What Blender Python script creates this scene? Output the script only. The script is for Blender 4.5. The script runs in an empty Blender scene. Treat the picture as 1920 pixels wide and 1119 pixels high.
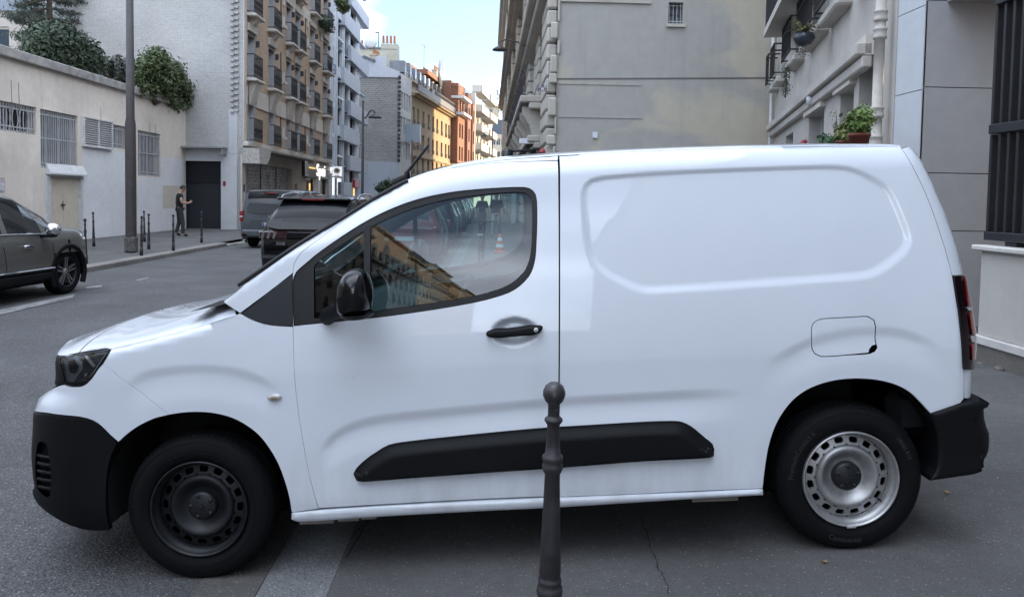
import bpy, bmesh, math, random
import numpy as np
from mathutils import Vector, Matrix, Euler
from mathutils.geometry import delaunay_2d_cdt
R_ = math.radians
random.seed(7); np.random.seed(7)
SC = bpy.context.scene
COL = SC.collection

# ------------------------------------------------------------------ camera
FPX, PPX, PPY = 1430.0, 960.0, 438.0
CAM = np.array([0.0, 0.0, 1.57])
CM = Matrix.Rotation(R_(-1.8), 3, 'Z') @ Matrix.Rotation(R_(90 - 2.7), 3, 'X') @ Matrix.Rotation(R_(1.0), 3, 'Z')
cd = bpy.data.cameras.new('camera'); cam = bpy.data.objects.new('camera', cd); COL.objects.link(cam)
cam.matrix_world = Matrix.Translation(CAM) @ CM.to_4x4()
cd.sensor_width = 36; cd.lens = 36 * FPX / 1920; cd.shift_y = -(559.5 - PPY) / 1920
cd.clip_start = 0.05; cd.clip_end = 3000
SC.camera = cam
CMN = np.array(CM)

# ------------------------------------------------------------------ world, sun, exposure
SUN_AZ, SUN_EL = R_(60), R_(11)      # azimuth clockwise from +Y (down the street)
wd = bpy.data.worlds.new('World'); SC.world = wd; wd.use_nodes = True
wn, wl = wd.node_tree.nodes, wd.node_tree.links
wn.clear()
def WN(t, **k):
    n = wn.new(t)
    for a, b in k.items(): setattr(n, a, b)
    return n
sky = WN('ShaderNodeTexSky', sky_type='NISHITA', sun_disc=False, sun_elevation=SUN_EL, sun_rotation=SUN_AZ,
         air_density=.65, dust_density=.4, ozone_density=1.3, altitude=50)
geo = WN('ShaderNodeTexCoord')
sep = WN('ShaderNodeSeparateXYZ'); wl.new(geo.outputs['Generated'], sep.inputs[0])
mz = WN('ShaderNodeMath', operation='MAXIMUM'); wl.new(sep.outputs['Z'], mz.inputs[0]); mz.inputs[1].default_value = 0.02
mz2 = WN('ShaderNodeMath', operation='ADD'); wl.new(mz.outputs[0], mz2.inputs[0]); mz2.inputs[1].default_value = 0.34
dx = WN('ShaderNodeMath', operation='DIVIDE'); wl.new(sep.outputs['X'], dx.inputs[0]); wl.new(mz2.outputs[0], dx.inputs[1])
dy = WN('ShaderNodeMath', operation='DIVIDE'); wl.new(sep.outputs['Y'], dy.inputs[0]); wl.new(mz2.outputs[0], dy.inputs[1])
cmb = WN('ShaderNodeCombineXYZ'); wl.new(dx.outputs[0], cmb.inputs[0]); wl.new(dy.outputs[0], cmb.inputs[1])
mpn = WN('ShaderNodeMapping'); mpn.inputs['Scale'].default_value = (0.75, 0.95, 1); mpn.inputs['Location'].default_value = (9.6810, 17.1342, 0)
wl.new(cmb.outputs[0], mpn.inputs[0])
nz = WN('ShaderNodeTexNoise'); nz.inputs['Scale'].default_value = 1.0; nz.inputs['Detail'].default_value = 6; nz.inputs['Roughness'].default_value = .5
nz.inputs['Distortion'].default_value = .4
wl.new(mpn.outputs[0], nz.inputs['Vector'])
cr = WN('ShaderNodeMapRange'); cr.inputs[1].default_value = .46; cr.inputs[2].default_value = .68; cr.inputs[3].default_value = 0.06; cr.inputs[4].default_value = 1.0
wl.new(nz.outputs['Fac'], cr.inputs[0])
cloud = WN('ShaderNodeRGB'); CLOUD = cloud
cloud.outputs[0].default_value = (16.9, 18.6, 21.6, 1)
mx = WN('ShaderNodeMixRGB'); wl.new(cr.outputs[0], mx.inputs[0]); wl.new(sky.outputs[0], mx.inputs[1]); wl.new(cloud.outputs[0], mx.inputs[2])
bg = WN('ShaderNodeBackground'); bg.inputs[1].default_value = 0.07; wl.new(mx.outputs[0], bg.inputs[0])
ow = WN('ShaderNodeOutputWorld'); wl.new(bg.outputs[0], ow.inputs[0])
sl = bpy.data.lights.new('sun', 'SUN'); so = bpy.data.objects.new('sun', sl); COL.objects.link(so)
sl.energy = 2.0; sl.angle = R_(.6); sl.color = (1, .70, .36)
sdir = Vector((math.sin(SUN_AZ) * math.cos(SUN_EL), math.cos(SUN_AZ) * math.cos(SUN_EL), math.sin(SUN_EL)))
so.rotation_euler = sdir.to_track_quat('Z', 'Y').to_euler()
SC.view_settings.view_transform = 'Standard'; SC.view_settings.look = 'None'
SC.view_settings.exposure = 2.2; SC.view_settings.gamma = 1; SC.view_settings.use_curve_mapping = False
SC.cycles.max_bounces = 8; SC.cycles.transparent_max_bounces = 16; SC.cycles.caustics_reflective = False
SC.cycles.use_denoising = True; SC.cycles.sample_clamp_indirect = 6

# ------------------------------------------------------------------ helpers
def ray(px, py):
    d = CMN @ np.array([(px - PPX) / FPX, -(py - PPY) / FPX, -1.0]); return d
def at_y(px, py, y): d = ray(px, py); return CAM + d * (y / d[1])
def at_x(px, py, x): d = ray(px, py); return CAM + d * (x / d[0])
def at_z(px, py, z): d = ray(px, py); return CAM + d * ((z - CAM[2]) / d[2])

def tag(o, label=None, cat=None, group=None, kind=None):
    if label: o['label'] = label
    if cat: o['category'] = cat
    if group: o['group'] = group
    if kind: o['kind'] = kind
    return o
def empty(name, loc=(0, 0, 0), rz=0.0, parent=None):
    o = bpy.data.objects.new(name, None); COL.objects.link(o); o.location = loc; o.rotation_euler = (0, 0, rz)
    o.empty_display_size = .1
    if parent: o.parent = parent
    return o
def copy_tree(o, parent=None):
    c = o.copy(); COL.objects.link(c)
    if parent: c.parent = parent
    for ch in list(o.children): copy_tree(ch, c)
    return c
def link(name, me, mat, parent=None):
    o = bpy.data.objects.new(name, me); COL.objects.link(o)
    if mat and not me.materials: me.materials.append(mat)
    if parent: o.parent = parent
    return o

class MB:
    """collects polygons and links them as one mesh object"""
    def __init__(s): s.v = []; s.f = []; s.sm = []
    def add(s, vs, fs, smooth=False):
        b = len(s.v); s.v += [tuple(float(c) for c in p) for p in vs]
        for f in fs: s.f.append(tuple(i + b for i in f)); s.sm.append(smooth)
        return s
    def box(s, x0, x1, y0, y1, z0, z1, M=None, bev=0.0):
        x0, x1 = min(x0, x1), max(x0, x1); y0, y1 = min(y0, y1), max(y0, y1); z0, z1 = min(z0, z1), max(z0, z1)
        b = min(bev, (x1 - x0) * .45, (y1 - y0) * .45, (z1 - z0) * .45)
        if b <= 0:
            vs = [(x, y, z) for x in (x0, x1) for y in (y0, y1) for z in (z0, z1)]
            fs = [(0, 1, 3, 2), (4, 6, 7, 5), (0, 4, 5, 1), (2, 3, 7, 6), (0, 2, 6, 4), (1, 5, 7, 3)]
        else:
            vs = []; idx = {}
            for sx in (0, 1):
                for sy in (0, 1):
                    for sz in (0, 1):
                        c = ((x0, x1)[sx], (y0, y1)[sy], (z0, z1)[sz]); d = (b * (1 - 2 * sx), b * (1 - 2 * sy), b * (1 - 2 * sz))
                        for a in range(3):
                            idx[(sx, sy, sz, a)] = len(vs)
                            vs.append(tuple(c[k] + (0 if k == a else d[k]) for k in range(3)))
            I = lambda sx, sy, sz, a: idx[(sx, sy, sz, a)]
            fs = []
            for sx in (0, 1): fs.append((I(sx, 0, 0, 0), I(sx, 1, 0, 0), I(sx, 1, 1, 0), I(sx, 0, 1, 0)))
            for sy in (0, 1): fs.append((I(0, sy, 0, 1), I(1, sy, 0, 1), I(1, sy, 1, 1), I(0, sy, 1, 1)))
            for sz in (0, 1): fs.append((I(0, 0, sz, 2), I(1, 0, sz, 2), I(1, 1, sz, 2), I(0, 1, sz, 2)))
            for sx in (0, 1):
                for sy in (0, 1): fs.append((I(sx, sy, 0, 0), I(sx, sy, 0, 1), I(sx, sy, 1, 1), I(sx, sy, 1, 0)))
                for sz in (0, 1): fs.append((I(sx, 0, sz, 0), I(sx, 0, sz, 2), I(sx, 1, sz, 2), I(sx, 1, sz, 0)))
            for sy in (0, 1):
                for sz in (0, 1): fs.append((I(0, sy, sz, 1), I(0, sy, sz, 2), I(1, sy, sz, 2), I(1, sy, sz, 1)))
            for sx in (0, 1):
                for sy in (0, 1):
                    for sz in (0, 1): fs.append(tuple(I(sx, sy, sz, a) for a in range(3)))
        if M is not None: vs = [tuple(M @ Vector(p)) for p in vs]
        return s.add(vs, fs)
    def tube(s, pts, r, n=8, cap=True, smooth=True):
        pts = [Vector(p) for p in pts]; rs = r if hasattr(r, '__len__') else [r] * len(pts)
        vs = []; up = None
        for i, p in enumerate(pts):
            t = (pts[min(i + 1, len(pts) - 1)] - pts[max(i - 1, 0)]).normalized()
            if up is None: up = Vector((0, 0, 1)) if abs(t.z) < .9 else Vector((1, 0, 0))
            a = t.cross(up).normalized(); b = a.cross(t).normalized(); up = b
            for k in range(n):
                th = 2 * math.pi * k / n; vs.append(p + a * (rs[i] * math.cos(th)) + b * (rs[i] * math.sin(th)))
        fs = [(i * n + k, i * n + (k + 1) % n, (i + 1) * n + (k + 1) % n, (i + 1) * n + k) for i in range(len(pts) - 1) for k in range(n)]
        s.add(vs, fs, smooth)
        if cap:
            s.add([vs[k] for k in range(n)][::-1], [tuple(range(n))]); s.add(vs[-n:], [tuple(range(n))])
        return s
    def lathe(s, prof, n=24, M=None, smooth=True, ang=None):
        """prof: (radius, height) list turned about local z"""
        vs = []; m = len(prof); full = ang is None; a0, a1 = ang or (0, 2 * math.pi)
        nn = n if full else n + 1
        for k in range(nn):
            th = a0 + (a1 - a0) * k / n
            for (r, h) in prof: vs.append(Vector((r * math.cos(th), r * math.sin(th), h)))
        if M is not None: vs = [M @ p for p in vs]
        fs = []
        for k in range(n):
            k2 = (k + 1) % nn
            for j in range(m - 1):
                if prof[j][0] < 1e-6 and prof[j + 1][0] < 1e-6: continue
                if prof[j][0] < 1e-6: fs.append((k * m + j, k2 * m + j + 1, k * m + j + 1))
                elif prof[j + 1][0] < 1e-6: fs.append((k * m + j, k2 * m + j, k * m + j + 1))
                else: fs.append((k * m + j, k2 * m + j, k2 * m + j + 1, k * m + j + 1))
        return s.add(vs, fs, smooth)
    def prism(s, poly, d0, d1, M):
        """poly in local xy, extruded along local z from d0 to d1, then mapped by M"""
        n = len(poly)
        vs = [M @ Vector((p[0], p[1], d0)) for p in poly] + [M @ Vector((p[0], p[1], d1)) for p in poly]
        fs = [tuple(range(n))[::-1], tuple(range(n, 2 * n))] + [(i, (i + 1) % n, n + (i + 1) % n, n + i) for i in range(n)]
        return s.add(vs, fs)
    def mesh(s, name):
        me = bpy.data.meshes.new(name); me.from_pydata(s.v, [], s.f)
        me.polygons.foreach_set('use_smooth', s.sm); me.update()
        bm = bmesh.new(); bm.from_mesh(me); bmesh.ops.recalc_face_normals(bm, faces=bm.faces); bm.to_mesh(me); bm.free()
        return me
    def build(s, name, mat, parent=None, split=None):
        me = s.mesh(name); o = link(name, me, mat, parent)
        if split is not None:
            try: me.set_sharp_from_angle(angle=R_(split))
            except Exception: pass
        return o

# ------------------------------------------------------------------ materials
MATS = {}
def rgb(c): return (c[0], c[1], c[2], 1)
class NT:
    def __init__(s, name):
        s.m = bpy.data.materials.new(name); s.m.use_nodes = True; s.n = s.m.node_tree.nodes; s.l = s.m.node_tree.links
        s.b = s.n['Principled BSDF']; s.out = s.n['Material Output']
    def N(s, t, **k):
        n = s.n.new(t)
        for a, b in k.items():
            if a.startswith('i_'):
                key = a[2:]; n.inputs[int(key) if key.isdigit() else key].default_value = b
            else: setattr(n, a, b)
        return n
    def L(s, a, b): s.l.new(a, b)
    def coord(s, axes='xyz'):
        tc = s.N('ShaderNodeTexCoord')
        if axes == 'xyz': return tc.outputs['Object']
        sp = s.N('ShaderNodeSeparateXYZ'); s.L(tc.outputs['Object'], sp.inputs[0]); c = s.N('ShaderNodeCombineXYZ')
        for i, a in enumerate(axes): s.L(sp.outputs['XYZ'.index(a.upper())], c.inputs[i])
        return c.outputs[0]
    def noise(s, vec, scale, detail=6, rough=.6, dist=0):
        n = s.N('ShaderNodeTexNoise', i_Scale=scale, i_Detail=detail, i_Roughness=rough, i_Distortion=dist); s.L(vec, n.inputs['Vector']); return n.outputs['Fac']
    def ramp(s, fac, stops):
        r = s.N('ShaderNodeValToRGB'); e = r.color_ramp.elements
        while len(e) < len(stops): e.new(.5)
        for i, (p, c) in enumerate(stops): e[i].position = p; e[i].color = rgb(c) if hasattr(c, '__len__') else (c, c, c, 1)
        s.L(fac, r.inputs[0]); return r.outputs[0]
    def mix(s, fac, a, b, mode='MIX'):
        m = s.N('ShaderNodeMixRGB', blend_type=mode)
        for i, x in ((0, fac), (1, a), (2, b)):
            if isinstance(x, (int, float)): m.inputs[i].default_value = x if i == 0 else (x, x, x, 1)
            elif isinstance(x, tuple): m.inputs[i].default_value = rgb(x)
            else: s.L(x, m.inputs[i])
        return m.outputs[0]
    def math(s, op, a, b=0.0):
        m = s.N('ShaderNodeMath', operation=op)
        for i, x in ((0, a), (1, b)):
            if isinstance(x, (int, float)): m.inputs[i].default_value = x
            else: s.L(x, m.inputs[i])
        return m.outputs[0]
    def bump(s, h, strength=.3, dist=.01):
        b = s.N('ShaderNodeBump', i_Strength=strength, i_Distance=dist); s.L(h, b.inputs['Height']); s.L(b.outputs[0], s.b.inputs['Normal']); return b
def setp(b, **k):
    for a, v in k.items(): b.inputs[a.replace('_', ' ')].default_value = v

def plain(name, col, rough=.6, metal=0.0, var=.12, scale=6, bump=0.0, bscale=60, coat=0.0, spec=.5, dirt=0.0, detail=6):
    """base colour with soft noise variation, optional bump and grime"""
    if name in MATS: return MATS[name]
    t = NT(name); v = t.coord()
    n = t.noise(v, scale, detail); f = t.ramp(n, [(.3, 1 - var), (.7, 1 + var)])
    c = t.mix(1.0, tuple(col), f, 'MULTIPLY')
    if dirt:
        g = t.noise(v, scale * .35, 8, .7, .6); gg = t.ramp(g, [(.5, 0.0), (.75, 1.0)])
        gm = t.math('MULTIPLY', gg, dirt); c = t.mix(gm, c, tuple(x * .35 for x in col))
    t.L(c, t.b.inputs['Base Color'])
    rr = t.ramp(n, [(.3, max(0, rough - .06)), (.7, min(1, rough + .06))]); t.L(rr, t.b.inputs['Roughness'])
    setp(t.b, Metallic=metal); t.b.inputs['Coat Weight'].default_value = coat; t.b.inputs['Coat Roughness'].default_value = .03
    t.b.inputs['Specular IOR Level'].default_value = spec
    if bump: t.bump(t.noise(v, bscale, 4), bump, .01)
    MATS[name] = t.m; return t.m
def paint(name, col, metal=0.0, rough=.35, grime=0.0):
    if name in MATS: return MATS[name]
    t = NT(name); v = t.coord()
    n = t.noise(v, 1.7, 5, .6); f = t.ramp(n, [(.3, .975), (.7, 1.02)])
    c = t.mix(1.0, tuple(col), f, 'MULTIPLY')
    if grime:
        sp = t.N('ShaderNodeSeparateXYZ'); t.L(v, sp.inputs[0]); mr = t.N('ShaderNodeMapRange'); t.L(sp.outputs[2], mr.inputs[0])
        for i_, x_ in ((1, .62), (2, .22), (3, 0.0), (4, 1.0)): mr.inputs[i_].default_value = x_
        mp = t.N('ShaderNodeMapping'); mp.inputs['Scale'].default_value = (5, 5, 1.2); t.L(v, mp.inputs[0]); gn = t.noise(mp.outputs[0], 1.6, 8, .7); sc = t.noise(v, 38, 3, .7)
        c = t.mix(t.math('MULTIPLY', t.math('MULTIPLY', mr.outputs[0], t.ramp(gn, [(.35, 0.0), (.75, 1.0)])), grime), c, (.30, .28, .25))
        c = t.mix(t.math('MULTIPLY', t.ramp(sc, [(.70, 0.0), (.76, 1.0)]), grime * .5), c, (.38, .37, .35))
    t.L(c, t.b.inputs['Base Color'])
    setp(t.b, Metallic=metal, Roughness=rough); t.b.inputs['Coat Weight'].default_value = 1; 
    g = t.noise(v, 7, 6, .65); t.L(t.ramp(g, [(.35, .0), (.8, .05)]), t.b.inputs['Coat Roughness'])
    t.bump(t.noise(v, 2.2, 2, .5), .10, .01)
    MATS[name] = t.m; return t.m
def glass(name, tint=(.72, .82, .82), gloss=1.5, dark=0.0):
    """thin pane: fresnel mirror over a tinted see-through sheet"""
    if name in MATS: return MATS[name]
    t = NT(name); t.n.remove(t.b)
    fr = t.N('ShaderNodeFresnel', i_IOR=1.5); gl = t.N('ShaderNodeBsdfGlossy', i_Roughness=.0)
    gl.inputs['Color'].default_value = (1, 1, 1, 1)
    tr = t.N('ShaderNodeBsdfTransparent'); tr.inputs['Color'].default_value = rgb(tint)
    base = tr.outputs[0]
    if dark:
        df = t.N('ShaderNodeBsdfDiffuse'); df.inputs['Color'].default_value = (.012, .014, .016, 1)
        m0 = t.N('ShaderNodeMixShader', i_0=dark); t.L(base, m0.inputs[1]); t.L(df.outputs[0], m0.inputs[2]); base = m0.outputs[0]
    fac = t.math('MINIMUM', t.math('MULTIPLY', fr.outputs[0], gloss), 1.0)
    m = t.N('ShaderNodeMixShader'); t.L(fac, m.inputs[0]); t.L(base, m.inputs[1]); t.L(gl.outputs[0], m.inputs[2])
    t.L(m.outputs[0], t.out.inputs['Surface'])
    MATS[name] = t.m; return t.m
def emit(name, col, strength):
    if name in MATS: return MATS[name]
    t = NT(name); setp(t.b, Emission_Strength=strength); t.b.inputs['Emission Color'].default_value = rgb(col); t.b.inputs['Base Color'].default_value = rgb(col)
    MATS[name] = t.m; return t.m

def text_mesh(txt, size, align='CENTER', depth=0.0):
    cu = bpy.data.curves.new('lettering', 'FONT'); cu.body = txt; cu.size = size; cu.align_x = align; cu.align_y = 'CENTER'; cu.extrude = depth
    ob = bpy.data.objects.new('lettering', cu); COL.objects.link(ob)
    dg = bpy.context.evaluated_depsgraph_get(); me = bpy.data.meshes.new_from_object(ob.evaluated_get(dg))
    bpy.data.objects.remove(ob); bpy.data.curves.remove(cu); me.name = 'lettering'; return me
def text(name, txt, size, M, mat, parent=None, depth=0.002, sx=1.0):
    me = text_mesh(txt, size, depth=depth); me.materials.clear()
    if sx != 1.0:
        for v in me.vertices: v.co.x *= sx
    me.transform(M); return link(name, me, mat, parent)
# ================================================================== ground
def asphalt(name, col, grain, speck, bump, sc=220, stain=.25):
    if name in MATS: return MATS[name]
    t = NT(name); v = t.coord()
    n1 = t.noise(v, sc, 3, .7); n2 = t.noise(v, .9, 8, .65, .4); n3 = t.noise(v, 14, 5, .6)
    vo = t.N('ShaderNodeTexVoronoi', i_Scale=sc * .55); t.L(v, vo.inputs['Vector'])
    f = t.ramp(n1, [(.35, 1 - grain), (.65, 1 + grain)])
    c = t.mix(1.0, tuple(col), f, 'MULTIPLY')
    c = t.mix(1.0, c, t.ramp(n2, [(.3, 1 - stain), (.7, 1 + stain)]), 'MULTIPLY')
    c = t.mix(1.0, c, t.ramp(n3, [(.3, .9), (.7, 1.1)]), 'MULTIPLY')
    sp = t.N('ShaderNodeSeparateXYZ'); t.L(vo.outputs['Color'], sp.inputs[0])
    m = t.ramp(sp.outputs[0], [(speck, 0.0), (min(1, speck + .02), 1.0)])
    near = t.ramp(vo.outputs['Distance'], [(.25, 1.0), (.45, 0.0)])
    c = t.mix(t.math('MULTIPLY', t.math('MULTIPLY', m, near), .55), c, (.33, .32, .30))
    t.L(c, t.b.inputs['Base Color']); setp(t.b, Roughness=.85)
    h = t.math('ADD', n1, t.math('MULTIPLY', vo.outputs['Distance'], .8)); t.bump(h, bump, .006)
    MATS[name] = t.m; return t.m
road_m = asphalt('road_asphalt', (.075, .075, .077), .75, .84, 1.0, 120)
pave_m = asphalt('pavement_asphalt', (.084, .082, .081), .35, .93, .5, 170)
gut_m = asphalt('gutter_asphalt', (.085, .081, .077), .4, .92, .5, 160)
kerb_m = asphalt('kerb_granite', (.14, .145, .147), .5, .88, .45, 130)
ZR = -.09
def pz(x): return -.055 + .0605 * (min(x, 2.4) + .63) + .02 * max(0, x - 2.4)
def sheet(name, xs, ys, zf, mat):
    mb = MB(); n = len(ys)
    mb.add([(x, y, zf(x, y)) for x in xs for y in ys], [(i * n + j, (i + 1) * n + j, (i + 1) * n + j + 1, i * n + j + 1) for i in range(len(xs) - 1) for j in range(n - 1)], True)
    return tag(mb.build(name, mat), kind='structure')
sheet('ground', [-900, -300, 300, 900], [-300, 0, 300, 1500], lambda x, y: -.14, road_m)
sheet('road', list(np.linspace(-14, -1.2, 9)), [-80, -20, 0, 20, 60, 140], lambda x, y: ZR + .006 * math.sin(max(0, min(1, (x + 8.2) / 7)) * math.pi), road_m)
sheet('gutter', [-1.2, -1.05, -.935], [-80, 0, 6, 20, 60, 92], lambda x, y: ZR + .004 + .02 * (x + 1.2), gut_m)
sheet('pavement', [-.63, 0, .8, 1.6, 2.4, 3.4, 4.6, 12], [-80, -10, 0, 6, 12, 24, 50, 92], lambda x, y: pz(x), pave_m)
# kerb stones
kb = empty('kerb', (0, 0, 0)); kb['kind'] = 'structure'
y = -8.0; me = None
while y < 30:
    L = 1.0; random.seed(int(y * 10)); 
    if y < 8:
        yy = y + (.37 if False else 0)
    mb = MB(); dz = random.uniform(-.004, .004)
    x0, x1 = -.93, -.632
    vs = [(x0, y + .006, ZR - .1), (x1, y + .006, ZR - .1), (x1, y + L - .006, ZR - .1), (x0, y + L - .006, ZR - .1),
          (x0, y + .006, -.078 + dz), (x1, y + .006, -.056 + dz), (x1, y + L - .006, -.056 + dz), (x0, y + L - .006, -.078 + dz)]
    mb.add(vs, [(0, 1, 5, 4), (1, 2, 6, 5), (2, 3, 7, 6), (3, 0, 4, 7), (4, 5, 6, 7)])
    mb.build('kerb_stone', kerb_m, kb); y += L
# ================================================================== the white van
PF, PRr = np.array([-1.2, 3.23, -.075]), np.array([1.58, 3.16, .08])
Uv = (PRr - PF) / np.linalg.norm(PRr - PF)
Vv = np.array([-Uv[1], Uv[0], 0]); Vv /= np.linalg.norm(Vv)
Wv = np.cross(Uv, Vv)
VO = (PF + PRr) / 2
VM = np.stack([Uv, Vv, Wv], axis=1)
VW = 1.80                                    # body width
CL = VM.T @ (CAM - VO)                       # camera in van coordinates
def vray(px, py): return VM.T @ ray(px, py)
def on_v(px, py, v):                          # van (u, w) where the ray meets the plane at depth v
    d = vray(px, py); k = (v - CL[1]) / d[1]; p = CL + d * k; return p[0], p[2]
def tab(pts, v, key=0):
    q = sorted([on_v(a, b, v) for a, b in pts], key=lambda t: t[key]); return np.array(q)
roof_tab = tab([(418, 566), (440, 549), (460, 531), (480, 518), (520, 489), (560, 461), (600, 434), (640, 409), (700, 371), (740, 348), (770, 333), (800, 322), (835, 313), (870, 306), (910, 300), (950, 295), (1045, 288),
                (1120, 284), (1200, 280), (1300, 276), (1400, 273), (1550, 270), (1690, 270)], .13)
hood_tab = tab([(100, 668), (150, 660), (208, 651), (270, 637), (330, 622), (390, 606), (430, 592), (449, 586)], .06)
nose_tab = tab([(75, 945), (62, 920), (60, 850), (64, 770), (72, 748), (96, 725), (101, 700), (105, 665), (128, 645), (150, 628)], .2, 1)
tail_tab = tab([(1702, 272), (1722, 292), (1750, 345), (1775, 405), (1795, 465), (1806, 515), (1818, 575), (1826, 625), (1825, 660), (1823, 700), (1821, 745), (1821, 800)], .10, 1)
U_COWL = hood_tab[-1][0]
def top_w(u):
    hd = np.interp(u, hood_tab[:, 0], hood_tab[:, 1]); rf = np.interp(u, roof_tab[:, 0], roof_tab[:, 1])
    return np.where(u < roof_tab[0][0], hd, np.maximum(rf, np.where(u < U_COWL, hd, 0)))
def sstep(a, b, x): t = np.clip((x - a) / (b - a), 0, 1); return t * t * (3 - 2 * t)
def side_v(u, w):
    v = -.02 + .05 * np.clip((.34 - w) / .2, 0, 2) ** 2
    h = np.clip(w - .86, 0, 2)
    return v + .03 * h + .125 * h ** 1.7
NOSE_U = -1.72
def F0(u, w):
    u = np.asarray(u, float); w = np.asarray(w, float)
    v = side_v(u, w)
    # rounding into the roof / bonnet
    k = sstep(-1.0, -.72, u); r = .035 + .075 * k; r2 = .03 + .055 * k
    t = np.clip((w - (top_w(u) - r)) / r, 0, .985); v = v + r2 * (1 - np.sqrt(1 - t * t))
    # nose, in plan
    us = np.interp(w, nose_tab[:, 1], nose_tab[:, 0]); ut = NOSE_U - (NOSE_U - us) / .93
    t = np.clip((NOSE_U - u) / (NOSE_U - ut), 0, .985); v = v + .85 * (1 - (1 - t ** 3.2) ** (1 / 2.6))
    # tail
    ue = np.interp(w, tail_tab[:, 1], tail_tab[:, 0]); A = .13
    t = np.clip((u - (ue - A)) / A, 0, .985); v = v + .12 * (1 - np.sqrt(1 - t * t))
    return v

GUARD = True
def F0h(u, w):
    v = F0(u, w); us = np.interp(w, nose_tab[:, 1], nose_tab[:, 0]); ut = NOSE_U - (NOSE_U - us) / .93; ue = np.interp(w, tail_tab[:, 1], tail_tab[:, 0])
    return v + (9.0 * (u < ut) + 9.0 * (u > ue) + 9.0 * (w > top_w(u) + .004) if GUARD else 0)
def fit_silhouette(px, tabname, v0):
    """slide the end of the body until the traced sight line just grazes it"""
    global nose_tab, tail_tab
    out = []
    for a, b in px:
        d = vray(a, b); k = (np.linspace(-.05, .42, 300) - CL[1]) / d[1]; u = CL[0] + d[0] * k; w = CL[2] + d[2] * k; v = np.linspace(-.05, .42, 300)
        wm = float(np.interp(v0, v, w)); um = float(np.interp(v0, v, u)); lo, hi = um - .25, um + .25
        for _ in range(30):
            mid = (lo + hi) / 2
            if tabname == 'nose': nose_tab = np.array([[mid, -9.0], [mid, 9.0]])
            else: tail_tab = np.array([[mid, -9.0], [mid, 9.0]])
            g = np.max(v - F0h(u, w))
            if tabname == 'nose': lo, hi = (mid, hi) if g > 0 else (lo, mid)   # hit: body reaches too far, shorten (towards +u)
            else: lo, hi = (lo, mid) if g > 0 else (mid, hi)
        out.append((mid, wm))
    out.sort(key=lambda t: t[1])
    if tabname == 'nose': nose_tab = np.array(out)
    else: tail_tab = np.array(out)
NOSE_PX = [(75, 945), (62, 920), (60, 850), (64, 770), (72, 748), (96, 725), (101, 700), (105, 665), (128, 645), (150, 628)]
TAIL_PX = [(1702, 272), (1722, 292), (1750, 345), (1775, 405), (1795, 465), (1806, 515), (1818, 575), (1826, 625), (1825, 660), (1823, 700), (1821, 745), (1821, 800)]
fit_silhouette(NOSE_PX, 'nose', .18); fit_silhouette(TAIL_PX, 'tail', .08)
print('nose', nose_tab.round(3).tolist()); print('tail', tail_tab.round(3).tolist())
FIELDS = []
def F(u, w):
    v = F0(u, w)
    for f in FIELDS: v = v + f(np.asarray(u, float), np.asarray(w, float))
    return v
VS = np.linspace(-.42, .50, 520)
def hit(px, py, off=0.0):
    """where the sight line through a traced point meets the body side"""
    d = vray(px, py); k = (VS - CL[1]) / d[1]
    u = CL[0] + d[0] * k; w = CL[2] + d[2] * k
    f = VS - (F0h(u, w) + off)
    s = np.where((f[:-1] < 0) & (f[1:] >= 0))[0]
    if len(s):
        i = s[0]; a = f[i] / (f[i] - f[i + 1]); return np.array([u[i] + a * (u[i + 1] - u[i]), w[i] + a * (w[i + 1] - w[i])])
    i = int(np.argmax(f)); return np.array([u[i], w[i]])
def spline(pts, closed=True, step=.03, corner=32):
    """Catmull-Rom through the points, sharp corners kept"""
    P = np.array(pts, float); n = len(P); out = []
    def isc(i):
        if not closed and i in (0, n - 1): return True
        a = P[i] - P[i - 1]; b = P[(i + 1) % n] - P[i]
        c = np.dot(a, b) / (np.linalg.norm(a) * np.linalg.norm(b) + 1e-12); return math.degrees(math.acos(max(-1, min(1, c)))) > corner
    C = [isc(i) for i in range(n)]
    for i in range(n if closed else n - 1):
        p1, p2 = P[i], P[(i + 1) % n]; L = np.linalg.norm(p2 - p1)
        if L < 1e-6: continue
        p0 = P[i - 1] if not C[i] else p1 - (p2 - p1); p3 = P[(i + 2) % n] if not C[(i + 1) % n] else p2 + (p2 - p1)
        m1 = (p2 - p0) / (np.linalg.norm(p1 - p0) + L) * L; m2 = (p3 - p1) / (np.linalg.norm(p3 - p2) + L) * L
        k = max(1, int(math.ceil(L / step)))
        for j in range(k):
            t = j / k
            out.append((2 * t ** 3 - 3 * t * t + 1) * p1 + (t ** 3 - 2 * t * t + t) * m1 + (-2 * t ** 3 + 3 * t * t) * p2 + (t ** 3 - t * t) * m2)
    if not closed: out.append(P[-1])
    return np.array(out)
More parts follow.
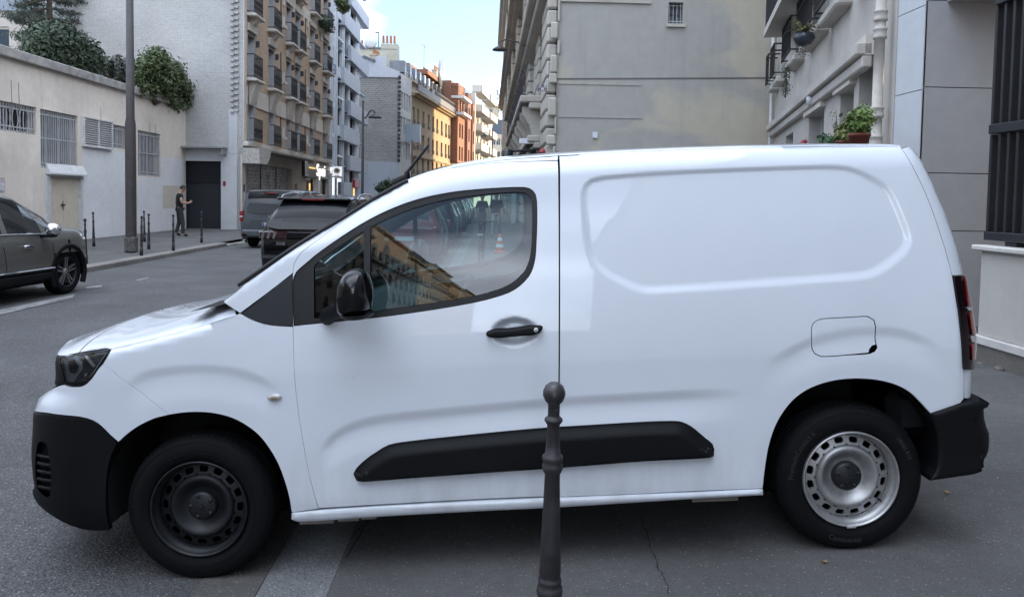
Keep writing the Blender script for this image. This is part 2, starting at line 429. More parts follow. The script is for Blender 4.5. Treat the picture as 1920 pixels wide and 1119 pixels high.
def sdf(P, poly):
    """distance to the outline, inside flag, outward normal of the nearest edge"""
    A = poly; B = np.roll(poly, -1, axis=0); P = np.asarray(P, float)
    best = np.full(len(P), 1e9); idx = np.zeros(len(P), int); ins = np.zeros(len(P), bool)
    for i in range(len(A)):
        a, b = A[i], B[i]; e = b - a; l2 = e @ e + 1e-15
        t = np.clip(((P - a) @ e) / l2, 0, 1); d = np.hypot(P[:, 0] - a[0] - t * e[0], P[:, 1] - a[1] - t * e[1])
        m = d < best; best[m] = d[m]; idx[m] = i
        c = ((a[1] > P[:, 1]) != (b[1] > P[:, 1]))
        if abs(e[1]) > 1e-12: ins ^= c & (P[:, 0] < (b[0] - a[0]) * (P[:, 1] - a[1]) / e[1] + a[0])
    ar = 0.5 * np.sum(A[:, 0] * B[:, 1] - B[:, 0] * A[:, 1]); E_ = B - A
    N = np.stack([E_[:, 1], -E_[:, 0]], 1) * (1 if ar > 0 else -1); N /= np.linalg.norm(N, axis=1)[:, None] + 1e-12
    return best, ins, N[idx]
def inset(poly, g):
    A = np.asarray(poly); n = len(A); ar = 0.5 * np.sum(A[:, 0] * np.roll(A[:, 1], -1) - np.roll(A[:, 0], -1) * A[:, 1]); s = 1 if ar > 0 else -1
    out = []
    for i in range(n):
        a = A[i] - A[i - 1]; b = A[(i + 1) % n] - A[i]
        na = np.array([a[1], -a[0]]) / (np.linalg.norm(a) + 1e-12) * s; nb = np.array([b[1], -b[0]]) / (np.linalg.norm(b) + 1e-12) * s
        m = na + nb; m = m / (np.linalg.norm(m) + 1e-9); c = max(.45, m @ na); out.append(A[i] - m * (g / c))
    return np.array(out)
def trace(px, off=0.0, closed=True, step=.03, corner=32):
    return spline([hit(a, b, off) for a, b in px], closed, step, corner)
def surf(uv, off, prof=None, fields=True):
    u, w = uv[:, 0], uv[:, 1]; v = (F(u, w) if fields else F0(u, w)) + off
    if prof is not None: v = v + prof(uv)
    return v
def panel(name, outline, mat, parent, holes=(), off=0.0, step=.03, rim=.02, gap=.001, prof=None, dense=None, fields=True, back=False):
    """a sheet of the body skin: outline (and holes) in van (u, w), lifted on to the body side"""
    outer = inset(outline, gap) if gap else np.asarray(outline)
    hs = [inset(h, -gap) if gap else np.asarray(h) for h in holes]
    lo, hi = outer.min(0), outer.max(0)
    gx = np.arange(lo[0], hi[0] + step, step); gy = np.arange(lo[1], hi[1] + step, step * .9)
    G = np.array([(x + (.5 * step if j % 2 else 0), y) for j, y in enumerate(gy) for x in gx])
    if dense is not None: G = np.concatenate([G, dense])
    d, ins, _ = sdf(G, outer); keep = ins & (d > step * .3)
    for h in hs:
        dh, ih, _ = sdf(G, h); keep &= (~ih) & (dh > step * .3)
    G = G[keep]
    loops = [outer] + hs; pts = []; edges = []
    for lp in loops:
        b = len(pts); pts += [tuple(p) for p in lp]; edges += [(b + i, b + (i + 1) % len(lp)) for i in range(len(lp))]
    pts += [tuple(p) for p in G]
    vo, _, fo, _, _, _ = delaunay_2d_cdt([Vector(p) for p in pts], edges, [], 0, 1e-7)
    V2 = np.array([(p[0], p[1]) for p in vo]); fs = [tuple(f) for f in fo]
    cen = np.array([V2[list(f)].mean(0) for f in fs]); _, ok, _ = sdf(cen, outer)
    for h in hs: ok &= ~sdf(cen, h)[1]
    fs = [f for f, o in zip(fs, ok) if o]
    vv = surf(V2, off, prof, fields); e = .002
    du = (surf(V2 + (e, 0), off, prof, fields) - surf(V2 - (e, 0), off, prof, fields)) / (2 * e)
    dw = (surf(V2 + (0, e), off, prof, fields) - surf(V2 - (0, e), off, prof, fields)) / (2 * e)
    nrm = np.stack([du, -np.ones_like(du), dw], 1); nrm /= np.linalg.norm(nrm, axis=1)[:, None]
    verts = [(a[0], b, a[1]) for a, b in zip(V2, vv)]
    out_f = []
    for f in fs:
        a, b, c = (np.array(verts[i]) for i in f[:3])
        out_f.append(f if np.cross(b - a, c - a)[1] < 0 else f[::-1])
    nrm = [tuple(x) for x in nrm]
    if rim:
        for lp in loops:
            lv = surf(lp, off, prof, fields); b = len(verts); n = len(lp)
            ed = np.roll(lp, -1, 0) - np.roll(lp, 1, 0); nn = np.stack([ed[:, 1], -ed[:, 0]], 1); nn /= np.linalg.norm(nn, axis=1)[:, None] + 1e-12
            ar = 0.5 * np.sum(lp[:, 0] * np.roll(lp[:, 1], -1) - np.roll(lp[:, 0], -1) * lp[:, 1]); s = (1 if ar > 0 else -1) * (1 if lp is outer else -1)
            for i in range(n): verts.append((lp[i][0], lv[i], lp[i][1])); nrm.append((nn[i][0] * s, -.25, nn[i][1] * s))
            for i in range(n): verts.append((lp[i][0], lv[i] + rim, lp[i][1])); nrm.append((nn[i][0] * s, .0, nn[i][1] * s))
            for i in range(n): j = (i + 1) % n; out_f.append((b + i, b + j, b + n + j, b + n + i))
    me = bpy.data.meshes.new(name); me.from_pydata(verts, [], out_f)
    me.polygons.foreach_set('use_smooth', [True] * len(me.polygons)); me.update()
    me.normals_split_custom_set_from_vertices([Vector(x).normalized() for x in nrm])
    return link(name, me, mat, parent)

# ---- materials of the van
white = paint('white_body_paint', (.72, .76, .82), rough=.4, grime=.45)
black_plastic = plain('black_grained_plastic', (.0022, .0027, .0036), .55, var=.5, scale=3.5, bump=.12, bscale=420, spec=.22)
trim_plastic = plain('dark_grey_trim', (.014, .016, .020), .55, var=.1, bump=.06, bscale=300)
gloss_black = plain('gloss_black', (.003, .003, .004), .12, spec=.45)
rubber = plain('rubber_seal', (.008, .008, .009), .5)
shell_m = plain('dark_inner_shell', (.003, .003, .004), .9, spec=.1)
void_m = plain('wheel_well_felt', (.005, .0055, .0065), .95, var=.4, scale=14)
cabin_m = plain('cabin_plastic', (.045, .05, .055), .7)
win_glass = glass('van_side_glass', (.55, .72, .72), 1.45)
rep_m = plain('repeater_amber', (.30, .22, .14), .2); chrome = plain('chrome', (.7, .7, .72), .12, 1.0, var=.05)
lamp_red = paint('red_lamp_lens', (.20, .004, .006), rough=.15)
lamp_dark = plain('smoked_lamp_lens', (.006, .002, .003), .12, spec=.3)
lamp_clear = paint('clear_lamp_lens', (.42, .40, .40), rough=.2)

van = empty('delivery_van'); van.matrix_world = Matrix.Translation(VO) @ Matrix(VM).to_4x4()
tag(van, 'white delivery van parked side-on across the pavement, closest vehicle to the camera', 'van')

# ---- traced outlines (photograph pixels, lifted on to the body)
wheel_f, wheel_r = on_v(371, 956, 0), on_v(1598, 900, 0)
arch_f = [(222, 828), (240, 812), (262, 797), (290, 784), (318, 777), (345, 773), (375, 772), (405, 775), (435, 783), (462, 797), (485, 815), (505, 840), (522, 870), (535, 905), (543, 935), (547, 960)]
arch_r = [(1430, 915), (1434, 880), (1441, 838), (1453, 800), (1470, 770), (1492, 745), (1520, 727), (1555, 715), (1590, 710), (1625, 710), (1655, 714), (1682, 722), (1706, 735), (1726, 754), (1743, 776)]
door_top = [(549, 512), (551, 497), (557, 484), (568, 471), (600, 447), (650, 411), (700, 376), (745, 348), (790, 329), (840, 317), (900, 308), (960, 304), (1046, 302)]
recess_px = [(1087, 363), (1090, 348), (1098, 338), (1112, 331), (1190, 323), (1378, 313), (1570, 308), (1602, 312), (1668, 345), (1683, 366), (1713, 439), (1716, 457), (1704, 479), (1664, 510), (1641, 523), (1601, 528), (1217, 554), (1194, 550), (1132, 519), (1105, 492), (1096, 461), (1089, 408)]
fuel_px = [(1521, 620), (1524, 606), (1534, 599), (1560, 596), (1600, 594), (1628, 593), (1639, 600), (1642, 612), (1643, 640), (1646, 652), (1641, 659), (1632, 663), (1590, 666), (1540, 669), (1529, 664), (1523, 652)]
FUEL_NOTCH = [(1646, 648), (1637, 650), (1632, 656), (1631, 664), (1640, 661), (1645, 655)]
recess_o = trace(recess_px, step=.012, corner=85)
_k = np.hanning(15); _k /= _k.sum(); recess_o = np.stack([np.convolve(np.concatenate([recess_o[-7:, i], recess_o[:, i], recess_o[:7, i]]), _k, 'valid') for i in (0, 1)], 1)
def recess_field(u, w):
    P = np.stack([u.ravel(), w.ravel()], 1); lo, hi = recess_o.min(0), recess_o.max(0); out = np.zeros(len(P))
    m = (P[:, 0] > lo[0]) & (P[:, 0] < hi[0]) & (P[:, 1] > lo[1]) & (P[:, 1] < hi[1])
    if m.any():
        d, ins, n = sdf(P[m], recess_o)
        wd_ = .030 + .018 * np.clip(n[:, 0], 0, 1) + .012 * np.clip(-n[:, 1], 0, 1) - .004 * np.clip(n[:, 1], 0, 1)
        out[m] = np.where(ins, .0105 * sstep(0, 1, d / wd_), 0)
    return out.reshape(u.shape)
FIELDS.append(recess_field)
CREASE = []
def scoop(px, A, fall, ends):
    c = np.array(sorted([tuple(hit(a, b)) for a, b in px])); c = spline(c, False, .03, 80)
    CREASE.extend([(x, np.interp(x, c[:, 0], c[:, 1]) + o) for x in np.arange(c[0][0], c[-1][0], .013) for o in (.012, .004, -.004, -.012, -.02, -.028, -.036, -.046, -.056, -.07, -.085, -.10, -.12)])
    A *= .75
    def fld(u, w):
        wc = np.interp(u, c[:, 0], c[:, 1]); s = wc - w
        k = sstep(c[0][0], c[0][0] + ends[0], u) * (1 - sstep(c[-1][0] - ends[1], c[-1][0], u))
        return A * k * sstep(-.004, .05, s) * (1 - sstep(.05, fall, s))
    FIELDS.append(fld)
scoop([(225, 722), (245, 707), (262, 697), (300, 688), (345, 683), (385, 682), (430, 686), (470, 695), (505, 712), (545, 742)], .010, .17, (.12, .16))
scoop([(1420, 690), (1450, 665), (1490, 645), (1530, 628), (1600, 613), (1660, 611), (1700, 617), (1745, 634), (1780, 656)], .010, .17, (.18, .16))
scoop([(590, 842), (610, 822), (640, 799), (690, 781), (740, 773), (820, 765), (900, 757), (1046, 744), (1200, 735), (1340, 728), (1420, 726)], .013, .16, (.10, .35))
hc = hit(965, 622)
FIELDS.append(lambda u, w: .030 * (1 - sstep(.55, 1.05, np.sqrt(((u - hc[0]) / .098) ** 2 + ((w - hc[1]) / .060) ** 2))))

# ---- body panels
bumper_w = trace([(64, 768), (67, 757), (74, 746), (88, 735), (104, 726), (117, 722), (130, 725), (150, 725), (163, 719), (172, 710), (184, 692), (193, 682), (225, 707), (270, 741), (318, 777), (290, 784), (262, 797), (240, 812), (222, 828), (207, 815), (190, 798), (175, 788), (150, 781), (110, 777), (82, 773)], corner=38)
panel('bumper_cover', bumper_w, white, van)
bumper_b = trace([(64, 772), (82, 775), (110, 779), (150, 783), (175, 790), (190, 800), (207, 817), (221, 830), (210, 852), (203, 880), (200, 920), (201, 960), (207, 993), (170, 993), (140, 986), (110, 972), (85, 955), (70, 940), (62, 920), (66, 912), (62, 880), (60, 840), (61, 800)], corner=34)
vent = trace([(72, 832), (80, 827), (89, 832), (94, 860), (97, 900), (95, 928), (88, 930), (72, 915), (68, 880)], corner=50)
bb = panel('front_bumper', bumper_b, black_plastic, van, off=-.006, rim=.03, holes=[vent])
panel('vent_recess', trace([(68, 825), (92, 825), (99, 900), (97, 934), (66, 920), (66, 870)]), shell_m, bb, off=.022, rim=0)
for k in range(5):
    y = 858 + k * 14.5
    q = [hit(x, y + dy, -.004) for x, dy in ((70, -4), (80, -1), (96, 1))]
    MB().tube([(a[0], float(F0(a[0], a[1])) + .004, a[1]) for a in q], .008, 6).build('vent_slat', black_plastic, bb)
hood_edge_px = [(208, 651), (270, 637), (330, 622), (390, 606), (430, 592), (448, 586)]
fender = trace([(210, 653), (270, 639), (330, 624), (390, 608), (430, 594), (449, 588), (470, 599), (500, 609), (549, 613), (550, 640), (552, 700), (558, 760), (567, 820), (580, 890), (597, 953), (547, 960)] + arch_f[-2:3:-1] + [(270, 741), (225, 707), (193, 682), (204, 664)], corner=34)
CREASE = np.array(CREASE)
fe = panel('front_wing', fender, white, van, dense=CREASE)
panel('pillar_trim', trace([(453, 588), (500, 551), (548, 514), (549, 560), (549, 611), (525, 611), (500, 607), (472, 598)], corner=30), trim_plastic, van, off=.002)
apil = trace([(419, 566), (440, 550), (460, 533), (480, 519), (520, 490), (560, 462), (600, 435), (640, 410), (700, 372), (740, 349), (770, 334), (800, 323), (835, 314), (870, 307), (910, 301), (950, 296), (1046, 289)] +
             [(1046, 301)] + door_top[::-1][1:] + [(500, 550), (450, 587)], corner=34)
panel('front_pillar', apil, white, van)
# door with its window
door_o = trace(door_top + [(1048, 450), (1048, 600), (1047, 760), (1045, 929), (900, 935), (750, 943), (597, 952), (580, 890), (567, 820), (558, 760), (552, 700), (550, 640), (549, 560)], corner=34)
frame_o_px = [(551, 519), (580, 488), (600, 472), (640, 444), (690, 413), (740, 389), (790, 372), (850, 360), (910, 354), (970, 351), (992, 353), (1004, 364), (1007, 390), (1006, 450), (1002, 493), (991, 519), (965, 543), (930, 557), (880, 569), (790, 584), (700, 596), (600, 606), (551, 611)]
frame_o = trace(frame_o_px, corner=50)
th_ = np.array([(hc[0] + .11 * x, hc[1] + .07 * y) for x in np.linspace(-1, 1, 22) for y in np.linspace(-1, 1, 15)])
door = panel('front_door', door_o, white, van, holes=[frame_o], dense=np.concatenate([CREASE, th_]))
glass_px = [(587, 499), (598, 487), (640, 458), (690, 427), (740, 403), (790, 385), (850, 371), (910, 363), (970, 359), (988, 361), (996, 370), (999, 395), (998, 450), (994, 486), (984, 510), (960, 532), (928, 546), (880, 558), (790, 573), (700, 586), (600, 598), (588, 598)]
gl_o = trace(glass_px, corner=50)
qf = trace([(588, 500), (598, 488), (640, 459), (682, 433), (682, 588), (600, 597), (588, 597)], corner=40)
mf = trace([(694, 426), (740, 404), (790, 386), (850, 372), (910, 364), (970, 360), (988, 362), (996, 371), (998, 395), (997, 450), (993, 486), (983, 509), (960, 531), (928, 545), (880, 557), (790, 572), (694, 586)], corner=40)
panel('window_frame', frame_o, rubber, door, holes=[qf, mf], off=.006, gap=0, rim=.022)
panel('quarter_pane', qf, win_glass, door, off=.016, rim=0, gap=-.004, fields=False)
panel('window_pane', mf, win_glass, door, off=.016, rim=0, gap=-.004, fields=False)
# rear side panel
tail_seam = [(1690, 279), (1703, 298), (1716, 322), (1732, 355), (1748, 395), (1765, 445), (1777, 485), (1785, 516)]
side_o = trace([(1048, 289), (1120, 285), (1200, 281), (1300, 277), (1400, 274), (1550, 271), (1686, 272)] + tail_seam + [(1792, 560), (1799, 605), (1804, 660), (1807, 710), (1807, 747), (1799, 757), (1775, 765), (1745, 775)] + arch_r[::-1][1:] + [(1300, 920), (1180, 926), (1047, 931), (1049, 760), (1050, 600), (1050, 450)], corner=34)
fuel_o = trace(fuel_px, corner=60)
# points packed along the bevel of the recess
rl = recess_o.min(0) - .02, recess_o.max(0) + .02
GG = np.array([(x, y) for x in np.arange(rl[0][0], rl[1][0], .010) for y in np.arange(rl[0][1], rl[1][1], .010)])
dd, ii, _ = sdf(GG, recess_o); GG = GG[(dd < .055) & (ii | (dd < .012))]
side = panel('rear_side_panel', side_o, white, van, holes=[fuel_o], step=.026, dense=np.concatenate([GG, CREASE]))
notch = trace(FUEL_NOTCH, corner=60)
flap_o = trace([(1521, 620), (1524, 606), (1534, 599), (1560, 596), (1600, 594), (1628, 593), (1639, 600), (1642, 612), (1643, 640), (1645, 647), (1637, 649), (1632, 655), (1630, 662), (1590, 666), (1540, 669), (1529, 664), (1523, 652)], corner=60)
panel('fuel_flap', flap_o, white, side, gap=.003, step=.02)
panel('flap_backing', trace([(1518, 590), (1648, 588), (1650, 668), (1518, 672)]), shell_m, side, off=.02, rim=0, fields=False)
panel('tailgate_edge', trace(tail_seam + [(1806, 514), (1795, 465), (1775, 405), (1750, 345), (1722, 292), (1703, 274)], corner=40), white, van)
tl = trace([(1786, 517), (1806, 516), (1818, 575), (1826, 625), (1826, 650), (1824, 691), (1804, 692), (1801, 640), (1794, 575)], corner=40)
tlo = panel('tail_light', tl, lamp_dark, van, off=-.012, rim=.03)
for nm, m, q in (('brake_lens', lamp_red, [(1803, 518), (1808, 518), (1817, 572), (1809, 572)]), ('reversing_lens', lamp_clear, [(1809, 574), (1818, 574), (1820, 580), (1811, 581)]),
                 ('brake_lens', lamp_red, [(1812, 583), (1820, 583), (1826, 625), (1818, 626)]), ('indicator_lens', lamp_clear, [(1817, 628), (1826, 627), (1826, 638), (1817, 640)]),
                 ('fog_lens', lamp_red, [(1817, 642), (1826, 641), (1825, 672), (1818, 674)])):
    panel(nm, trace(q), m, tlo, off=-.020, rim=.01, gap=.001, step=.02)
panel('corner_panel', trace([(1808, 695), (1823, 695), (1821, 746), (1809, 747)]), white, van, off=.004)
rb = trace([(1744, 778), (1776, 767), (1800, 759), (1822, 750), (1847, 745), (1853, 752), (1854, 782), (1864, 810), (1864, 835), (1857, 864), (1836, 884), (1800, 895), (1744, 902), (1757, 882), (1760, 850), (1757, 815)], -.02, corner=40)
# the rear bumper is a block of its own that wraps round the tail
def bumper_prof(uv): 
    d, i, n = sdf(uv, rb); k_ = sstep(.25, .75, n[:, 0]); return (.012 + .088 * k_) * (1 - np.sqrt(1 - np.clip(1 - d / (.014 + .086 * k_), 0, .99) ** 2))
def flat_panel(*a, **k):
    global F0
    keep = F0; F0 = lambda u, w: side_v(np.asarray(u, float), np.asarray(w, float)) + 0 * np.asarray(u, float)
    try: return panel(*a, **k)
    finally: F0 = keep
GUARD = False; keepF = F0; F0 = lambda u, w: side_v(np.asarray(u, float), np.asarray(w, float)) + 0 * np.asarray(u, float)
rb = spline([hit(a, b, -.02 + .06 * float(sstep(1800, 1857, a))) for a, b in [(1744, 778), (1776, 767), (1800, 759), (1822, 750), (1844, 746), (1848, 754), (1849, 782), (1857, 810), (1857, 832), (1855, 846), (1846, 866), (1828, 883), (1800, 894), (1744, 902), (1757, 882), (1760, 850), (1757, 815)]], corner=40)
F0 = keepF; GUARD = True
rbo = flat_panel('rear_bumper', rb, black_plastic, van, off=-.022, rim=.3, gap=.001, prof=bumper_prof, step=.018)
# sill
sill = trace([(547, 961), (597, 956), (750, 946), (900, 938), (1045, 932), (1300, 922), (1430, 916), (1430, 927), (1300, 934), (1045, 950), (900, 957), (700, 968), (560, 977), (547, 972)], corner=50)
def sill_prof(uv): d, i, n = sdf(uv, sill); return .012 * (1 - np.sqrt(1 - np.clip(1 - d / .018, 0, 1) ** 2)) - .010
panel('sill', sill, white, van, off=-.004, prof=sill_prof, step=.012, rim=.04)
for px0, px1, y0, y1 in ((560, 625, 975, 981), (632, 672, 970, 977), (676, 705, 969, 974), (1300, 1386, 934, 940)):
    a, b = hit(px0, y0, .03), hit(px1, y1, .03); MB().box(a[0], b[0], .04, .06, b[1], a[1] + .02).build('sill_bracket', plain('dusty_metal', (.22, .20, .18), .8), van)
# side rubbing strip
mo = trace([(662, 889), (667, 879), (685, 862), (705, 848), (728, 835), (760, 829), (850, 819), (950, 809), (1020, 803), (1100, 798), (1200, 792), (1265, 790), (1280, 792), (1297, 800), (1325, 823), (1337, 833), (1340, 843), (1339, 856), (1331, 859), (1200, 866), (1060, 877), (900, 888), (760, 898), (680, 904), (668, 902)], -.01, corner=50)
def mo_prof(uv):
    d, i, n = sdf(uv, mo); wd_ = np.where(n[:, 1] > .45, .055, np.where(np.abs(n[:, 0]) > .8, .03, .013)); return -.026 * sstep(0, 1, np.clip(d / wd_, 0, 1))
gm = np.array([(x, y) for x in np.arange(mo[:, 0].min(), mo[:, 0].max(), .012) for y in np.arange(mo[:, 1].min(), mo[:, 1].max(), .009)])
panel('rubbing_strip', mo, black_plastic, van, off=-.004, prof=mo_prof, rim=.012, gap=0, fields=False, dense=gm, step=.02)
# handle
ho = trace([(911, 626), (914, 622), (925, 618), (937, 617), (950, 617), (975, 614), (992, 611), (1014, 611), (1018, 613), (1017, 619), (1012, 625), (1000, 629), (985, 630), (960, 632), (938, 634), (918, 633), (912, 630)], -.02, corner=60)
def ho_prof(uv): d, i, n = sdf(uv, ho); return -.016 * np.sqrt(1 - np.clip(1 - d / .012, 0, 1) ** 2)
hd = panel('door_handle', ho, black_plastic, door, off=-.012, prof=ho_prof, rim=.02, gap=0, fields=False, step=.006)
kx = hit(1005, 619, -.03); kv = float(F0(kx[0], kx[1])) - .031
MB().lathe([(0, 0), (.008, 0), (.0095, -.003), (.0095, -.012)], 20, Matrix.Translation((kx[0], kv, kx[1])) @ Matrix.Rotation(R_(90), 4, 'X')).build('key_cylinder', plain('key_steel', (.75, .75, .75), .35, .3), hd)
MB().box(kx[0] - .0012, kx[0] + .0012, kv - .0018, kv, kx[1] - .005, kx[1] + .005).build('key_slot', rubber, hd)
# side repeater
sx = hit(515, 745); sv = float(F(sx[0], sx[1]))
MB().lathe([(0, -.014), (.6, -.0135), (.85, -.010), (1.0, 0), (1.06, 0)], 28, Matrix.Translation((sx[0], sv, sx[1])) @ Matrix.Rotation(R_(-3), 4, 'Y') @ Matrix.Diagonal((.031, 1, .0155, 1)) @ Matrix.Rotation(R_(90), 4, 'X').inverted() ).build('side_repeater', lamp_clear, van)

MB().lathe([(0, -.0155), (.4, -.015), (.55, -.0125)], 24, Matrix.Translation((sx[0], sv, sx[1])) @ Matrix.Rotation(R_(-3), 4, 'Y') @ Matrix.Diagonal((.031, 1, .0155, 1)) @ Matrix.Rotation(R_(90), 4, 'X').inverted()).build('repeater_lens', rep_m, van)
# ---- headlight and grille edge
hl_px = [(112, 668), (130, 664), (165, 657), (190, 652), (204, 650), (208, 653), (200, 668), (188, 686), (174, 706), (164, 716), (150, 722), (130, 722), (119, 718), (116, 700)]
hl = trace(hl_px, corner=45)
lamp_back = plain('lamp_housing', (.05, .05, .055), .35, .3)
hb = panel('headlight', hl, lamp_back, van, off=.03, rim=.0, gap=-.003, step=.02)
panel('lamp_bezel', hl, gloss_black, hb, holes=[inset(hl, .007)], off=-.001, rim=.03, gap=0, step=.02)
for nm, q, m, of in (('reflector_bowl', [(116, 672), (136, 670), (149, 681), (150, 692), (140, 706), (134, 718), (121, 717), (118, 700)], plain('lamp_reflector', (.34, .36, .38), .18, .6), .020),
                 ('projector_lens', [(124, 678), (136, 676), (142, 688), (138, 702), (128, 700)], gloss_black, .012),
                 ('daylight_strip', [(155, 666), (160, 667), (176, 686), (172, 690)], plain('lamp_strip', (.6, .6, .6), .2, .7), .012),
                 ('daylight_strip', [(196, 664), (200, 665), (178, 700), (167, 712), (165, 709)], plain('lamp_strip', (.6, .6, .6), .2, .7), .010),
                 ('dark_divider', [(150, 672), (157, 674), (172, 692), (160, 712), (142, 712), (152, 694)], gloss_black, .018),
                 ('amber_chip', [(156, 701), (161, 700), (159, 706), (155, 707)], plain('lamp_strip', (.6, .6, .6), .2, .7), .010)):
    panel(nm, trace(q, corner=60), m, hb, off=of, rim=.01, gap=.0, step=.012)
panel('lamp_cover', hl, glass('lamp_glass', (.85, .88, .9), 1.2), hb, off=.002, rim=0, gap=.002, step=.015)
panel('grille_edge', trace([(105, 667), (112, 668), (117, 700), (117, 720), (101, 722), (103, 700)]), black_plastic, van, off=.004, rim=.05)

# ---- upper skin: bonnet, scuttle, windscreen, roof
def top_edge(u, hoodonly=False):
    """upper edge of the side skin, at the crest of the roof rounding"""
    k = sstep(-1.0, -.72, u); r2 = .03 + .055 * k; wt = np.interp(u, hood_tab[:, 0], hood_tab[:, 1]) if hoodonly else top_w(u)
    r = .035 + .075 * k
    t = .93; w = wt - r + r * t
    return float(F0(u, w)), float(w)
def top_sheet(name, us, crown, mat, parent, nv=22, drop=0.0, tuck=0.02, p=2.0, lead=None, hoodonly=False):
    verts = []; faces = []
    for i, u in enumerate(us):
        v0, w0 = top_edge(u, hoodonly); v0 -= .002
        vs = [v0 + (VW - 2 * v0) * (.5 - .5 * math.cos(math.pi * j / nv)) for j in range(nv + 1)]
        for v in vs:
            x = abs(2 * (v - v0) / (VW - 2 * v0) - 1)
            c = crown(u) if callable(crown) else crown
            du = lead(x, u) if lead else 0
            verts.append((u + du, v, w0 - drop + .0 + c * (1 - x ** p) + .012 * (1 - x ** 10)))
    n = nv + 1
    for i in range(len(us) - 1):
        for j in range(nv): faces.append((i * n + j, (i + 1) * n + j, (i + 1) * n + j + 1, i * n + j + 1))
    m = MB().add(verts, faces, True); return m.build(name, mat, parent)
u_n0, u_h0, u_h1 = float(nose_tab[np.argmin(abs(nose_tab[:, 1] - .86))][0]) + .035, on_v(166, 652, .10)[0], float(U_COWL)
lead_f = lambda x, u: -.12 * (1 - x ** 2.4) * (1 - float(sstep(u_n0 + .05, u_n0 + .75, u))) - .12 * (1 - x ** 3) * float(sstep(-1.75, -1.17, u))
crown_h = lambda u: .030 + .025 * float(sstep(-2.1, -1.2, u)) - .05 * (1 - float(sstep(u_n0 - .02, u_n0 + .22, u)))
header = top_sheet('nose_header', list(np.linspace(u_n0, u_h0 - .002, 8)), crown_h, white, van, lead=lead_f)
hood = top_sheet('bonnet', list(np.linspace(u_h0 + .003, u_h1 + .006, 26)), crown_h, white, van, lead=lead_f, hoodonly=True)
# black scuttle under the windscreen
mb = MB(); 
v0, w0 = top_edge(u_h1 - .03)
mb.add([(u_h1 - .22, v0 + .03, w0 - .075), (u_h1 - .22, VW - v0 - .03, w0 - .075), (u_h1 + .16, VW - v0 - .03, w0 - .005), (u_h1 + .16, v0 + .03, w0 - .005)], [(0, 1, 2, 3)])
mb.build('scuttle', black_plastic, van)
wip = MB(); wip.tube([(u_h1 - .02, .35, w0 + .03), (u_h1 - .05, .8, w0 + .055), (u_h1 - .03, 1.25, w0 + .06)], .008, 6); wip.build('wiper', rubber, van)
u_w0, u_w1 = roof_tab[1][0], on_v(845, 310, .13)[0]
screen = top_sheet('windscreen', list(np.linspace(u_w0, u_w1, 16)), .05, glass('windscreen_glass', (.55, .68, .68), 1.5), van, drop=.012)
u_r1 = on_v(1692, 270, .13)[0]
roof = top_sheet('roof', list(np.linspace(u_w1, u_r1, 40)), .03, white, van)
sealpts = []
for px, py in ((445, 546), (480, 519), (520, 490), (560, 462), (600, 435), (640, 410), (700, 372), (740, 349), (765, 337)):
    u, w = hit(px, py + 3); v, ww = top_edge(u); sealpts.append((u, v - .008, ww + .002))
MB().tube(sealpts, .010, 6).build('windscreen_seal', rubber, van)
# drip seam above the door, aerial
ab = on_v(752, 334, .45)
a0 = on_v(764, 322, .45); a1 = on_v(804, 272, .45)
an = MB(); an.tube([(ab[0] - .03, .45, ab[1] - .03), (ab[0] + .03, .45, ab[1] - .0), (a0[0], .45, a0[1])], [.030, .022, .010], 10); an.build('aerial_base', black_plastic, van)
MB().tube([(a0[0] - .01, .45, a0[1] - .012), ((a0[0] + a1[0]) / 2, .45, (a0[1] + a1[1]) / 2), (a1[0], .45, a1[1])], [.008, .0075, .0065], 8).build('aerial', rubber, van)

# ---- dark inner shell, nose and tail, floor
mid_px = [(560, 640), (700, 625), (900, 600), (1000, 570), (1040, 470), (1040, 320), (1200, 300), (1500, 290), (1670, 290), (1740, 420), (1780, 560), (1795, 700), (1740, 745), (1640, 690), (1560, 690), (1470, 730), (1420, 850), (1410, 905), (1045, 925), (620, 945), (575, 800)]
panel('inner_shell', trace(mid_px, corner=70), shell_m, van, off=.045, rim=0, gap=0, step=.08, fields=False)
panel('inner_shell', trace([(470, 610), (540, 625), (545, 800), (580, 940), (555, 950), (520, 850), (470, 790), (400, 765), (330, 762), (260, 720), (200, 690), (215, 665), (400, 615)], corner=70), shell_m, van, off=.045, rim=0, gap=0, step=.08, fields=False)
nose = MB(); nv = 26; ws = np.linspace(.22, .95, 12); vs = []
for w in ws:
    us = np.interp(w, nose_tab[:, 1], nose_tab[:, 0]); ut = NOSE_U - (NOSE_U - us) / .93
    for j in range(nv + 1):
        v = .16 + (VW - .32) * j / nv; x = 1 - min(v, VW - v) / .85; x = max(0, x)   # inverse of the plan curve
        s = max(0.0, 1 - x ** 2.6) ** (1 / 3.2) if x < 1 else 0
        vs.append((NOSE_U + (ut - NOSE_U) * s + .012, v, w))
fs = [(i * (nv + 1) + j, i * (nv + 1) + j + 1, (i + 1) * (nv + 1) + j + 1, (i + 1) * (nv + 1) + j) for i in range(11) for j in range(nv)]
nose.add(vs, fs, True); nose.build('nose_panel', black_plastic, van)
tail = MB(); vs = []
ws = np.linspace(.35, float(top_w(1.6)) - .12, 20)
for w in ws:
    ue = float(np.interp(w, tail_tab[:, 1], tail_tab[:, 0])); 
    for j in range(11):
        v = .13 + (VW - .26) * j / 10; vs.append((ue - .05 + .03 * (1 - (2 * j / 10 - 1) ** 2), v, w))
tail.add(vs, [(i * 11 + j, i * 11 + j + 1, (i + 1) * 11 + j + 1, (i + 1) * 11 + j) for i in range(19) for j in range(10)], True)
tail.build('tailgate', white, van)
MB().box(-1.3, 1.72, .16, VW - .16, .30, .36).build('floor_pan', shell_m, van)
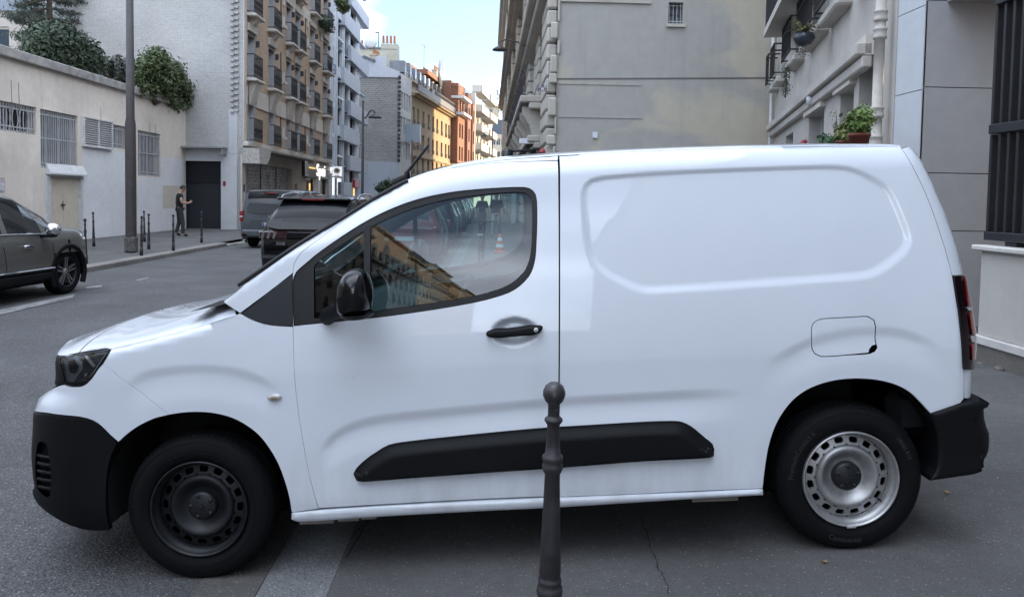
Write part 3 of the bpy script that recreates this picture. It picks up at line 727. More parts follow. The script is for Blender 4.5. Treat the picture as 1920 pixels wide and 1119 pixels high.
MB().box(1.60, float(rb[:, 0].max()) - .14, .06, VW - .06, .46, .68, bev=.05).build('rear_bumper_beam', black_plastic, van)

# ---- cabin
def cab_wall(u): 
    return [(u, .10, .35), (u, VW - .10, .35), (u, VW - .12, 1.05), (u, VW - .22, 1.66), (u, .22, 1.66), (u, .12, 1.05)]
mb = MB(); mb.add(cab_wall(.30), [(0, 1, 2, 3, 4, 5)]); mb.build('bulkhead', cabin_m, van)
mb = MB(); prof = [(-1.0, 1.00), (-.75, 1.07), (-.52, 1.05), (-.42, .98), (-.44, .75), (-.6, .5), (-1.0, .45)]
mb.prism([(p[0], p[1]) for p in prof], .10, VW - .10, Matrix(((1, 0, 0, 0), (0, 0, 1, 0), (0, 1, 0, 0), (0, 0, 0, 1)))); mb.build('dashboard', cabin_m, van)
sw = Matrix.Translation((-.30, .42, 1.03)) @ Matrix.Rotation(R_(62), 4, 'Y').inverted()
mb = MB(); ring = [sw @ Vector((.19 * math.cos(a), .19 * math.sin(a), 0)) for a in np.linspace(0, 2 * math.pi, 33)]
mb.tube(ring, .016, 8, cap=False); 
for a in (0, math.pi, -math.pi / 2): mb.tube([sw @ Vector((.19 * math.cos(a), .19 * math.sin(a), 0)), sw @ Vector((0, 0, -.02))], .014, 6)
mb.lathe([(0, .0), (.06, -.005), (.065, -.03), (0, -.035)], 16, sw); mb.build('steering_wheel', cabin_m, van)
for v0 in (.28, .95):
    st = MB(); st.box(-.28, .12, v0, v0 + .5, .45, .62, bev=.06); st.box(.06, .2, v0 + .02, v0 + .48, .6, 1.0, bev=.06); st.build('seat', plain('seat_cloth', (.03, .032, .036), .95, bump=.2), van)
mb = MB(); mb.add([(-.05, .25, 1.70), (.3, .25, 1.70), (.3, VW - .25, 1.70), (-.05, VW - .25, 1.70)], [(0, 1, 2, 3)]); mb.build('headlining', plain('headlining_cloth', (.30, .30, .30), .95), van)

# ---- wheel wells
for nm, arch, (cu, cw) in (('wheel_well', arch_f + [], wheel_f), ('wheel_well', arch_r, wheel_r)):
    mb = MB(); vs = []; n = 26; rr = .39; fs = []
    for k in range(n + 1):
        th = R_(-6 + 192 * k / n); c, s = math.cos(th), math.sin(th)
        for v in (.012, .10, .42): vs.append((cu + (rr + .02 * (v > .05)) * c, v, max(.12, cw + .03 + (rr + .03) * s)))
    for k in range(n):
        for j in range(2): fs.append((k * 3 + j, k * 3 + j + 1, k * 3 + j + 4, k * 3 + j + 3))
    mb.add(vs, fs, True)
    mb.add([(cu - .5, .43, .1), (cu + .5, .43, .1), (cu + .5, .43, .95), (cu - .5, .43, .95)], [(0, 1, 2, 3)])
    mb.build(nm, void_m, van)
    # black lip round the opening, behind the painted edge
lf = [hit(a, b) for a, b in ((219, 835), (209, 855), (203, 885), (201, 930), (203, 960), (206, 985))]
pts = [(p[0] - .004, float(F0(p[0], p[1])) + .012, p[1]) for p in lf]; q = [(p[0] + .015, .42, p[2]) for p in pts]
mb = MB(); mb.add(pts + q, [(i, i + 1, i + 7, i + 6) for i in range(5)], True); mb.build('arch_liner', void_m, van)
# ---- wheels
tyre_m = plain('tyre_rubber', (.0042, .0046, .0056), .75, var=.3, scale=14, bump=.08, bscale=120, spec=.16)
steel_d = plain('black_wheel_steel', (.008, .009, .011), .5, .2, var=.3, scale=16, dirt=.0)
steel_s = plain('silver_wheel_steel', (.42, .42, .42), .42, .75, var=.12, scale=18, dirt=.35)
hub_m = plain('hub_cap_plastic', (.005, .006, .008), .45, var=.2)
def wheel(parent, cu, cw, rim_m, r=.317, v0=.0, width=.195, lettering=False, phase=0.0):
    """local z of the lathe points along +v, 0 at the outer tyre face"""
    M = Matrix.Translation((cu, v0, cw)) @ Matrix.Rotation(R_(-90), 4, 'X')   # z -> +v ... y -> -w
    M = Matrix(((1, 0, 0, cu), (0, 0, 1, v0), (0, 1, 0, cw), (0, 0, 0, 1)))
    hb_ = .5 * width
    prof = [(.207, .022), (.214, .010), (.224, .004), (.240, -.001), (.262, -.003), (.282, .002), (.296, .009), (.305, .019), (.311, .030)]
    tread = [(.3155, .045), (.3165, .06), (.3165, .068), (.310, .070), (.310, .076), (.317, .078), (.317, .096), (.310, .098), (.310, .104), (.317, .106), (.3165, .13), (.314, .16), (.30, .185), (.25, .195), (.21, .18)]
    w = MB(); w.lathe(prof, 96, M)
    w.lathe([prof[-1]] + tread, 96, M)
    ty = w.build('wheel', tyre_m, parent, split=50)
    # shoulder blocks: sipes cut between raised lugs
    lg = MB(); NL = 76
    for k in range(NL):
        a0 = 2 * math.pi * (k + .10) / NL; a1 = 2 * math.pi * (k + .90) / NL
        pts = []
        for (rr, h) in ((.3065, .020), (.3135, .030), (.3185, .045), (.3195, .066)):
            for a in (a0, a1): pts.append(M @ Vector((rr * math.cos(a), rr * math.sin(a), h)))
        for (rr, h) in ((.300, .022), (.305, .066)):
            for a in (a0, a1): pts.append(M @ Vector((rr * math.cos(a), rr * math.sin(a), h)))
        lg.add(pts, [(0, 1, 3, 2), (2, 3, 5, 4), (4, 5, 7, 6), (0, 2, 4, 6, 10, 8), (1, 9, 11, 7, 5, 3), (8, 9, 1, 0), (6, 7, 11, 10)])
    lg.build('tread_lugs', tyre_m, ty)['kind'] = 'stuff'
    MB().lathe([(.242, -.0015), (.2435, -.0035), (.245, -.0015)], 96, M).build('sidewall_rib', tyre_m, ty)
    MB().lathe([(.288, .0035), (.2895, .0025), (.291, .0045)], 96, M).build('sidewall_rib', tyre_m, ty)
    # steel rim: lip, barrel, pierced disc, dish
    rm = MB(); rm.lathe([(.207, .024), (.2085, .006), (.205, .000), (.200, .002), (.197, .012), (.190, .026), (.184, .032), (.182, .055)], 72, M); 
    rm.build('rim_lip', rim_m, ty)
    ds = MB(); NH = 16; ro, ri = .184, .139
    for k in range(NH):
        a0 = 2 * math.pi * k / NH + phase; da = 2 * math.pi / NH; ac = a0 + da / 2; nn = 20; outer = []; inner = []; deep = []
        for q in range(nn):
            t = 2 * math.pi * q / nn; c, s = math.cos(t), math.sin(t)
            m = max(abs(c), abs(s)); oc, os_ = c / m, s / m
            rr = (ro + ri) / 2 + (ro - ri) / 2 * os_; a = ac + da / 2 * oc
            hgt = lambda rad: .052 + .006 * ((rad - .161) / .022)
            outer.append(M @ Vector((rr * math.cos(a), rr * math.sin(a), hgt(rr))))
            e = (abs(c) ** 4 + abs(s) ** 4) ** -.25
            rr2 = .161 + .0125 * e * s; a2 = ac + (.0185 / .161) * e * c
            inner.append(M @ Vector((rr2 * math.cos(a2), rr2 * math.sin(a2), hgt(rr2))))
            deep.append(M @ Vector((rr2 * math.cos(a2), rr2 * math.sin(a2), hgt(rr2) + .012)))
        ds.add(outer + inner + deep, [(q, (q + 1) % nn, nn + (q + 1) % nn, nn + q) for q in range(nn)] + [(nn + q, nn + (q + 1) % nn, 2 * nn + (q + 1) % nn, 2 * nn + q) for q in range(nn)])
    ds.lathe([(.139, .0455), (.133, .036), (.127, .0315), (.119, .031), (.110, .036), (.098, .047), (.086, .057), (.078, .062), (.07, .064), (0, .064)], 72, M)
    ds.build('wheel_disc', rim_m, ty, split=40)
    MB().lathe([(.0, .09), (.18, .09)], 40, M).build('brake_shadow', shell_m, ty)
    hc_ = MB(); hc_.lathe([(0, .030), (.028, .030), (.034, .032), (.052, .034), (.060, .039), (.063, .047), (.063, .066)], 40, M); hb2 = hc_.build('hub_cap', hub_m, ty)
    for k in range(5):
        a = R_(90 + 72 * k + (0 if phase == 0 else 14)); MB().lathe([(0, .030), (.0075, .030), (.0095, .033), (.0095, .040)], 12, M @ Matrix.Translation((.047 * math.cos(a), .047 * math.sin(a), 0))).build('bolt_cover', hub_m, hb2)
    # embossed rearing-beast emblem, a few raised strokes
    em = MB(); S = .018
    for st in ([(-.3, -1), (-.1, -.45), (.15, -.1), (.2, .35), (-.05, .7), (-.4, .8), (-.55, .55)], [(.15, .2), (-.35, .25), (-.7, .1)], [(.15, 0), (-.3, -.1), (-.6, -.3)], [(.1, -.4), (.5, -.65), (.35, -1)], [(.15, -.15), (.6, -.1), (.75, .3)]):
        em.tube([M @ Vector((x * S, y * S, .029)) for x, y in st], .0022, 6)
    em.build('emblem', hub_m, hb2)
    MB().tube([M @ Vector((.172 * math.cos(R_(-38)), .172 * math.sin(R_(-38)), .05)), M @ Vector((.166 * math.cos(R_(-38)), .166 * math.sin(R_(-38)), .018))], .0042, 8).build('valve', rubber, ty)
    if lettering:
        lm = plain('raised_rubber', (.024, .025, .028), .6)
        for txt, rad, a_c, size in (('PremiumContact 6', .262, 152, .030), ('Continental', .262, 262, .030), ('195/65 R15', .262, 30, .024)):
            me = text_mesh(txt, size, depth=.0006); L = max(v.co.x for v in me.vertices) - min(v.co.x for v in me.vertices)
            up = a_c < 200
            for v in me.vertices:
                x, y, z = v.co
                a = R_(a_c) - x / rad if up else R_(a_c) + x / rad
                rr = rad + (y if up else -y); v.co = M @ Vector((rr * math.cos(a), rr * math.sin(a), -.0035 + z))
            link('sidewall_lettering', me, lm, ty)
    return ty
wf = wheel(van, wheel_f[0], wheel_f[1], steel_d, v0=.004, phase=.12)
wr = wheel(van, wheel_r[0], wheel_r[1], steel_s, v0=.004, lettering=True)
wt_ = MB(); wt_.box(-.02, .02, 0, .006, -.006, .006, bev=.002); bwt = wt_.build('balance_weight', plain('lead_weight', (.5, .5, .5), .5, .4), wr); bwt.location = (wheel_r[0] - .005, .0, wheel_r[1] - .203)
for w_ in (wf, wr):
    c = copy_tree(w_, van); c.scale = (1, -1, 1); c.location = (0, VW, 0)
# ---- mirror
mir = MB(); n1, n2 = 22, 30; vs = []; mc = on_v(665, 550, -.17)
for i in range(n1 + 1):
    ph = -math.pi / 2 + math.pi * i / n1
    for j in range(n2):
        th = 2 * math.pi * j / n2; e = .75
        sg = lambda x, p: math.copysign(abs(x) ** p, x)
        x = sg(math.cos(ph), .8) * sg(math.cos(th), e); y = sg(math.cos(ph), .8) * sg(math.sin(th), e); z = sg(math.sin(ph), .8)
        tpr = 1 - .13 * z
        vs.append((mc[0] + .070 * x * tpr + .008 * z, -.17 + .10 * y, mc[1] + .098 * z))
fs = [(i * n2 + j, i * n2 + (j + 1) % n2, (i + 1) * n2 + (j + 1) % n2, (i + 1) * n2 + j) for i in range(n1) for j in range(n2)]
mir.add(vs, fs, True); mo_ = mir.build('wing_mirror', gloss_black, van)
b0 = on_v(612, 596, 0.02); b1 = on_v(628, 585, -.05)
MB().tube([(b0[0], .05, b0[1] - .01), (b0[0] + .02, -.04, b0[1] + .02), (mc[0] - .03, -.12, mc[1] - .05), (mc[0] - .01, -.16, mc[1] - .03)], [.035, .034, .034, .028], 12).build('mirror_arm', black_plastic, mo_)
MB().lathe([(0, -.012), (.05, -.010), (.064, 0), (.066, .010)], 24, Matrix.Translation((mc[0] + .006, -.17, mc[1] - .088)) @ Matrix.Diagonal((1, 1.45, 1, 1))).build('mirror_base', trim_plastic, mo_)
# ---- the far flank repeats the near one
for o in list(van.children):
    if o.name.split('.')[0] in ('front_door', 'front_wing', 'front_pillar', 'pillar_trim', 'rear_side_panel', 'bumper_cover', 'front_bumper', 'sill', 'tailgate_edge', 'tail_light', 'headlight', 'wing_mirror', 'rubbing_strip', 'corner_panel', 'inner_shell') and not o.get('mirrored'):
        c = copy_tree(o, van); c.scale = (1, -1, 1); c.location = (0, VW, 0)
# ================================================================== foreground bollard
iron = plain('bollard_iron', (.030, .027, .030), .5, .1, var=.25, scale=22, bump=.25, bscale=90, dirt=.4)
def bz(py, Y=2.5): return at_y(1037, py, Y)[2]
BZ0 = pz(.16)
def bollard_prof(s=1.0):
    P = [(0, 715), (9, 717), (17, 723), (21.5, 733), (21.5, 741), (17, 751), (11.5, 757), (11.3, 779), (13, 781), (17, 784), (17.5, 788), (14, 793), (12, 796), (13, 830), (15, 851), (19.5, 854), (20, 861), (17, 866), (19.5, 870), (20, 877), (17, 884), (14.5, 888), (16, 940), (19, 1020), (21, 1073), (19.5, 1076), (19, 1080), (22, 1083), (22.5, 1089), (20, 1094), (24, 1098), (25.5, 1106), (24, 1114), (21, 1119)]
    return [(r * 2.5 / FPX, bz(py) - BZ0) for r, py in P]
prof = bollard_prof(); zl = prof[-1][1]
prof = prof + [(.037, zl - .02), (.037, zl - .05), (.045, zl - .055), (.048, 0), (0, 0)]
bo = empty('bollard', (float(at_y(1039, 736, 2.5)[0]) - .003, 2.5, BZ0)); bo.rotation_euler = (0, R_(.2), 0)
tag(bo, 'tall dark iron bollard with a ball head standing in front of the white van', 'bollard')
MB().lathe(prof[7:], 40).build('post', iron, bo)
tt = NT('chipped_ball_iron'); vv_ = tt.coord(); nn_ = tt.noise(vv_, 45, 5, .6)
tt.L(tt.mix(tt.ramp(nn_, [(.60, 0.0), (.66, 1.0)]), (.030, .027, .030), (.10, .105, .085)), tt.b.inputs['Base Color']); setp(tt.b, Roughness=.4)
MB().lathe(prof[:8], 40).build('ball_head', tt.m, bo)
BPROF = [(r * .9, z) for r, z in prof]
# ================================================================== buildings: shared pieces
class Fac:
    """a facade plane: local x runs along it, local -y is outwards, z is up"""
    def __init__(s, ox, oy, dx, dy, z0=0.0):
        l = math.hypot(dx, dy); s.o = np.array([ox, oy, z0]); s.d = np.array([dx / l, dy / l, 0]); s.n = np.array([-dy / l, dx / l, 0])
        s.rz = math.atan2(dy, dx)
    def loc(s, px, py, out=0.0):
        d = ray(px, py); o = CAM - s.o + s.n * out
        k = -(o @ s.n) / (d @ s.n); p = o + d * k; return float(p @ s.d), float(p[2])
    def x(s, px, py=371, out=0.0): return s.loc(px, py, out)[0]
    def z(s, px, py, out=0.0): return s.loc(px, py, out)[1]
    def w(s, x, y, z): return s.o + s.d * x + s.n * y + np.array([0, 0, z])
    def empty(s, name): return empty(name, tuple(s.o), s.rz)
def wall(mb, x0, x1, z0, z1, holes=(), y=0.0, reveal=.22):
    """front skin with openings and their reveals"""
    xs = sorted(set([x0, x1] + [min(max(h[k], x0), x1) for h in holes for k in (0, 1)])); zs = sorted(set([z0, z1] + [min(max(h[k], z0), z1) for h in holes for k in (2, 3)]))
    for i in range(len(xs) - 1):
        for j in range(len(zs) - 1):
            cx, cz = (xs[i] + xs[i + 1]) / 2, (zs[j] + zs[j + 1]) / 2
            if any(h[0] < cx < h[1] and h[2] < cz < h[3] for h in holes): continue
            mb.add([(xs[i], y, zs[j]), (xs[i + 1], y, zs[j]), (xs[i + 1], y, zs[j + 1]), (xs[i], y, zs[j + 1])], [(0, 1, 2, 3)])
    return mb
def reveals(mb, holes, y=0.0, d=.22):
    for a, b, c, e in holes:
        mb.add([(a, y, c), (b, y, c), (b, y + d, c), (a, y + d, c), (a, y, e), (b, y, e), (b, y + d, e), (a, y + d, e)], [(0, 1, 2, 3), (4, 7, 6, 5), (0, 3, 7, 4), (1, 5, 6, 2)])
    return mb
dark_glass = MATS.setdefault('dark_window_glass', None)
t_ = NT('dark_window_glass'); t_.b.inputs['Base Color'].default_value = (.018, .022, .026, 1); setp(t_.b, Roughness=.06); MATS['dark_window_glass'] = dark_glass = t_.m
t_ = NT('curtained_window_glass'); nn_ = t_.noise(t_.coord(), 3, 4); t_.L(t_.ramp(nn_, [(.3, (.16, .18, .2)), (.7, (.3, .32, .34))]), t_.b.inputs['Base Color']); setp(t_.b, Roughness=.08); curtain_glass = t_.m
frame_w = plain('window_frame_white', (.62, .62, .62), .5)
frame_d = plain('window_frame_dark', (.06, .06, .065), .5)
rail_m = plain('wrought_iron', (.016, .016, .020), .5)
WIN = {}
def window(parent, x0, x1, z0, z1, y=.2, frame=frame_w, pane=None, mull=1, trans=0, name='window'):
    """frame with its pane set in an opening; alike windows share their meshes"""
    w, h = round(x1 - x0, 2), round(z1 - z0, 2); key = (w, h, frame.name, (pane or dark_glass).name, mull, trans)
    if key not in WIN:
        f = min(.07, w * .12); mb = MB(); mb.box(0, f, -.03, .05, 0, h); mb.box(w - f, w, -.03, .05, 0, h); mb.box(f, w - f, -.03, .05, 0, f); mb.box(f, w - f, -.03, .05, h - f, h)
        for k in range(mull): xc = w * (k + 1) / (mull + 1); mb.box(xc - f * .45, xc + f * .45, -.025, .045, f, h - f)
        for k in range(trans): zc = h * (k + 1) / (trans + 1); mb.box(f, w - f, -.02, .04, zc - f * .3, zc + f * .3)
        pm = MB(); pm.add([(0, .02, 0), (w, .02, 0), (w, .02, h), (0, .02, h)], [(0, 1, 2, 3)])
        WIN[key] = (mb.mesh('window'), pm.mesh('pane'))
        WIN[key][0].materials.append(frame); WIN[key][1].materials.append(pane or dark_glass)
    a, b = WIN[key]; o = link(name, a, None, parent); o.location = (x0, y, z0); link('pane', b, None, o); return o
RAILS = {}
def railing(parent, x0, x1, z0, h, y0=-.12, nb=9, scroll=True):
    w = round(x1 - x0, 2); key = (w, round(h, 2), nb, round(y0, 2))
    if key not in RAILS:
        mb = MB(); t = .022
        mb.box(0, w, -.02, .02, h - .04, h); mb.box(0, w, -.015, .015, .04, .07); mb.box(0, w, -.015, .015, h * .72, h * .75)
        for k in range(nb + 1): x = w * k / nb; mb.box(x - t / 2, x + t / 2, -.012, .012, .0, h)
        for k in range(nb):
            if scroll: x = w * (k + .5) / nb; mb.tube([(x - w / nb * .3, 0, h * .15), (x + w / nb * .3, 0, h * .38), (x - w / nb * .3, 0, h * .6)], .010, 4)
        for xx in (0, w): mb.box(xx - .015, xx + .015, 0, -y0, h - .04, h); mb.box(xx - .015, xx + .015, 0, -y0, .04, .07)
        me = mb.mesh('railing'); me.materials.append(rail_m); RAILS[key] = me
    o = link('railing', RAILS[key], None, parent); o.location = (x0, y0, z0); return o
def brickm(name, axes, c1, c2, mortar, sx=1.0, bump=.4, paintover=0.0, scale=1.0, bh=.07, bw=.22, ms=.012):
    if name in MATS: return MATS[name]
    t = NT(name); v = t.coord(axes)
    b = t.N('ShaderNodeTexBrick', i_Scale=scale); b.inputs['Brick Width'].default_value = bw; b.inputs['Row Height'].default_value = bh; b.inputs['Mortar Size'].default_value = ms
    b.inputs['Color1'].default_value = rgb(c1); b.inputs['Color2'].default_value = rgb(c2); b.inputs['Mortar'].default_value = rgb(mortar); t.L(v, b.inputs['Vector'])
    n = t.noise(v, .35, 8, .65); c = t.mix(1.0, b.outputs['Color'], t.ramp(n, [(.3, .82), (.7, 1.12)]), 'MULTIPLY')
    n2 = t.noise(v, 9, 4); c = t.mix(1.0, c, t.ramp(n2, [(.3, .88), (.7, 1.1)]), 'MULTIPLY')
    if paintover:
        sp = t.N('ShaderNodeMapping'); sp.inputs['Scale'].default_value = (1.2, 9, 1); t.L(v, sp.inputs[0]); n3 = t.noise(sp.outputs[0], 1.6, 7, .75)
        c = t.mix(t.math('MULTIPLY', t.ramp(n3, [(.56, 0.0), (.68, 1.0)]), paintover), c, tuple(x * .5 for x in c1))
    t.L(c, t.b.inputs['Base Color']); setp(t.b, Roughness=.9); t.bump(b.outputs['Fac'], -bump, .02)
    MATS[name] = t.m; return t.m
def render_wall(name, col, stain=.35, axes='xzy', streak=True, patch=None, bump=.15):
    """painted render: blotches, rain streaks, fine grain"""
    if name in MATS: return MATS[name]
    t = NT(name); v = t.coord(axes)
    n1 = t.noise(v, .45, 9, .62, .5); n2 = t.noise(v, 5, 6, .6)
    c = t.mix(1.0, tuple(col), t.ramp(n1, [(.3, 1 - stain * .45), (.7, 1 + stain * .25)]), 'MULTIPLY')
    c = t.mix(1.0, c, t.ramp(n2, [(.3, .95), (.7, 1.04)]), 'MULTIPLY')
    if streak:
        mp = t.N('ShaderNodeMapping'); mp.inputs['Scale'].default_value = (3.2, .22, 1); t.L(v, mp.inputs[0]); n3 = t.noise(mp.outputs[0], 1.5, 7, .7)
        c = t.mix(t.math('MULTIPLY', t.ramp(n3, [(.54, 0.0), (.8, 1.0)]), stain), c, tuple(x * .5 for x in col))
    if patch:
        n4 = t.noise(v, .16, 8, .6, 1.2); c = t.mix(t.ramp(n4, [(.47, 0.0), (.55, 1.0)]), c, patch)
    t.L(c, t.b.inputs['Base Color']); setp(t.b, Roughness=.9); t.bump(t.noise(v, 40, 4), bump, .01)
    MATS[name] = t.m; return t.m
def stucco(name, col, **k): return render_wall(name, col, **k)
stone_m = render_wall('weathered_stone', (.44, .41, .36), .6, axes='xzy', bump=.4)
zinc_m = plain('zinc_roof', (.20, .22, .25), .45, .5, var=.15, scale=2)
GT = bpy.data.objects
def boxobj(name, mat, parent, *a, bev=0.0): return MB().box(*a, bev=bev).build(name, mat, parent)

# ================================================================== left: low rendered workshop
leftpave = pave_m
mb = MB(); 
xs = [-40, -12.6, -8.62]; 
tag(sheet('pavement', [-60, -12.6, -8.4, -8.34], [-40, -6, 14, 20, 24, 30, 50, 74], lambda x, y: .03 if x < -8.5 else .02, pave_m), kind='structure')
lk = empty('kerb'); lk['kind'] = 'structure'
y = -20.0; kb_light = asphalt('kerb_stone_pale', (.19, .18, .165), .3, .95, .3, 120)
random.seed(3)
while y < 72:
    L = random.choice((1.0, 1.3, 1.6)); drop = .10 * (1 - max(0, min(1, abs(y - 24.5) / 2.2 - .1))) if 22 < y < 27 else 0
    # the kerb drops in front of the garage
    mb = MB().box(-8.36, -8.06, y + .006, y + L - .006, ZR - .08, .026 - drop + random.uniform(-.006, .006), bev=.02); mb.build('kerb_stone', kb_light, lk); y += L
FL = Fac(-12.6, -6, 0, 1, .03)
ws = FL.empty('workshop_building'); tag(ws, 'low cream rendered workshop with barred windows and plants on its flat roof', 'building')
cream = render_wall('cream_render', (.78, .70, .61), .42, axes='xzy')
wpaint = render_wall('white_lower_paint', (.76, .76, .77), .25)
x_end = 38.2
def pxr(x0, y0, x1, y1): a = FL.loc(x0, y0); b = FL.loc(x1, y1); return (a[0], b[0], b[1], a[1])
h1 = (FL.x(-70, 200), FL.x(68, 210), FL.z(34, 249), FL.z(34, 195)); h2 = (FL.x(76, 250), FL.x(146, 250), FL.z(111, 317), FL.z(111, 211)); h3 = (FL.x(153, 250), FL.x(207, 250), FL.z(180, 275), FL.z(180, 226))
h4 = (FL.x(209, 250), FL.x(243, 250), FL.z(226, 279), FL.z(226, 236)); h5 = (FL.x(259, 280), FL.x(301, 280), FL.z(280, 331), FL.z(280, 248)); hd_ = (FL.x(91, 390), FL.x(152, 390), .0, FL.z(121, 332))
h0 = (FL.x(-70, 200) - 5, FL.x(-70, 200) - 1.5, h1[2], h1[3])
holes = [h0, h1, h2, h4, h5, hd_]
mb = MB(); ztop = FL.z(172, 138) - .28
wall(mb, 0, x_end, 0, ztop, holes); reveals(mb, holes, d=.28); mb.add([(0, 10, 0), (0, 0, 0), (0, 0, ztop), (0, 10, ztop), (x_end, 10, 0), (x_end, 0, 0), (x_end, 0, ztop), (x_end, 10, ztop)], [(0, 1, 2, 3), (4, 5, 6, 7), (3, 2, 6, 7)])
mb.build('wall', cream, ws)
boxobj('coping', plain('coping_concrete', (.36, .34, .32), .9, var=.3, scale=4, dirt=.6), ws, 0, x_end, -.14, .3, ztop, ztop + .26, bev=.02)
# repainted areas sit a few millimetres proud
zp = FL.z(180, 277)
for nm, a, m in (('repaint_patch', (hd_[1] + .12, FL.x(256, 300), .02, zp - .02), wpaint), ('repaint_patch', (h5[1] + .06, FL.x(344, 300), .02, FL.z(320, 296)), wpaint), ('repaint_patch', (h5[0] - .02, h5[1] + .04, .02, h5[2] - .05), wpaint), ('repaint_patch', (FL.x(305, 370), FL.x(341, 370), FL.z(320, 391), FL.z(320, 348)), render_wall('beige_patch', (.62, .57, .48), .3))):
    off = -.004 if a[0] != FL.x(305, 370) else -.008
    boxobj(nm, m, ws, a[0], a[1], off, .01, a[2], a[3])
bar_m = plain('painted_window_bars', (.42, .42, .43), .6)
for hh, nbar, bent in ((h0, 18, 0), (h1, 26, 1), (h2, 17, 0), (h4, 12, 0), (h5, 15, 0)):
    n = 2 if hh[1] - hh[0] > 1.2 else 1
    window(ws, hh[0], hh[1], hh[2], hh[3], y=.24, frame=frame_w, mull=n, trans=0, pane=curtain_glass if hh is h2 else dark_glass)
    mb = MB(); W_ = hh[1] - hh[0]
    for k in range(nbar + 1):
        x = hh[0] + W_ * (k + .5) / (nbar + 1); zs = np.linspace(hh[2] - .05, hh[3], 9)
        bx = (lambda t: .10 * math.sin(t * math.pi) ** 2 * math.sin(k * 1.7)) if bent and k > nbar * .55 and k < nbar - 1 else (lambda t: 0)
        mb.tube([(x + bx(i / 8), .05 - .0 * i, z) for i, z in enumerate(zs)], .017, 5)
    mb.box(hh[0], hh[1], .03, .06, hh[2] + .12, hh[2] + .16); mb.box(hh[0], hh[1], .03, .06, hh[3] - .16, hh[3] - .12)
    if hh[3] - hh[2] > 1.5: mb.box(hh[0], hh[1], .03, .06, (hh[2] + hh[3]) / 2, (hh[2] + hh[3]) / 2 + .04)
    mb.build('window_bars', bar_m, ws)
lv = MB(); W_ = h3[1] - h3[0]; H_ = h3[3] - h3[2]
for a, b in ((0, .05), (W_ / 2 - .03, W_ / 2 + .03), (W_ - .05, W_)): lv.box(h3[0] + a, h3[0] + b, -.09, -.004, h3[2], h3[3])
lv.box(h3[0], h3[1], -.10, -.004, h3[2] - .05, h3[2]); lv.box(h3[0], h3[1], -.10, -.004, h3[3], h3[3] + .05)
lvo = lv.build('louvre', frame_w, ws)
for k in range(12):
    z = h3[2] + H_ * (k + .1) / 12; mb = MB(); mb.add([(h3[0] + .05, -.09, z), (h3[1] - .05, -.09, z), (h3[1] - .05, -.01, z + H_ / 12 * .75), (h3[0] + .05, -.01, z + H_ / 12 * .75), (h3[0] + .05, -.085, z - .012), (h3[1] - .05, -.085, z - .012), (h3[1] - .05, -.005, z + H_ / 12 * .75 - .012), (h3[0] + .05, -.005, z + H_ / 12 * .75 - .012)], [(0, 1, 2, 3), (4, 7, 6, 5), (0, 4, 5, 1), (2, 6, 7, 3)])
    mb.build('slat', frame_w, lvo)
doorm = plain('beige_door_paint', (.62, .55, .44), .55, var=.06, dirt=.2)
dW = hd_[1] - hd_[0]
dro = boxobj('double_door', doorm, ws, hd_[0] + .06, hd_[0] + .06 + (dW - .12) / 2 - .006, .06, .12, .02, hd_[3] - .02)
boxobj('door_leaf', doorm, dro, hd_[0] + .06 + (dW - .12) / 2 + .006, hd_[1] - .06, .06, .12, .02, hd_[3] - .02)
boxobj('door_handle', plain('door_lever', (.05, .05, .05), .4, .6), dro, hd_[0] + dW / 2 - .16, hd_[0] + dW / 2 + .04, .01, .05, 1.08, 1.11); boxobj('door_plate', plain('door_plate', (.35, .33, .3), .4, .6), dro, hd_[0] + dW / 2 - .06, hd_[0] + dW / 2 - .01, .045, .06, .95, 1.2)
fj = MB(); fj.box(hd_[0] - .16, hd_[0] + .05, -.05, .14, 0, hd_[3] + .02); fj.box(hd_[1] - .05, hd_[1] + .06, -.03, .14, 0, hd_[3]); fj.box(hd_[0] - .05, hd_[1] + .05, -.02, .14, hd_[3] - .02, hd_[3] + .06); fj.build('door_frame', plain('chipped_white', (.58, .58, .58), .6, dirt=.35, scale=12), ws)
hoodm = MB(); hoodm.prism([(-.005, hd_[3] + .36), (-.15, hd_[3] + .10), (-.15, hd_[3] + .05), (-.005, hd_[3] + .06)], hd_[0] - .12, hd_[1] + .12, Matrix(((0, 0, 1, 0), (1, 0, 0, 0), (0, 1, 0, 0), (0, 0, 0, 1)))); hoodm.build('door_canopy', frame_w, ws)
boxobj('poster', plain('poster_paper', (.52, .45, .45), .7, var=.3, scale=8), ws, FL.x(-12, 345), FL.x(9, 345), -.012, -.004, FL.z(0, 360), FL.z(0, 333))
boxobj('poster', plain('poster_white', (.6, .6, .63), .7, var=.2, scale=9), ws, FL.x(-10, 345), FL.x(7, 345), -.02, -.013, FL.z(0, 357), FL.z(0, 342))
for cx in (20, 34, 188, 280, 290):
    xx = FL.x(cx, 130); z1 = FL.z(cx, 120 + cx * .3 + 25)
    MB().tube([(xx, -.006, z1), (xx + .02, -.006, z1 - .6), (xx, -.006, z1 - 1.0)], .008, 4).build('render_crack', plain('crack_stain', (.25, .22, .19), .9), ws)

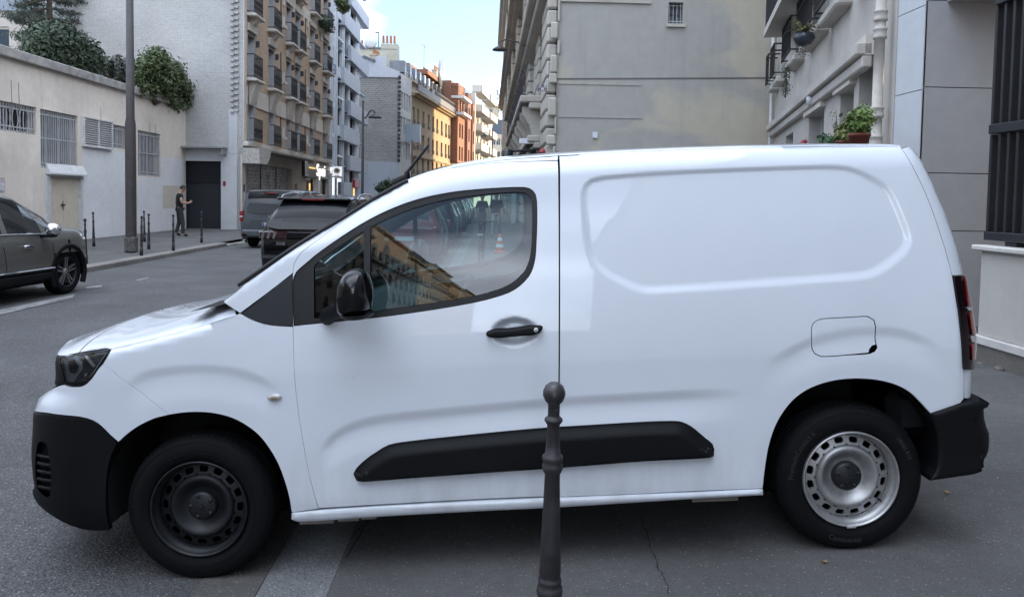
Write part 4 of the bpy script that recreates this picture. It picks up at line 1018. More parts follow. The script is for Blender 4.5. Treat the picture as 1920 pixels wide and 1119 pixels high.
# little rendered block with a window behind the workshop roof
FB = Fac(-24.5, 30.4, 1, 0, 0)
bh_ = FB.empty('roof_house'); tag(bh_, 'beige rendered house end with one window, behind the conifer on the workshop roof', 'building')
xz = [FB.loc(-60, 20), FB.loc(53, 20)]; ztb = FB.z(25, 22); hw = (FB.x(-20, 70), FB.x(17, 70), FB.z(0, 108), FB.z(0, 50))
mb = MB(); wall(mb, 0, xz[1][0], 0, ztb, [hw]); reveals(mb, [hw]); mb.add([(xz[1][0], 0, 0), (xz[1][0], 1.7, 0), (xz[1][0], 1.7, ztb), (xz[1][0], 0, ztb)], [(0, 1, 2, 3)])
mb.build('wall', render_wall('beige_house_render', (.48, .44, .40), .3), bh_); window(bh_, *hw, mull=0)
MB().prism([(0, ztb), (xz[1][0] + .15, ztb), (xz[1][0] + .15, ztb + .12), (xz[1][0] - 1.1, ztb + .9), (0, ztb + .9)], -.15, 1.7, Matrix(((1, 0, 0, 0), (0, 0, 1, 0), (0, 1, 0, 0), (0, 0, 0, 1)))).build('roof', zinc_m, bh_)

# ================================================================== brown brick apartment house with its white gable
XB, YB = -10.25, 32.2
FG = Fac(-26, YB, 1, 0, .03); FF = Fac(XB, YB, 0, 1, .03)
apt = empty('apartment_house', (XB, YB, .03)); tag(apt, 'brown brick apartment house with a tall white-painted gable and iron balconies', 'building')
def sub(f):  # frame of a facade relative to the building's empty
    return Matrix.Translation(Vector(f.o) - Vector((XB, YB, .03))) @ Matrix.Rotation(f.rz, 4, 'Z')
def under(parent, f, name):
    pass
HB = 24.0; LF = 17.2
whitebrick = brickm('white_painted_brick', 'xzy', (.44, .435, .42), (.47, .465, .45), (.39, .385, .375), paintover=.5, bump=.5, bw=.24, bh=.08)
brownbrick = brickm('brown_face_brick', 'xzy', (.54, .365, .235), (.43, .285, .185), (.48, .41, .34), bump=.3)
GW = XB - (-26)
gx = lambda px, py=371: FG.x(px, py)
gd = (gx(345, 400), gx(415, 400), 0.0, FG.z(380, 302))
mb = MB(); wall(mb, 0, GW, 0, HB, [gd]); reveals(mb, [gd], d=.3); go_ = mb.build('gable_wall', whitebrick, apt)
go_.matrix_local = sub(FG)
def ing(o): o.parent = apt; o.matrix_local = sub(FG); return o
def inf(o): o.parent = apt; o.matrix_local = sub(FF); return o
smooth_w = render_wall('smooth_white_render', (.56, .57, .58), .25)
ing(boxobj('plinth_render', smooth_w, None, gx(345) - .10, gx(447) - .003, -.02, .02, gd[3] + .0, FG.z(400, 277)))
ing(boxobj('corner_pier', smooth_w, None, gx(415) + .0, gx(447) - .03, -.05, .02, .0, FG.z(430, 290)))
ing(boxobj('corner_pier', smooth_w, None, gx(429), gx(447) - .03, -.04, .02, FG.z(430, 288), FG.z(430, 205)))
aw = MB(); aw.box(gx(341), gx(427), -.55, .02, FG.z(380, 279), FG.z(380, 276)); aw.box(gx(422), gx(426), -.5, .0, FG.z(380, 290), FG.z(380, 279)); ing(aw.build('door_canopy', plain('canopy_grey', (.25, .25, .25), .7), None))
gdm = plain('black_garage_steel', (.010, .012, .018), .5, var=.2)
gdo = ing(boxobj('garage_door', gdm, None, gd[0], gd[1], .25, .29, 0, gd[3] + .05))
for k in range(13):
    z0 = FG.z(380, 343) + (gd[3] - FG.z(380, 343)) * k / 13; sl_ = MB(); sl_.box(gd[0], gd[1], .17 + .0, .24, z0 + .005, z0 + (gd[3] - FG.z(380, 343)) / 13 - .012, bev=.012); s2 = sl_.build('shutter_slat', gdm, gdo)
ing(boxobj('red_notice', plain('red_notice', (.25, .02, .03), .5), None, gx(419), gx(424), -.065, -.05, FG.z(421, 349), FG.z(421, 340)))
# toothed brick ends up the gable corner
for px0, ph in ((433, 0), (441, .5)):
    q = MB(); z = FG.z(437, 212)
    while z < HB - .2:
        xx = gx(px0); q.box(xx, xx + .14, -.10, .0, z + ph * .11, z + ph * .11 + .10); z += .235
    ing(q.build('toothing_brick', whitebrick, None))['kind'] = 'stuff'
# street facade
fx = lambda px, py=371: FF.x(px, py)
cols = [(464.5, 477.5), (503, 514), (536, 544.5), (552.5, 561.5), (580, 588.5), (604.5, 612.5)]
zl = [FF.z(464, y) for y in (268, 146, 29.5)]; fl = zl[1] - zl[0]
zfl = [zl[0] + .05, zl[1], zl[1] + fl * .985, zl[1] + fl * 1.98, zl[1] + fl * 2.97, zl[1] + fl * 3.95]
whole = []
hwin = fl * .72
for c in cols:
    for z in zfl: whole.append((fx(c[0]), fx(c[1]), z, z + hwin))
zledge = zl[0]
mb = MB(); wall(mb, .35, LF, zledge, HB, whole); inf(mb.build('brick_face', brownbrick, None))
for hq in whole: inf(reveals(MB(), [hq], d=.34).build('window_reveal', plain('pale_reveal', (.52, .52, .53), .8), None))
pale = render_wall('pale_dressed_stone', (.62, .57, .51), .35)
inf(boxobj('corner_strip', pale, None, .012, .36, -.04, .0, zledge, HB))
inf(boxobj('string_course', pale, None, .012, LF, -.22, .0, zledge - .16, zledge + .02, bev=.02))
for z in zfl:
    for i, c in enumerate(cols):
        x0, x1 = fx(c[0]), fx(c[1]); wo = window(apt, x0, x1, z, z + hwin, y=.3, pane=curtain_glass if (i + int(z)) % 3 == 0 else dark_glass, mull=1); wo.matrix_local = sub(FF) @ Matrix.Translation((x0, .3, z))
        ro = railing(apt, x0 - .12, x1 + .12, z + .02, .98, -.30 if z > zfl[0] + 1 else -.18); ro.matrix_local = sub(FF) @ Matrix.Translation((x0 - .12, -.30, z + .02))
        if z > zfl[0] + .5:
            s_ = MB(); s_.box(x0 - .22, x1 + .22, -.42, .12, z - .14, z - .02, bev=.03); inf(s_.build('balcony_sill', pale, None))
            low = abs(z - zfl[1]) < .1; bl = .95 if low else .32
            s_ = MB(); s_.prism([(0, z - .15), (-.30, z - .15), (-.30, z - .24), (-.05, z - .15 - bl), (0, z - .15 - bl)], (x0 + x1) / 2 - (.34 if low else .2), (x0 + x1) / 2 + (.34 if low else .2), Matrix(((0, 0, 1, 0), (1, 0, 0, 0), (0, 1, 0, 0), (0, 0, 0, 1)))); inf(s_.build('carved_bracket' if low else 'bracket', pale, None))
        if z + hwin < HB - .5 and not abs(z - zfl[0]) < .1:
            inf(boxobj('lintel', pale, None, x0 - .1, x1 + .1, -.10, .0, z + hwin + .02, z + hwin + .34)); inf(boxobj('blind_box', frame_d, None, x0, x1, -.0, .16, z + hwin - .16, z + hwin - .003))
            inf(MB().prism([(0, 0), (.16, .03), (.16, .28), (0, .28)], x1 + .12, x1 + .16, Matrix(((0, 0, 1, 0), (-1, 0, 0, 0), (0, 1, 0, z + hwin - .5), (0, 0, 0, 1)))).build('blind_bracket', frame_d, None))
# pale bands between the windows
def band(zc0, zc1, name, teeth=False):
    xe = [.36]; 
    for c in cols: xe += [fx(c[0]) - .12, fx(c[1]) + .12]
    xe.append(LF)
    for k in range(0, len(xe), 2):
        if xe[k + 1] - xe[k] < .1: continue
        inf(boxobj(name, pale, None, xe[k], xe[k + 1], -.05, .0, zc0, zc1))
        if teeth:
            n = max(1, int((xe[k + 1] - xe[k]) / .9))
            for q in range(n):
                xx = xe[k] + (xe[k + 1] - xe[k]) * (q + .5) / n; inf(boxobj('band_tooth', pale, None, xx - .16, xx + .16, -.05, .0, zc0 - .4, zc0 - .002))
band(zfl[1] - 1.12, zfl[1] - .38, 'stone_band')
band(zfl[3] - .62, zfl[3] - .1, 'stone_band', True)
for px_ in (525.5, 571):
    x = fx(px_)
    for z in zfl[:3]:
        inf(MB().box(x - .17, x + .17, -.16, .0, z + .62, z + 1.05).box(x - .22, x + .22, -.28, .0, z + .48, z + .60).build('flue_box', pale, None))
        inf(boxobj('flue_slot', plain('flue_stain', (.08, .055, .045), .9), None, x - .08, x + .08, -.02, .0, z + 1.08, z + 2.0))
# shop floor of the apartment house
zb = zledge - .16
mb = MB(); gh = (fx(463, 340) , fx(548, 340), 0, FF.z(463, 305)); rh = (fx(574), fx(611), 0, FF.z(575, 334)); sh_ = (fx(552.5), fx(557.5), 0, FF.z(555, 345))
wall(mb, 0, LF, 0, zb, [gh, rh, sh_]); reveals(mb, [gh, rh, sh_], d=.35); inf(mb.build('shopfront_wall', render_wall('taupe_shop_render', (.44, .39, .33), .4), None))
be = MB(); be.box(fx(452, 290), fx(562, 290), -.75, .0, FF.z(452, 281) - .0, FF.z(452, 277), bev=.01); inf(be.build('shop_beam', plain('beam_grime', (.20, .185, .165), .8, dirt=.4), None))
cb = MB(); cb.prism([(0, 0), (1.75, 0), (1.55, -.35), (1.1, -.62), (.02, -.62)], -.0, .7, Matrix(((1, 0, 0, fx(451, 290)), (0, 0, -1, -.06), (0, 1, 0, FF.z(452, 278)), (0, 0, 0, 1)))); cbo = inf(cb.build('beam_console', plain('tagged_console', (.44, .42, .38), .8, var=.3, scale=10), None))
# graffiti roller shutter
t = NT('graffiti_shutter'); v = t.coord('xzy')
mp = t.N('ShaderNodeMapping'); mp.inputs['Scale'].default_value = (1.9, .75, 1); t.L(v, mp.inputs[0])
n = t.noise(mp.outputs[0], 1.1, 3, .5, 2.6); ln = t.ramp(n, [(.42, .0), (.455, 1.0), (.485, 1.0), (.52, .0), (.56, .0), (.585, .9), (.61, 0.0)])
c = t.mix(ln, (.50, .48, .48), (.05, .055, .07)); n2 = t.noise(v, 1.3, 5, .6, .8)
c = t.mix(t.ramp(n2, [(.55, 0.0), (.7, .5)]), c, (.24, .12, .12)); t.L(c, t.b.inputs['Base Color']); setp(t.b, Roughness=.6)
ns = 18; gs = inf(MB().box(gh[0], gh[1], .30, .34, 0, gh[3]).build('roller_shutter', t.m, None))
for k in range(ns):
    z0 = gh[3] * k / ns; inf_ = MB().box(gh[0] + .02, gh[1] - .02, .24, .30, z0 + .012, z0 + gh[3] / ns - .004, bev=.02).build('shutter_slat', t.m, gs)
for xx in (gh[0] + (gh[1] - gh[0]) * .36, gh[0] + (gh[1] - gh[0]) * .7): boxobj('guide_rail', frame_d, gs, xx - .04, xx + .04, .20, .235, 0, gh[3])
inf(boxobj('door_leaf', plain('grey_side_door', (.28, .27, .26), .6), None, sh_[0], sh_[1], .28, .34, 0, sh_[3]))
# restaurant
rs_dark = plain('restaurant_dark', (.012, .014, .02), .4)
inf(boxobj('sign_board', plain('taupe_fascia', (.15, .14, .135), .5, .1), None, fx(571.5, 320), fx(615, 320), -.14, .0, FF.z(573, 332), FF.z(573, 306)))
inf(boxobj('sign_return', rs_dark, None, fx(565.5, 320), fx(571.3, 320), -.18, .0, FF.z(568, 330), FF.z(568, 302)))
lit = emit('white_sign_glow', (1, .97, .88), .38); warm = emit('warm_lamp_glow', (1, .60, .22), .28)
TM = Matrix(((1, 0, 0, 0), (0, 0, 1, 0), (0, 1, 0, 0), (0, 0, 0, 1)))
zS = FF.z(597, 321); xS = fx(597, 321)
txo = text('sign_letters', 'Spoi', 1.0, Matrix.Translation((xS, -.16, zS)) @ Matrix(((1, 0, 0, 0), (0, 0, -1, 0), (0, 1, 0, 0), (0, 0, 0, 1))), lit, None, depth=.02, sx=1.35); inf(txo)
inf(boxobj('sign_light_bar', warm, None, fx(574, 315), fx(584, 315), -.24, -.16, FF.z(578, 316), FF.z(578, 314)))
inf(MB().lathe([(0, .0), (.17, .02), (.17, .1), (0, .12)], 16, Matrix.Translation((fx(613.5, 319), -.2, FF.z(613.5, 319))) @ Matrix.Rotation(R_(90), 4, 'X')).build('sign_lamp', lit, None))
inf(boxobj('shop_interior', plain('warm_interior', (.10, .06, .035), .7, var=.5, scale=3), None, rh[0], rh[1], .9, .95, 0, rh[3]))
rf = MB(); 
for a in (0, .36, .54, .97): xx = rh[0] + (rh[1] - rh[0]) * a; rf.box(xx, xx + .16, .05, .2, 0, rh[3])
rf.box(rh[0], rh[0] + (rh[1] - rh[0]) * .4, .06, .14, 0, rh[3] * .62); inf(rf.build('shop_frame', rs_dark, None))
inf(boxobj('shop_pier', pale, None, rh[0] + (rh[1] - rh[0]) * .46, rh[0] + (rh[1] - rh[0]) * .58, .0, .25, 0, rh[3]))
for a, z0, z1 in ((.22, .80, .96), (.29, .78, .97), (.23, .42, .56), (.28, .44, .55), (.70, .72, .9)):
    xx = rh[0] + (rh[1] - rh[0]) * a; inf(boxobj('interior_lamp', warm, None, xx, xx + .22, .6, .7, rh[3] * z0, rh[3] * z1))
hr_ = FG
for yy in (349.5, 356, 363):  # small round stickers on the shop corner
    inf(MB().lathe([(0, 0), (.10 if yy < 360 else .06, 0), (.10 if yy < 360 else .06, .01)], 12, Matrix.Translation((fx(454, yy), -.075, FF.z(454, yy))) @ Matrix.Rotation(R_(90), 4, 'X')).build('sticker', rs_dark if yy < 360 else frame_w, None))
inf(boxobj('shop_corner_pier', pale, None, fx(451, 380), fx(458, 380), -.06, .0, 0, FF.z(452, 290)))
inf(boxobj('doorstep', pale, None, 0.0, 1.6, -.5, .0, 0, .22))
# hanging sign boxes
def blade_sign(px0, py0, px1, py1, Y, label, cat, face, rim, thick=.18, up=None):
    a, b = at_y(px0, py0, Y), at_y(px1, py1, Y); e = empty('hanging_sign', ((a[0] + b[0]) / 2, Y, b[2])); tag(e, label, cat)
    w, h = (b[0] - a[0]) / 2, a[2] - b[2]
    MB().box(-w, w, 0, thick, 0, h, bev=.02).build('sign_case', rim, e); boxobj('sign_face', face, e, -w * .92, w * .92, -.012, .0, h * .06, h * .94)
    MB().tube([(-w, thick / 2, h * .5), (XB - (a[0] + b[0]) / 2, thick / 2, h * .5)], .03, 6).build('sign_arm', frame_d, e)
    return e, w, h
TV = Matrix(((1, 0, 0, 0), (0, 0, -1, -.02), (0, 1, 0, 0), (0, 0, 0, 1)))
e, w, h = blade_sign(606.5, 120.5, 628.5, 139, 48.6, 'blue-framed hanging sign with a large dark letter A and red lettering', 'sign', plain('sign_white', (.62, .68, .75), .4), plain('sign_blue', (.03, .12, .30), .4))
text('lettering', 'AGENCE', h * .2, Matrix.Translation((0, -.0, h * .76)) @ TV, plain('sign_navy', (.03, .06, .2), .5), e)
text('lettering', 'A', h * .42, Matrix.Translation((-w * .62, 0, h * .45)) @ TV, plain('sign_navy', (.03, .06, .2), .5), e)
text('lettering', 'ntenne', h * .30, Matrix.Translation((w * .28, 0, h * .38)) @ TV, plain('sign_red', (.35, .04, .05), .5), e)
e, w, h = blade_sign(622.5, 311.5, 642, 332, 48.2, 'lit white square sign with a dark octagon badge beside the restaurant', 'sign', emit('lit_sign_face', (.9, .9, .92), .13), frame_w)
MB().lathe([(0, 0), (w * .62, 0), (w * .62, .02)], 8, Matrix.Translation((-w * .05, -.012, h * .58)) @ Matrix.Rotation(R_(90), 4, 'X') @ Matrix.Rotation(R_(22), 4, 'Z')).build('badge', plain('badge_grey', (.06, .065, .06), .6, var=.8, scale=5), e)
MB().lathe([(0, 0), (w * .45, 0), (w * .45, .01)], 8, Matrix.Translation((-w * .05, -.034, h * .58)) @ Matrix.Rotation(R_(90), 4, 'X') @ Matrix.Rotation(R_(22), 4, 'Z')).build('badge', plain('badge_centre', (.22, .20, .17), .6, var=.6, scale=4), e)
boxobj('badge_bar', frame_d, e, -w * .5, w * .4, -.03, -.012, h * .1, h * .16)

# ================================================================== pale blue modern block with stepped balconies
Y2 = YB + LF + .02
FM = Fac(XB - 1.4, Y2, 0, 1, .03)
mod = FM.empty('balcony_block'); tag(mod, 'pale blue-grey modern apartment block with stepped solid balconies', 'building')
modm = render_wall('pale_blue_render', (.60, .64, .69), .18); mod2 = render_wall('balcony_render', (.50, .54, .60), .15)
mx_ = lambda px, out=0.0: FM.x(px, 371, out)
zf0 = FM.z(622, 330); HM = 31.0; LM = FM.x(672, 371)
holes = []; LM = FM.x(672, 371)
floors = []
zA = [FM.z(623.5, y) for y in (78, 136, 191, 250, 306)]; fh = (zA[0] - zA[3]) / 3
zfloor = [zA[4] - .15 + fh * k for k in range(-1, 8)]
xa = (mx_(620.6), mx_(625)); xb = (mx_(630.5), mx_(640)); xc = (mx_(643.5), mx_(651.5)); xd = (mx_(655), mx_(664.5))
for k, z in enumerate(zfloor):
    if z < 0: continue
    holes += [(xa[0], xa[1], z + .15, z + 2.1), (xb[0], xb[1], z + (.05 if k % 2 else .9), z + 2.35), (xc[0], xc[1], z + .1, z + 2.3), (xd[0], xd[1], z + .1, z + 2.3)]
mb = MB(); wall(mb, 0, LM, 0, HM, holes); reveals(mb, holes, d=.3); mb.add([(LM, 0, 0), (LM, 8, 0), (LM, 8, HM), (LM, 0, HM), (0, 0, HM), (0, 8, HM), (0, 0, 0), (0, 8, 0)], [(0, 1, 2, 3), (3, 2, 5, 4), (6, 7, 5, 4)]); mb.build('wall', modm, mod)
for h in holes: window(mod, *h, y=.26, frame=frame_d, mull=0 if h[1] - h[0] < 1.6 else 1)
for px_ in (619.4, 628.5, 641.5): boxobj('wall_rib', modm, mod, mx_(px_) - .1, mx_(px_) + .1, -.12, .0, 0, HM)
for k, z in enumerate(zfloor):
    if z < 1: continue
    # alternate floors step their solid parapets along the front
    pa, pb_ = (mx_(642.5, .2), mx_(664 if k % 2 else 672, .2)) if k % 2 == 0 else (mx_(655, .2), mx_(688, .2))
    mb = MB(); mb.box(pa, pb_, -.2, .25, z - .16, z); mb.box(pa, pb_, -.28, -.2, z - .16, z + 1.05); mb.box(pa, pa + .08, -.2, .0, z, z + 1.05); mb.box(pb_ - .08, pb_, -.2, 1.2, z - .16, z + 1.05); mb.build('balcony', mod2, mod)
    if k % 2 == 0: a_ = mx_(643, .1); boxobj('balcony', mod2, mod, a_, mx_(655, .1), -.18, .0, z - fh + 1.0 - .0, z - fh + 1.0 + .001) if False else None
    if k % 2: boxobj('loggia_soffit', mod2, mod, mx_(642.5), pb_, -.02, .3, z + 2.42, z + 2.56)
    boxobj('parapet_cap', frame_w, mod, xb[0], xb[1], -.1, .02, z + .72, z + .86) if k % 2 else None
boxobj('shop_sign', plain('shop_sign_red', (.30, .015, .03), .5), mod, FM.x(654.5, 345), FM.x(664, 345), -.5, -.3, FM.z(659, 352), FM.z(659, 338))
boxobj('shop_light', emit('amber_tube', (1, .62, .2), .22), mod, FM.x(655.5, 365), FM.x(658.5, 365), -.3, -.2, FM.z(657, 374), FM.z(657, 353))
boxobj('shop_panel', plain('shop_panel', (.40, .42, .46), .6, var=.2), mod, FM.x(640.5, 355), FM.x(651, 355), -.06, .0, FM.z(646, 366), FM.z(646, 345)); boxobj('shop_window', dark_glass, mod, FM.x(641, 368), FM.x(650, 368), -.05, .0, .1, FM.z(646, 366)); boxobj('shop_window', dark_glass, mod, xa[0], xb[1], -.04, .0, .1, FM.z(632, 334))
# ================================================================== far street, left row
P0 = at_y(748, 300, 75.0); TH = R_(90 - 7.7)
FS = Fac(P0[0], P0[1], math.cos(TH), math.sin(TH), 0)
fsx = lambda px, py=300: FS.x(px, py)
def row_building(x0, x1, ztop, mat, label, nfl, z1, fh, win_px, winw, winh, name='terrace_house', cornice=None, roof=None, setback=8, frame=frame_w, rails=True, pane=None, skip=(), gable=None):
    f = Fac(*(FS.o[:2] + FS.d[:2] * x0), FS.d[0], FS.d[1], 0); e = f.empty(name); tag(e, label, 'building')
    W_ = x1 - x0; holes = []
    for px in win_px:
        xc_ = FS.x(px, 300) - x0
        for k in range(nfl):
            if z1 + fh * k + winh > ztop - .35: continue
            holes.append((xc_ - winw / 2, xc_ + winw / 2, z1 + fh * k, z1 + fh * k + winh))
    mb = MB(); wall(mb, 0, W_, 0, ztop, holes); reveals(mb, holes, d=.3)
    mb.build('wall', mat, e)
    mb = MB(); mb.add([(0, .001, 0), (0, setback, 0), (0, setback, ztop), (0, .001, ztop), (W_, .001, 0), (W_, setback, 0), (W_, setback, ztop), (W_, .001, ztop)], [(0, 1, 2, 3), (4, 5, 6, 7), (3, 2, 6, 7), (1, 2, 6, 5)]); mb.build('party_wall', gable or mat, e)
    for h in holes:
        window(e, *h, y=.25, frame=frame, pane=pane, mull=1 if winw < 2 else 2)
        if rails: railing(e, h[0], h[1], h[2], .55, -.06, 5, False)
    return e, W_, f
xA0, xA1 = 0.0, fsx(770.5)
chim = plain('chimney_render', (.42, .36, .28), .9, dirt=.3); pots = plain('chimney_pots', (.36, .16, .09), .8)
def stack(e, x, y, z, w, h, n, d=.7):
    o = MB().box(x - w / 2, x + w / 2, y - d / 2, y + d / 2, z, z + h).box(x - w / 2 - .06, x + w / 2 + .06, y - d / 2 - .06, y + d / 2 + .06, z + h, z + h + .15).build('chimney', chim, e)
    for k in range(n): xx = x - w / 2 + w * (k + .5) / n; MB().lathe([(.13, 0), (.11, .5), (.13, .55), (0, .55)], 8, Matrix.Translation((xx, y, z + h + .15))).build('chimney_pot', pots, o)
def zAt(px, py): return FS.z(px, py)
# house with the rough brick gable
eA, WA, fA = row_building(xA0, xA1, zAt(755, 140), render_wall('white_house_front', (.60, .60, .60), .3), 'narrow white street front with a rough grey brick gable and a grey sign box', 5, zAt(752, 298), (zAt(752, 200) - zAt(752, 298)) / 2.1, (752.5, 757.5, 762.5, 767), .8, 1.75, rails=False)
GB = Fac(P0[0] - 14, P0[1] + .02, 1, 0, 0)
roughbrick = brickm('rough_pale_brick', 'xzy', (.30, .295, .275), (.22, .215, .20), (.36, .355, .335), bump=1.0, bw=.42, bh=.19, ms=.035, paintover=.6)
def ga(o): o.parent = eA; o.matrix_basis = eA.matrix_basis.inverted() @ Matrix.Translation(GB.o) @ Matrix.Rotation(GB.rz, 4, 'Z'); return o
ztg = GB.z(700, 145); zr0 = GB.z(700, 303)
ga(MB().add([(0, 0, zr0), (14.0, 0, zr0), (14.0, 0, ztg), (0, 0, ztg)], [(0, 1, 2, 3)]).build('brick_gable', roughbrick, None))
ga(MB().box(0, 14.02, -.05, .3, 0, zr0).build('gable_base', render_wall('blue_grey_base', (.40, .43, .47), .2), None))
gp = [(0, ztg), (14, ztg), (14, GB.z(748, 135)), (GB.x(724, 130), GB.z(724, 125)), (GB.x(724, 130), GB.z(724, 106)), (GB.x(705, 106), GB.z(705, 106)), (GB.x(704, 122), GB.z(704, 118)), (GB.x(683, 112), GB.z(683, 108)), (GB.x(668, 117), GB.z(668, 117)), (0, GB.z(668, 120))]
ga(MB().prism(gp, 0.06, -.12, Matrix(((1, 0, 0, 0), (0, 0, 1, 0), (0, 1, 0, 0), (0, 0, 0, 1)))).build('gable_top', render_wall('lavender_render', (.58, .60, .66), .15), None))
ga(MB().prism([(GB.x(668, 117), GB.z(668, 117)), (GB.x(683, 110), GB.z(683, 108)), (GB.x(704, 119), GB.z(704, 117)), (GB.x(704, 119), GB.z(704, 113)), (GB.x(683, 110), GB.z(683, 105)), (GB.x(668, 117), GB.z(668, 114))], -.3, 5, Matrix(((1, 0, 0, 0), (0, 0, 1, 0), (0, 1, 0, 0), (0, 0, 0, 1)))).build('roof', zinc_m, None))
q = MB(); z = zr0
random.seed(5)
while z < ztg: q.box(13.85, 14.12, -.16, .05, z, z + .36 * random.uniform(.6, 1)); z += .42
ga(q.build('gable_tooth', plain('dark_toothing', (.06, .06, .065), .9), None))['kind'] = 'stuff'
boxobj('sign_box', plain('grey_sign_box', (.34, .40, .46), .5), eA, fsx(759.5, 245) - xA0, fsx(762, 245) - xA0, -1.5, -.0, FS.z(761, 267), FS.z(761, 234))
# taller house end rising behind it
TB = Fac(P0[0] - 12, 84, 1, 0, 0); te = TB.empty('tall_house_end'); tag(te, 'cream house end with chimney pots and aerials rising behind the brick gable', 'building')
za = TB.z(710, 92); xq = [TB.x(660, 100), TB.x(746, 100)]
MB().box(xq[0] - 4, xq[1], 0, 1.6, 0, za).box(TB.x(714, 90), xq[1], -.05, 1.5, za, TB.z(730, 83)).build('wall', render_wall('stained_cream', (.46, .44, .36), .5), te)
MB().box(xq[0] - 4, TB.x(714, 90) - .01, -.12, 1.7, za, za + .18).build('coping', zinc_m, te)
for i, px in enumerate((664, 671, 678, 686, 694, 718, 725, 732, 739)):
    zz = (za if px < 714 else TB.z(730, 83)) + .15; MB().lathe([(.14, 0), (.11, .75), (.14, .8), (0, .8)], 8, Matrix.Translation((TB.x(px, 88), .4, zz))).build('chimney_pot', pots, te)
dsh = MB(); dsh.lathe([(0, .12), (.5, .06), (.72, 0), (.72, -.02), (0, .09)], 20, Matrix.Translation((TB.x(695.5, 80), -.2, TB.z(695, 79))) @ Matrix.Rotation(R_(90), 4, 'X')); dsh.tube([(TB.x(695.5, 80), .1, za), (TB.x(695.5, 80), .0, TB.z(695, 79))], .04, 6); dsh.build('satellite_dish', frame_w, te)
MB().tube([(TB.x(709, 90), .3, za), (TB.x(709, 90), .3, TB.z(709, 60))], .05, 6).tube([(TB.x(703, 60), .3, TB.z(709, 61)), (TB.x(710, 60), .3, TB.z(709, 60))], .06, 6).build('aerial', frame_d, te)
# cream terrace
crm = render_wall('cream_stone_front', (.40, .31, .21), .3)
xC0, xC1 = xA1 + .02, fsx(844)
zc = zAt(772, 183); fhc = (zc - zAt(772, 232)) * 1.0
eC, WC, fC = row_building(xC0, xC1, zAt(772, 174), crm, 'long cream stone terrace with a continuous black balcony under its zinc roof', 5, zc - 4.9 * fhc * 1.0, fhc * .98, (775, 783, 793, 803, 811.5, 819, 827.5, 835.5, 841), 1.05, fhc * .66)
boxobj('cornice', crm, eC, -.05, WC + .3, -.75, .1, zAt(772, 176), zAt(772, 171.5), bev=.1); boxobj('cornice', crm, eC, -.05, WC + .1, -.4, .1, zAt(772, 179), zAt(772, 176) - .01, bev=.05)
z5 = zAt(772, 171.5)
boxobj('attic_wall', render_wall('pale_attic', (.42, .38, .31), .3), eC, 0, WC - .4, .9, 2, z5, zAt(772, 146)); 
for px in (777, 786, 795, 806, 816, 826, 836): h_ = FS.x(px, 160) - xC0; window(eC, h_ - .5, h_ + .5, z5 + .6, z5 + 2.2, y=.86)
rl_ = MB(); n = 60
for k in range(n + 1): x = WC * k / n; rl_.box(x - .03, x + .03, -.68, -.64, z5, z5 + 1.25)
rl_.box(0, WC, -.70, -.62, z5 + 1.2, z5 + 1.28); rl_.box(0, WC, -.70, -.62, z5 + .1, z5 + .8); rl_.build('balcony_railing', rail_m, eC)
boxobj('upper_cornice', crm, eC, -.05, WC - .3, .5, 2, zAt(772, 146), zAt(772, 142), bev=.05)
zr = zAt(772, 142); zp = zAt(752, 107)
rm_ = MB(); rm_.prism([(0.6, zr), (3.6, zp), (8, zp), (8, zr)], 0, WC - .4, Matrix(((0, 0, 1, 0), (1, 0, 0, 0), (0, 1, 0, 0), (0, 0, 0, 1)))); ro_ = rm_.build('roof', zinc_m, eC)
for k in range(9):
    x = 1.2 + (WC - 3) * k / 8; mb = MB(); mb.box(x - .42, x + .42, 1.0, 2.6, zr + .5, zr + 1.7); dm_ = mb.build('dormer', zinc_m, ro_); boxobj('dormer_pane', dark_glass, dm_, x - .3, x + .3, .98, .999, zr + .6, zr + 1.55)
for k, (x, n) in enumerate(((.6, 4), (6.5, 3), (13, 5), (20, 4))): stack(eC, x, 4, zp - .6, .8 + .35 * n, 1.5, n)
for k in range(3):
    za_ = zc - 4.9 * fhc + fhc * (k + 1.0) * .98 - .75
    boxobj('string_course', crm, eC, 0, WC, -.16, .0, za_, za_ + .22)
# orange brick
orange = brickm('orange_brick', 'xzy', (.27, .115, .068), (.22, .09, .055), (.25, .15, .11), bump=.2)
xO0, xO1 = xC1 + .02, fsx(880)
zo = zAt(845, 150)
eO, WO, fO = row_building(xO0, xO1, zo, orange, 'orange-red brick apartment block with projecting bays and many chimneys', 6, 3.4, 3.05, (850, 856, 862.5, 868, 873, 877.5), 1.1, 1.9, gable=orange)
for px0, px1, z0, z1 in ((845.5, 859, 3, zo - .3), (865, 871, 3, zo - .5), (875, 879, 3, zo - 1.5)):
    a, b = FS.x(px0, 250) - xO0, FS.x(px1, 250) - xO0
    hs = [((a + b) / 2 - .55 - 1.1 * s, (a + b) / 2 + .55 - 1.1 * s, 3.4 + 3.05 * k, 5.3 + 3.05 * k) for k in range(6) for s in ((.9, -.9) if px1 - px0 > 8 else (0,))]
    hs = [h for h in hs if h[3] < z1]
    mb = MB(); wall(mb, a, b, z0, z1, hs, y=-.9); reveals(mb, hs, y=-.9, d=.25); mb.add([(a, -.9, z0), (a, 0, z0), (a, 0, z1), (a, -.9, z1), (b, -.9, z0), (b, 0, z0), (b, 0, z1), (b, -.9, z1)], [(0, 1, 2, 3), (4, 5, 6, 7), (0, 1, 5, 4), (3, 2, 6, 7)]); mb.build('bay', orange, eO)
    for h in hs: window(eO, *h, y=-.68)
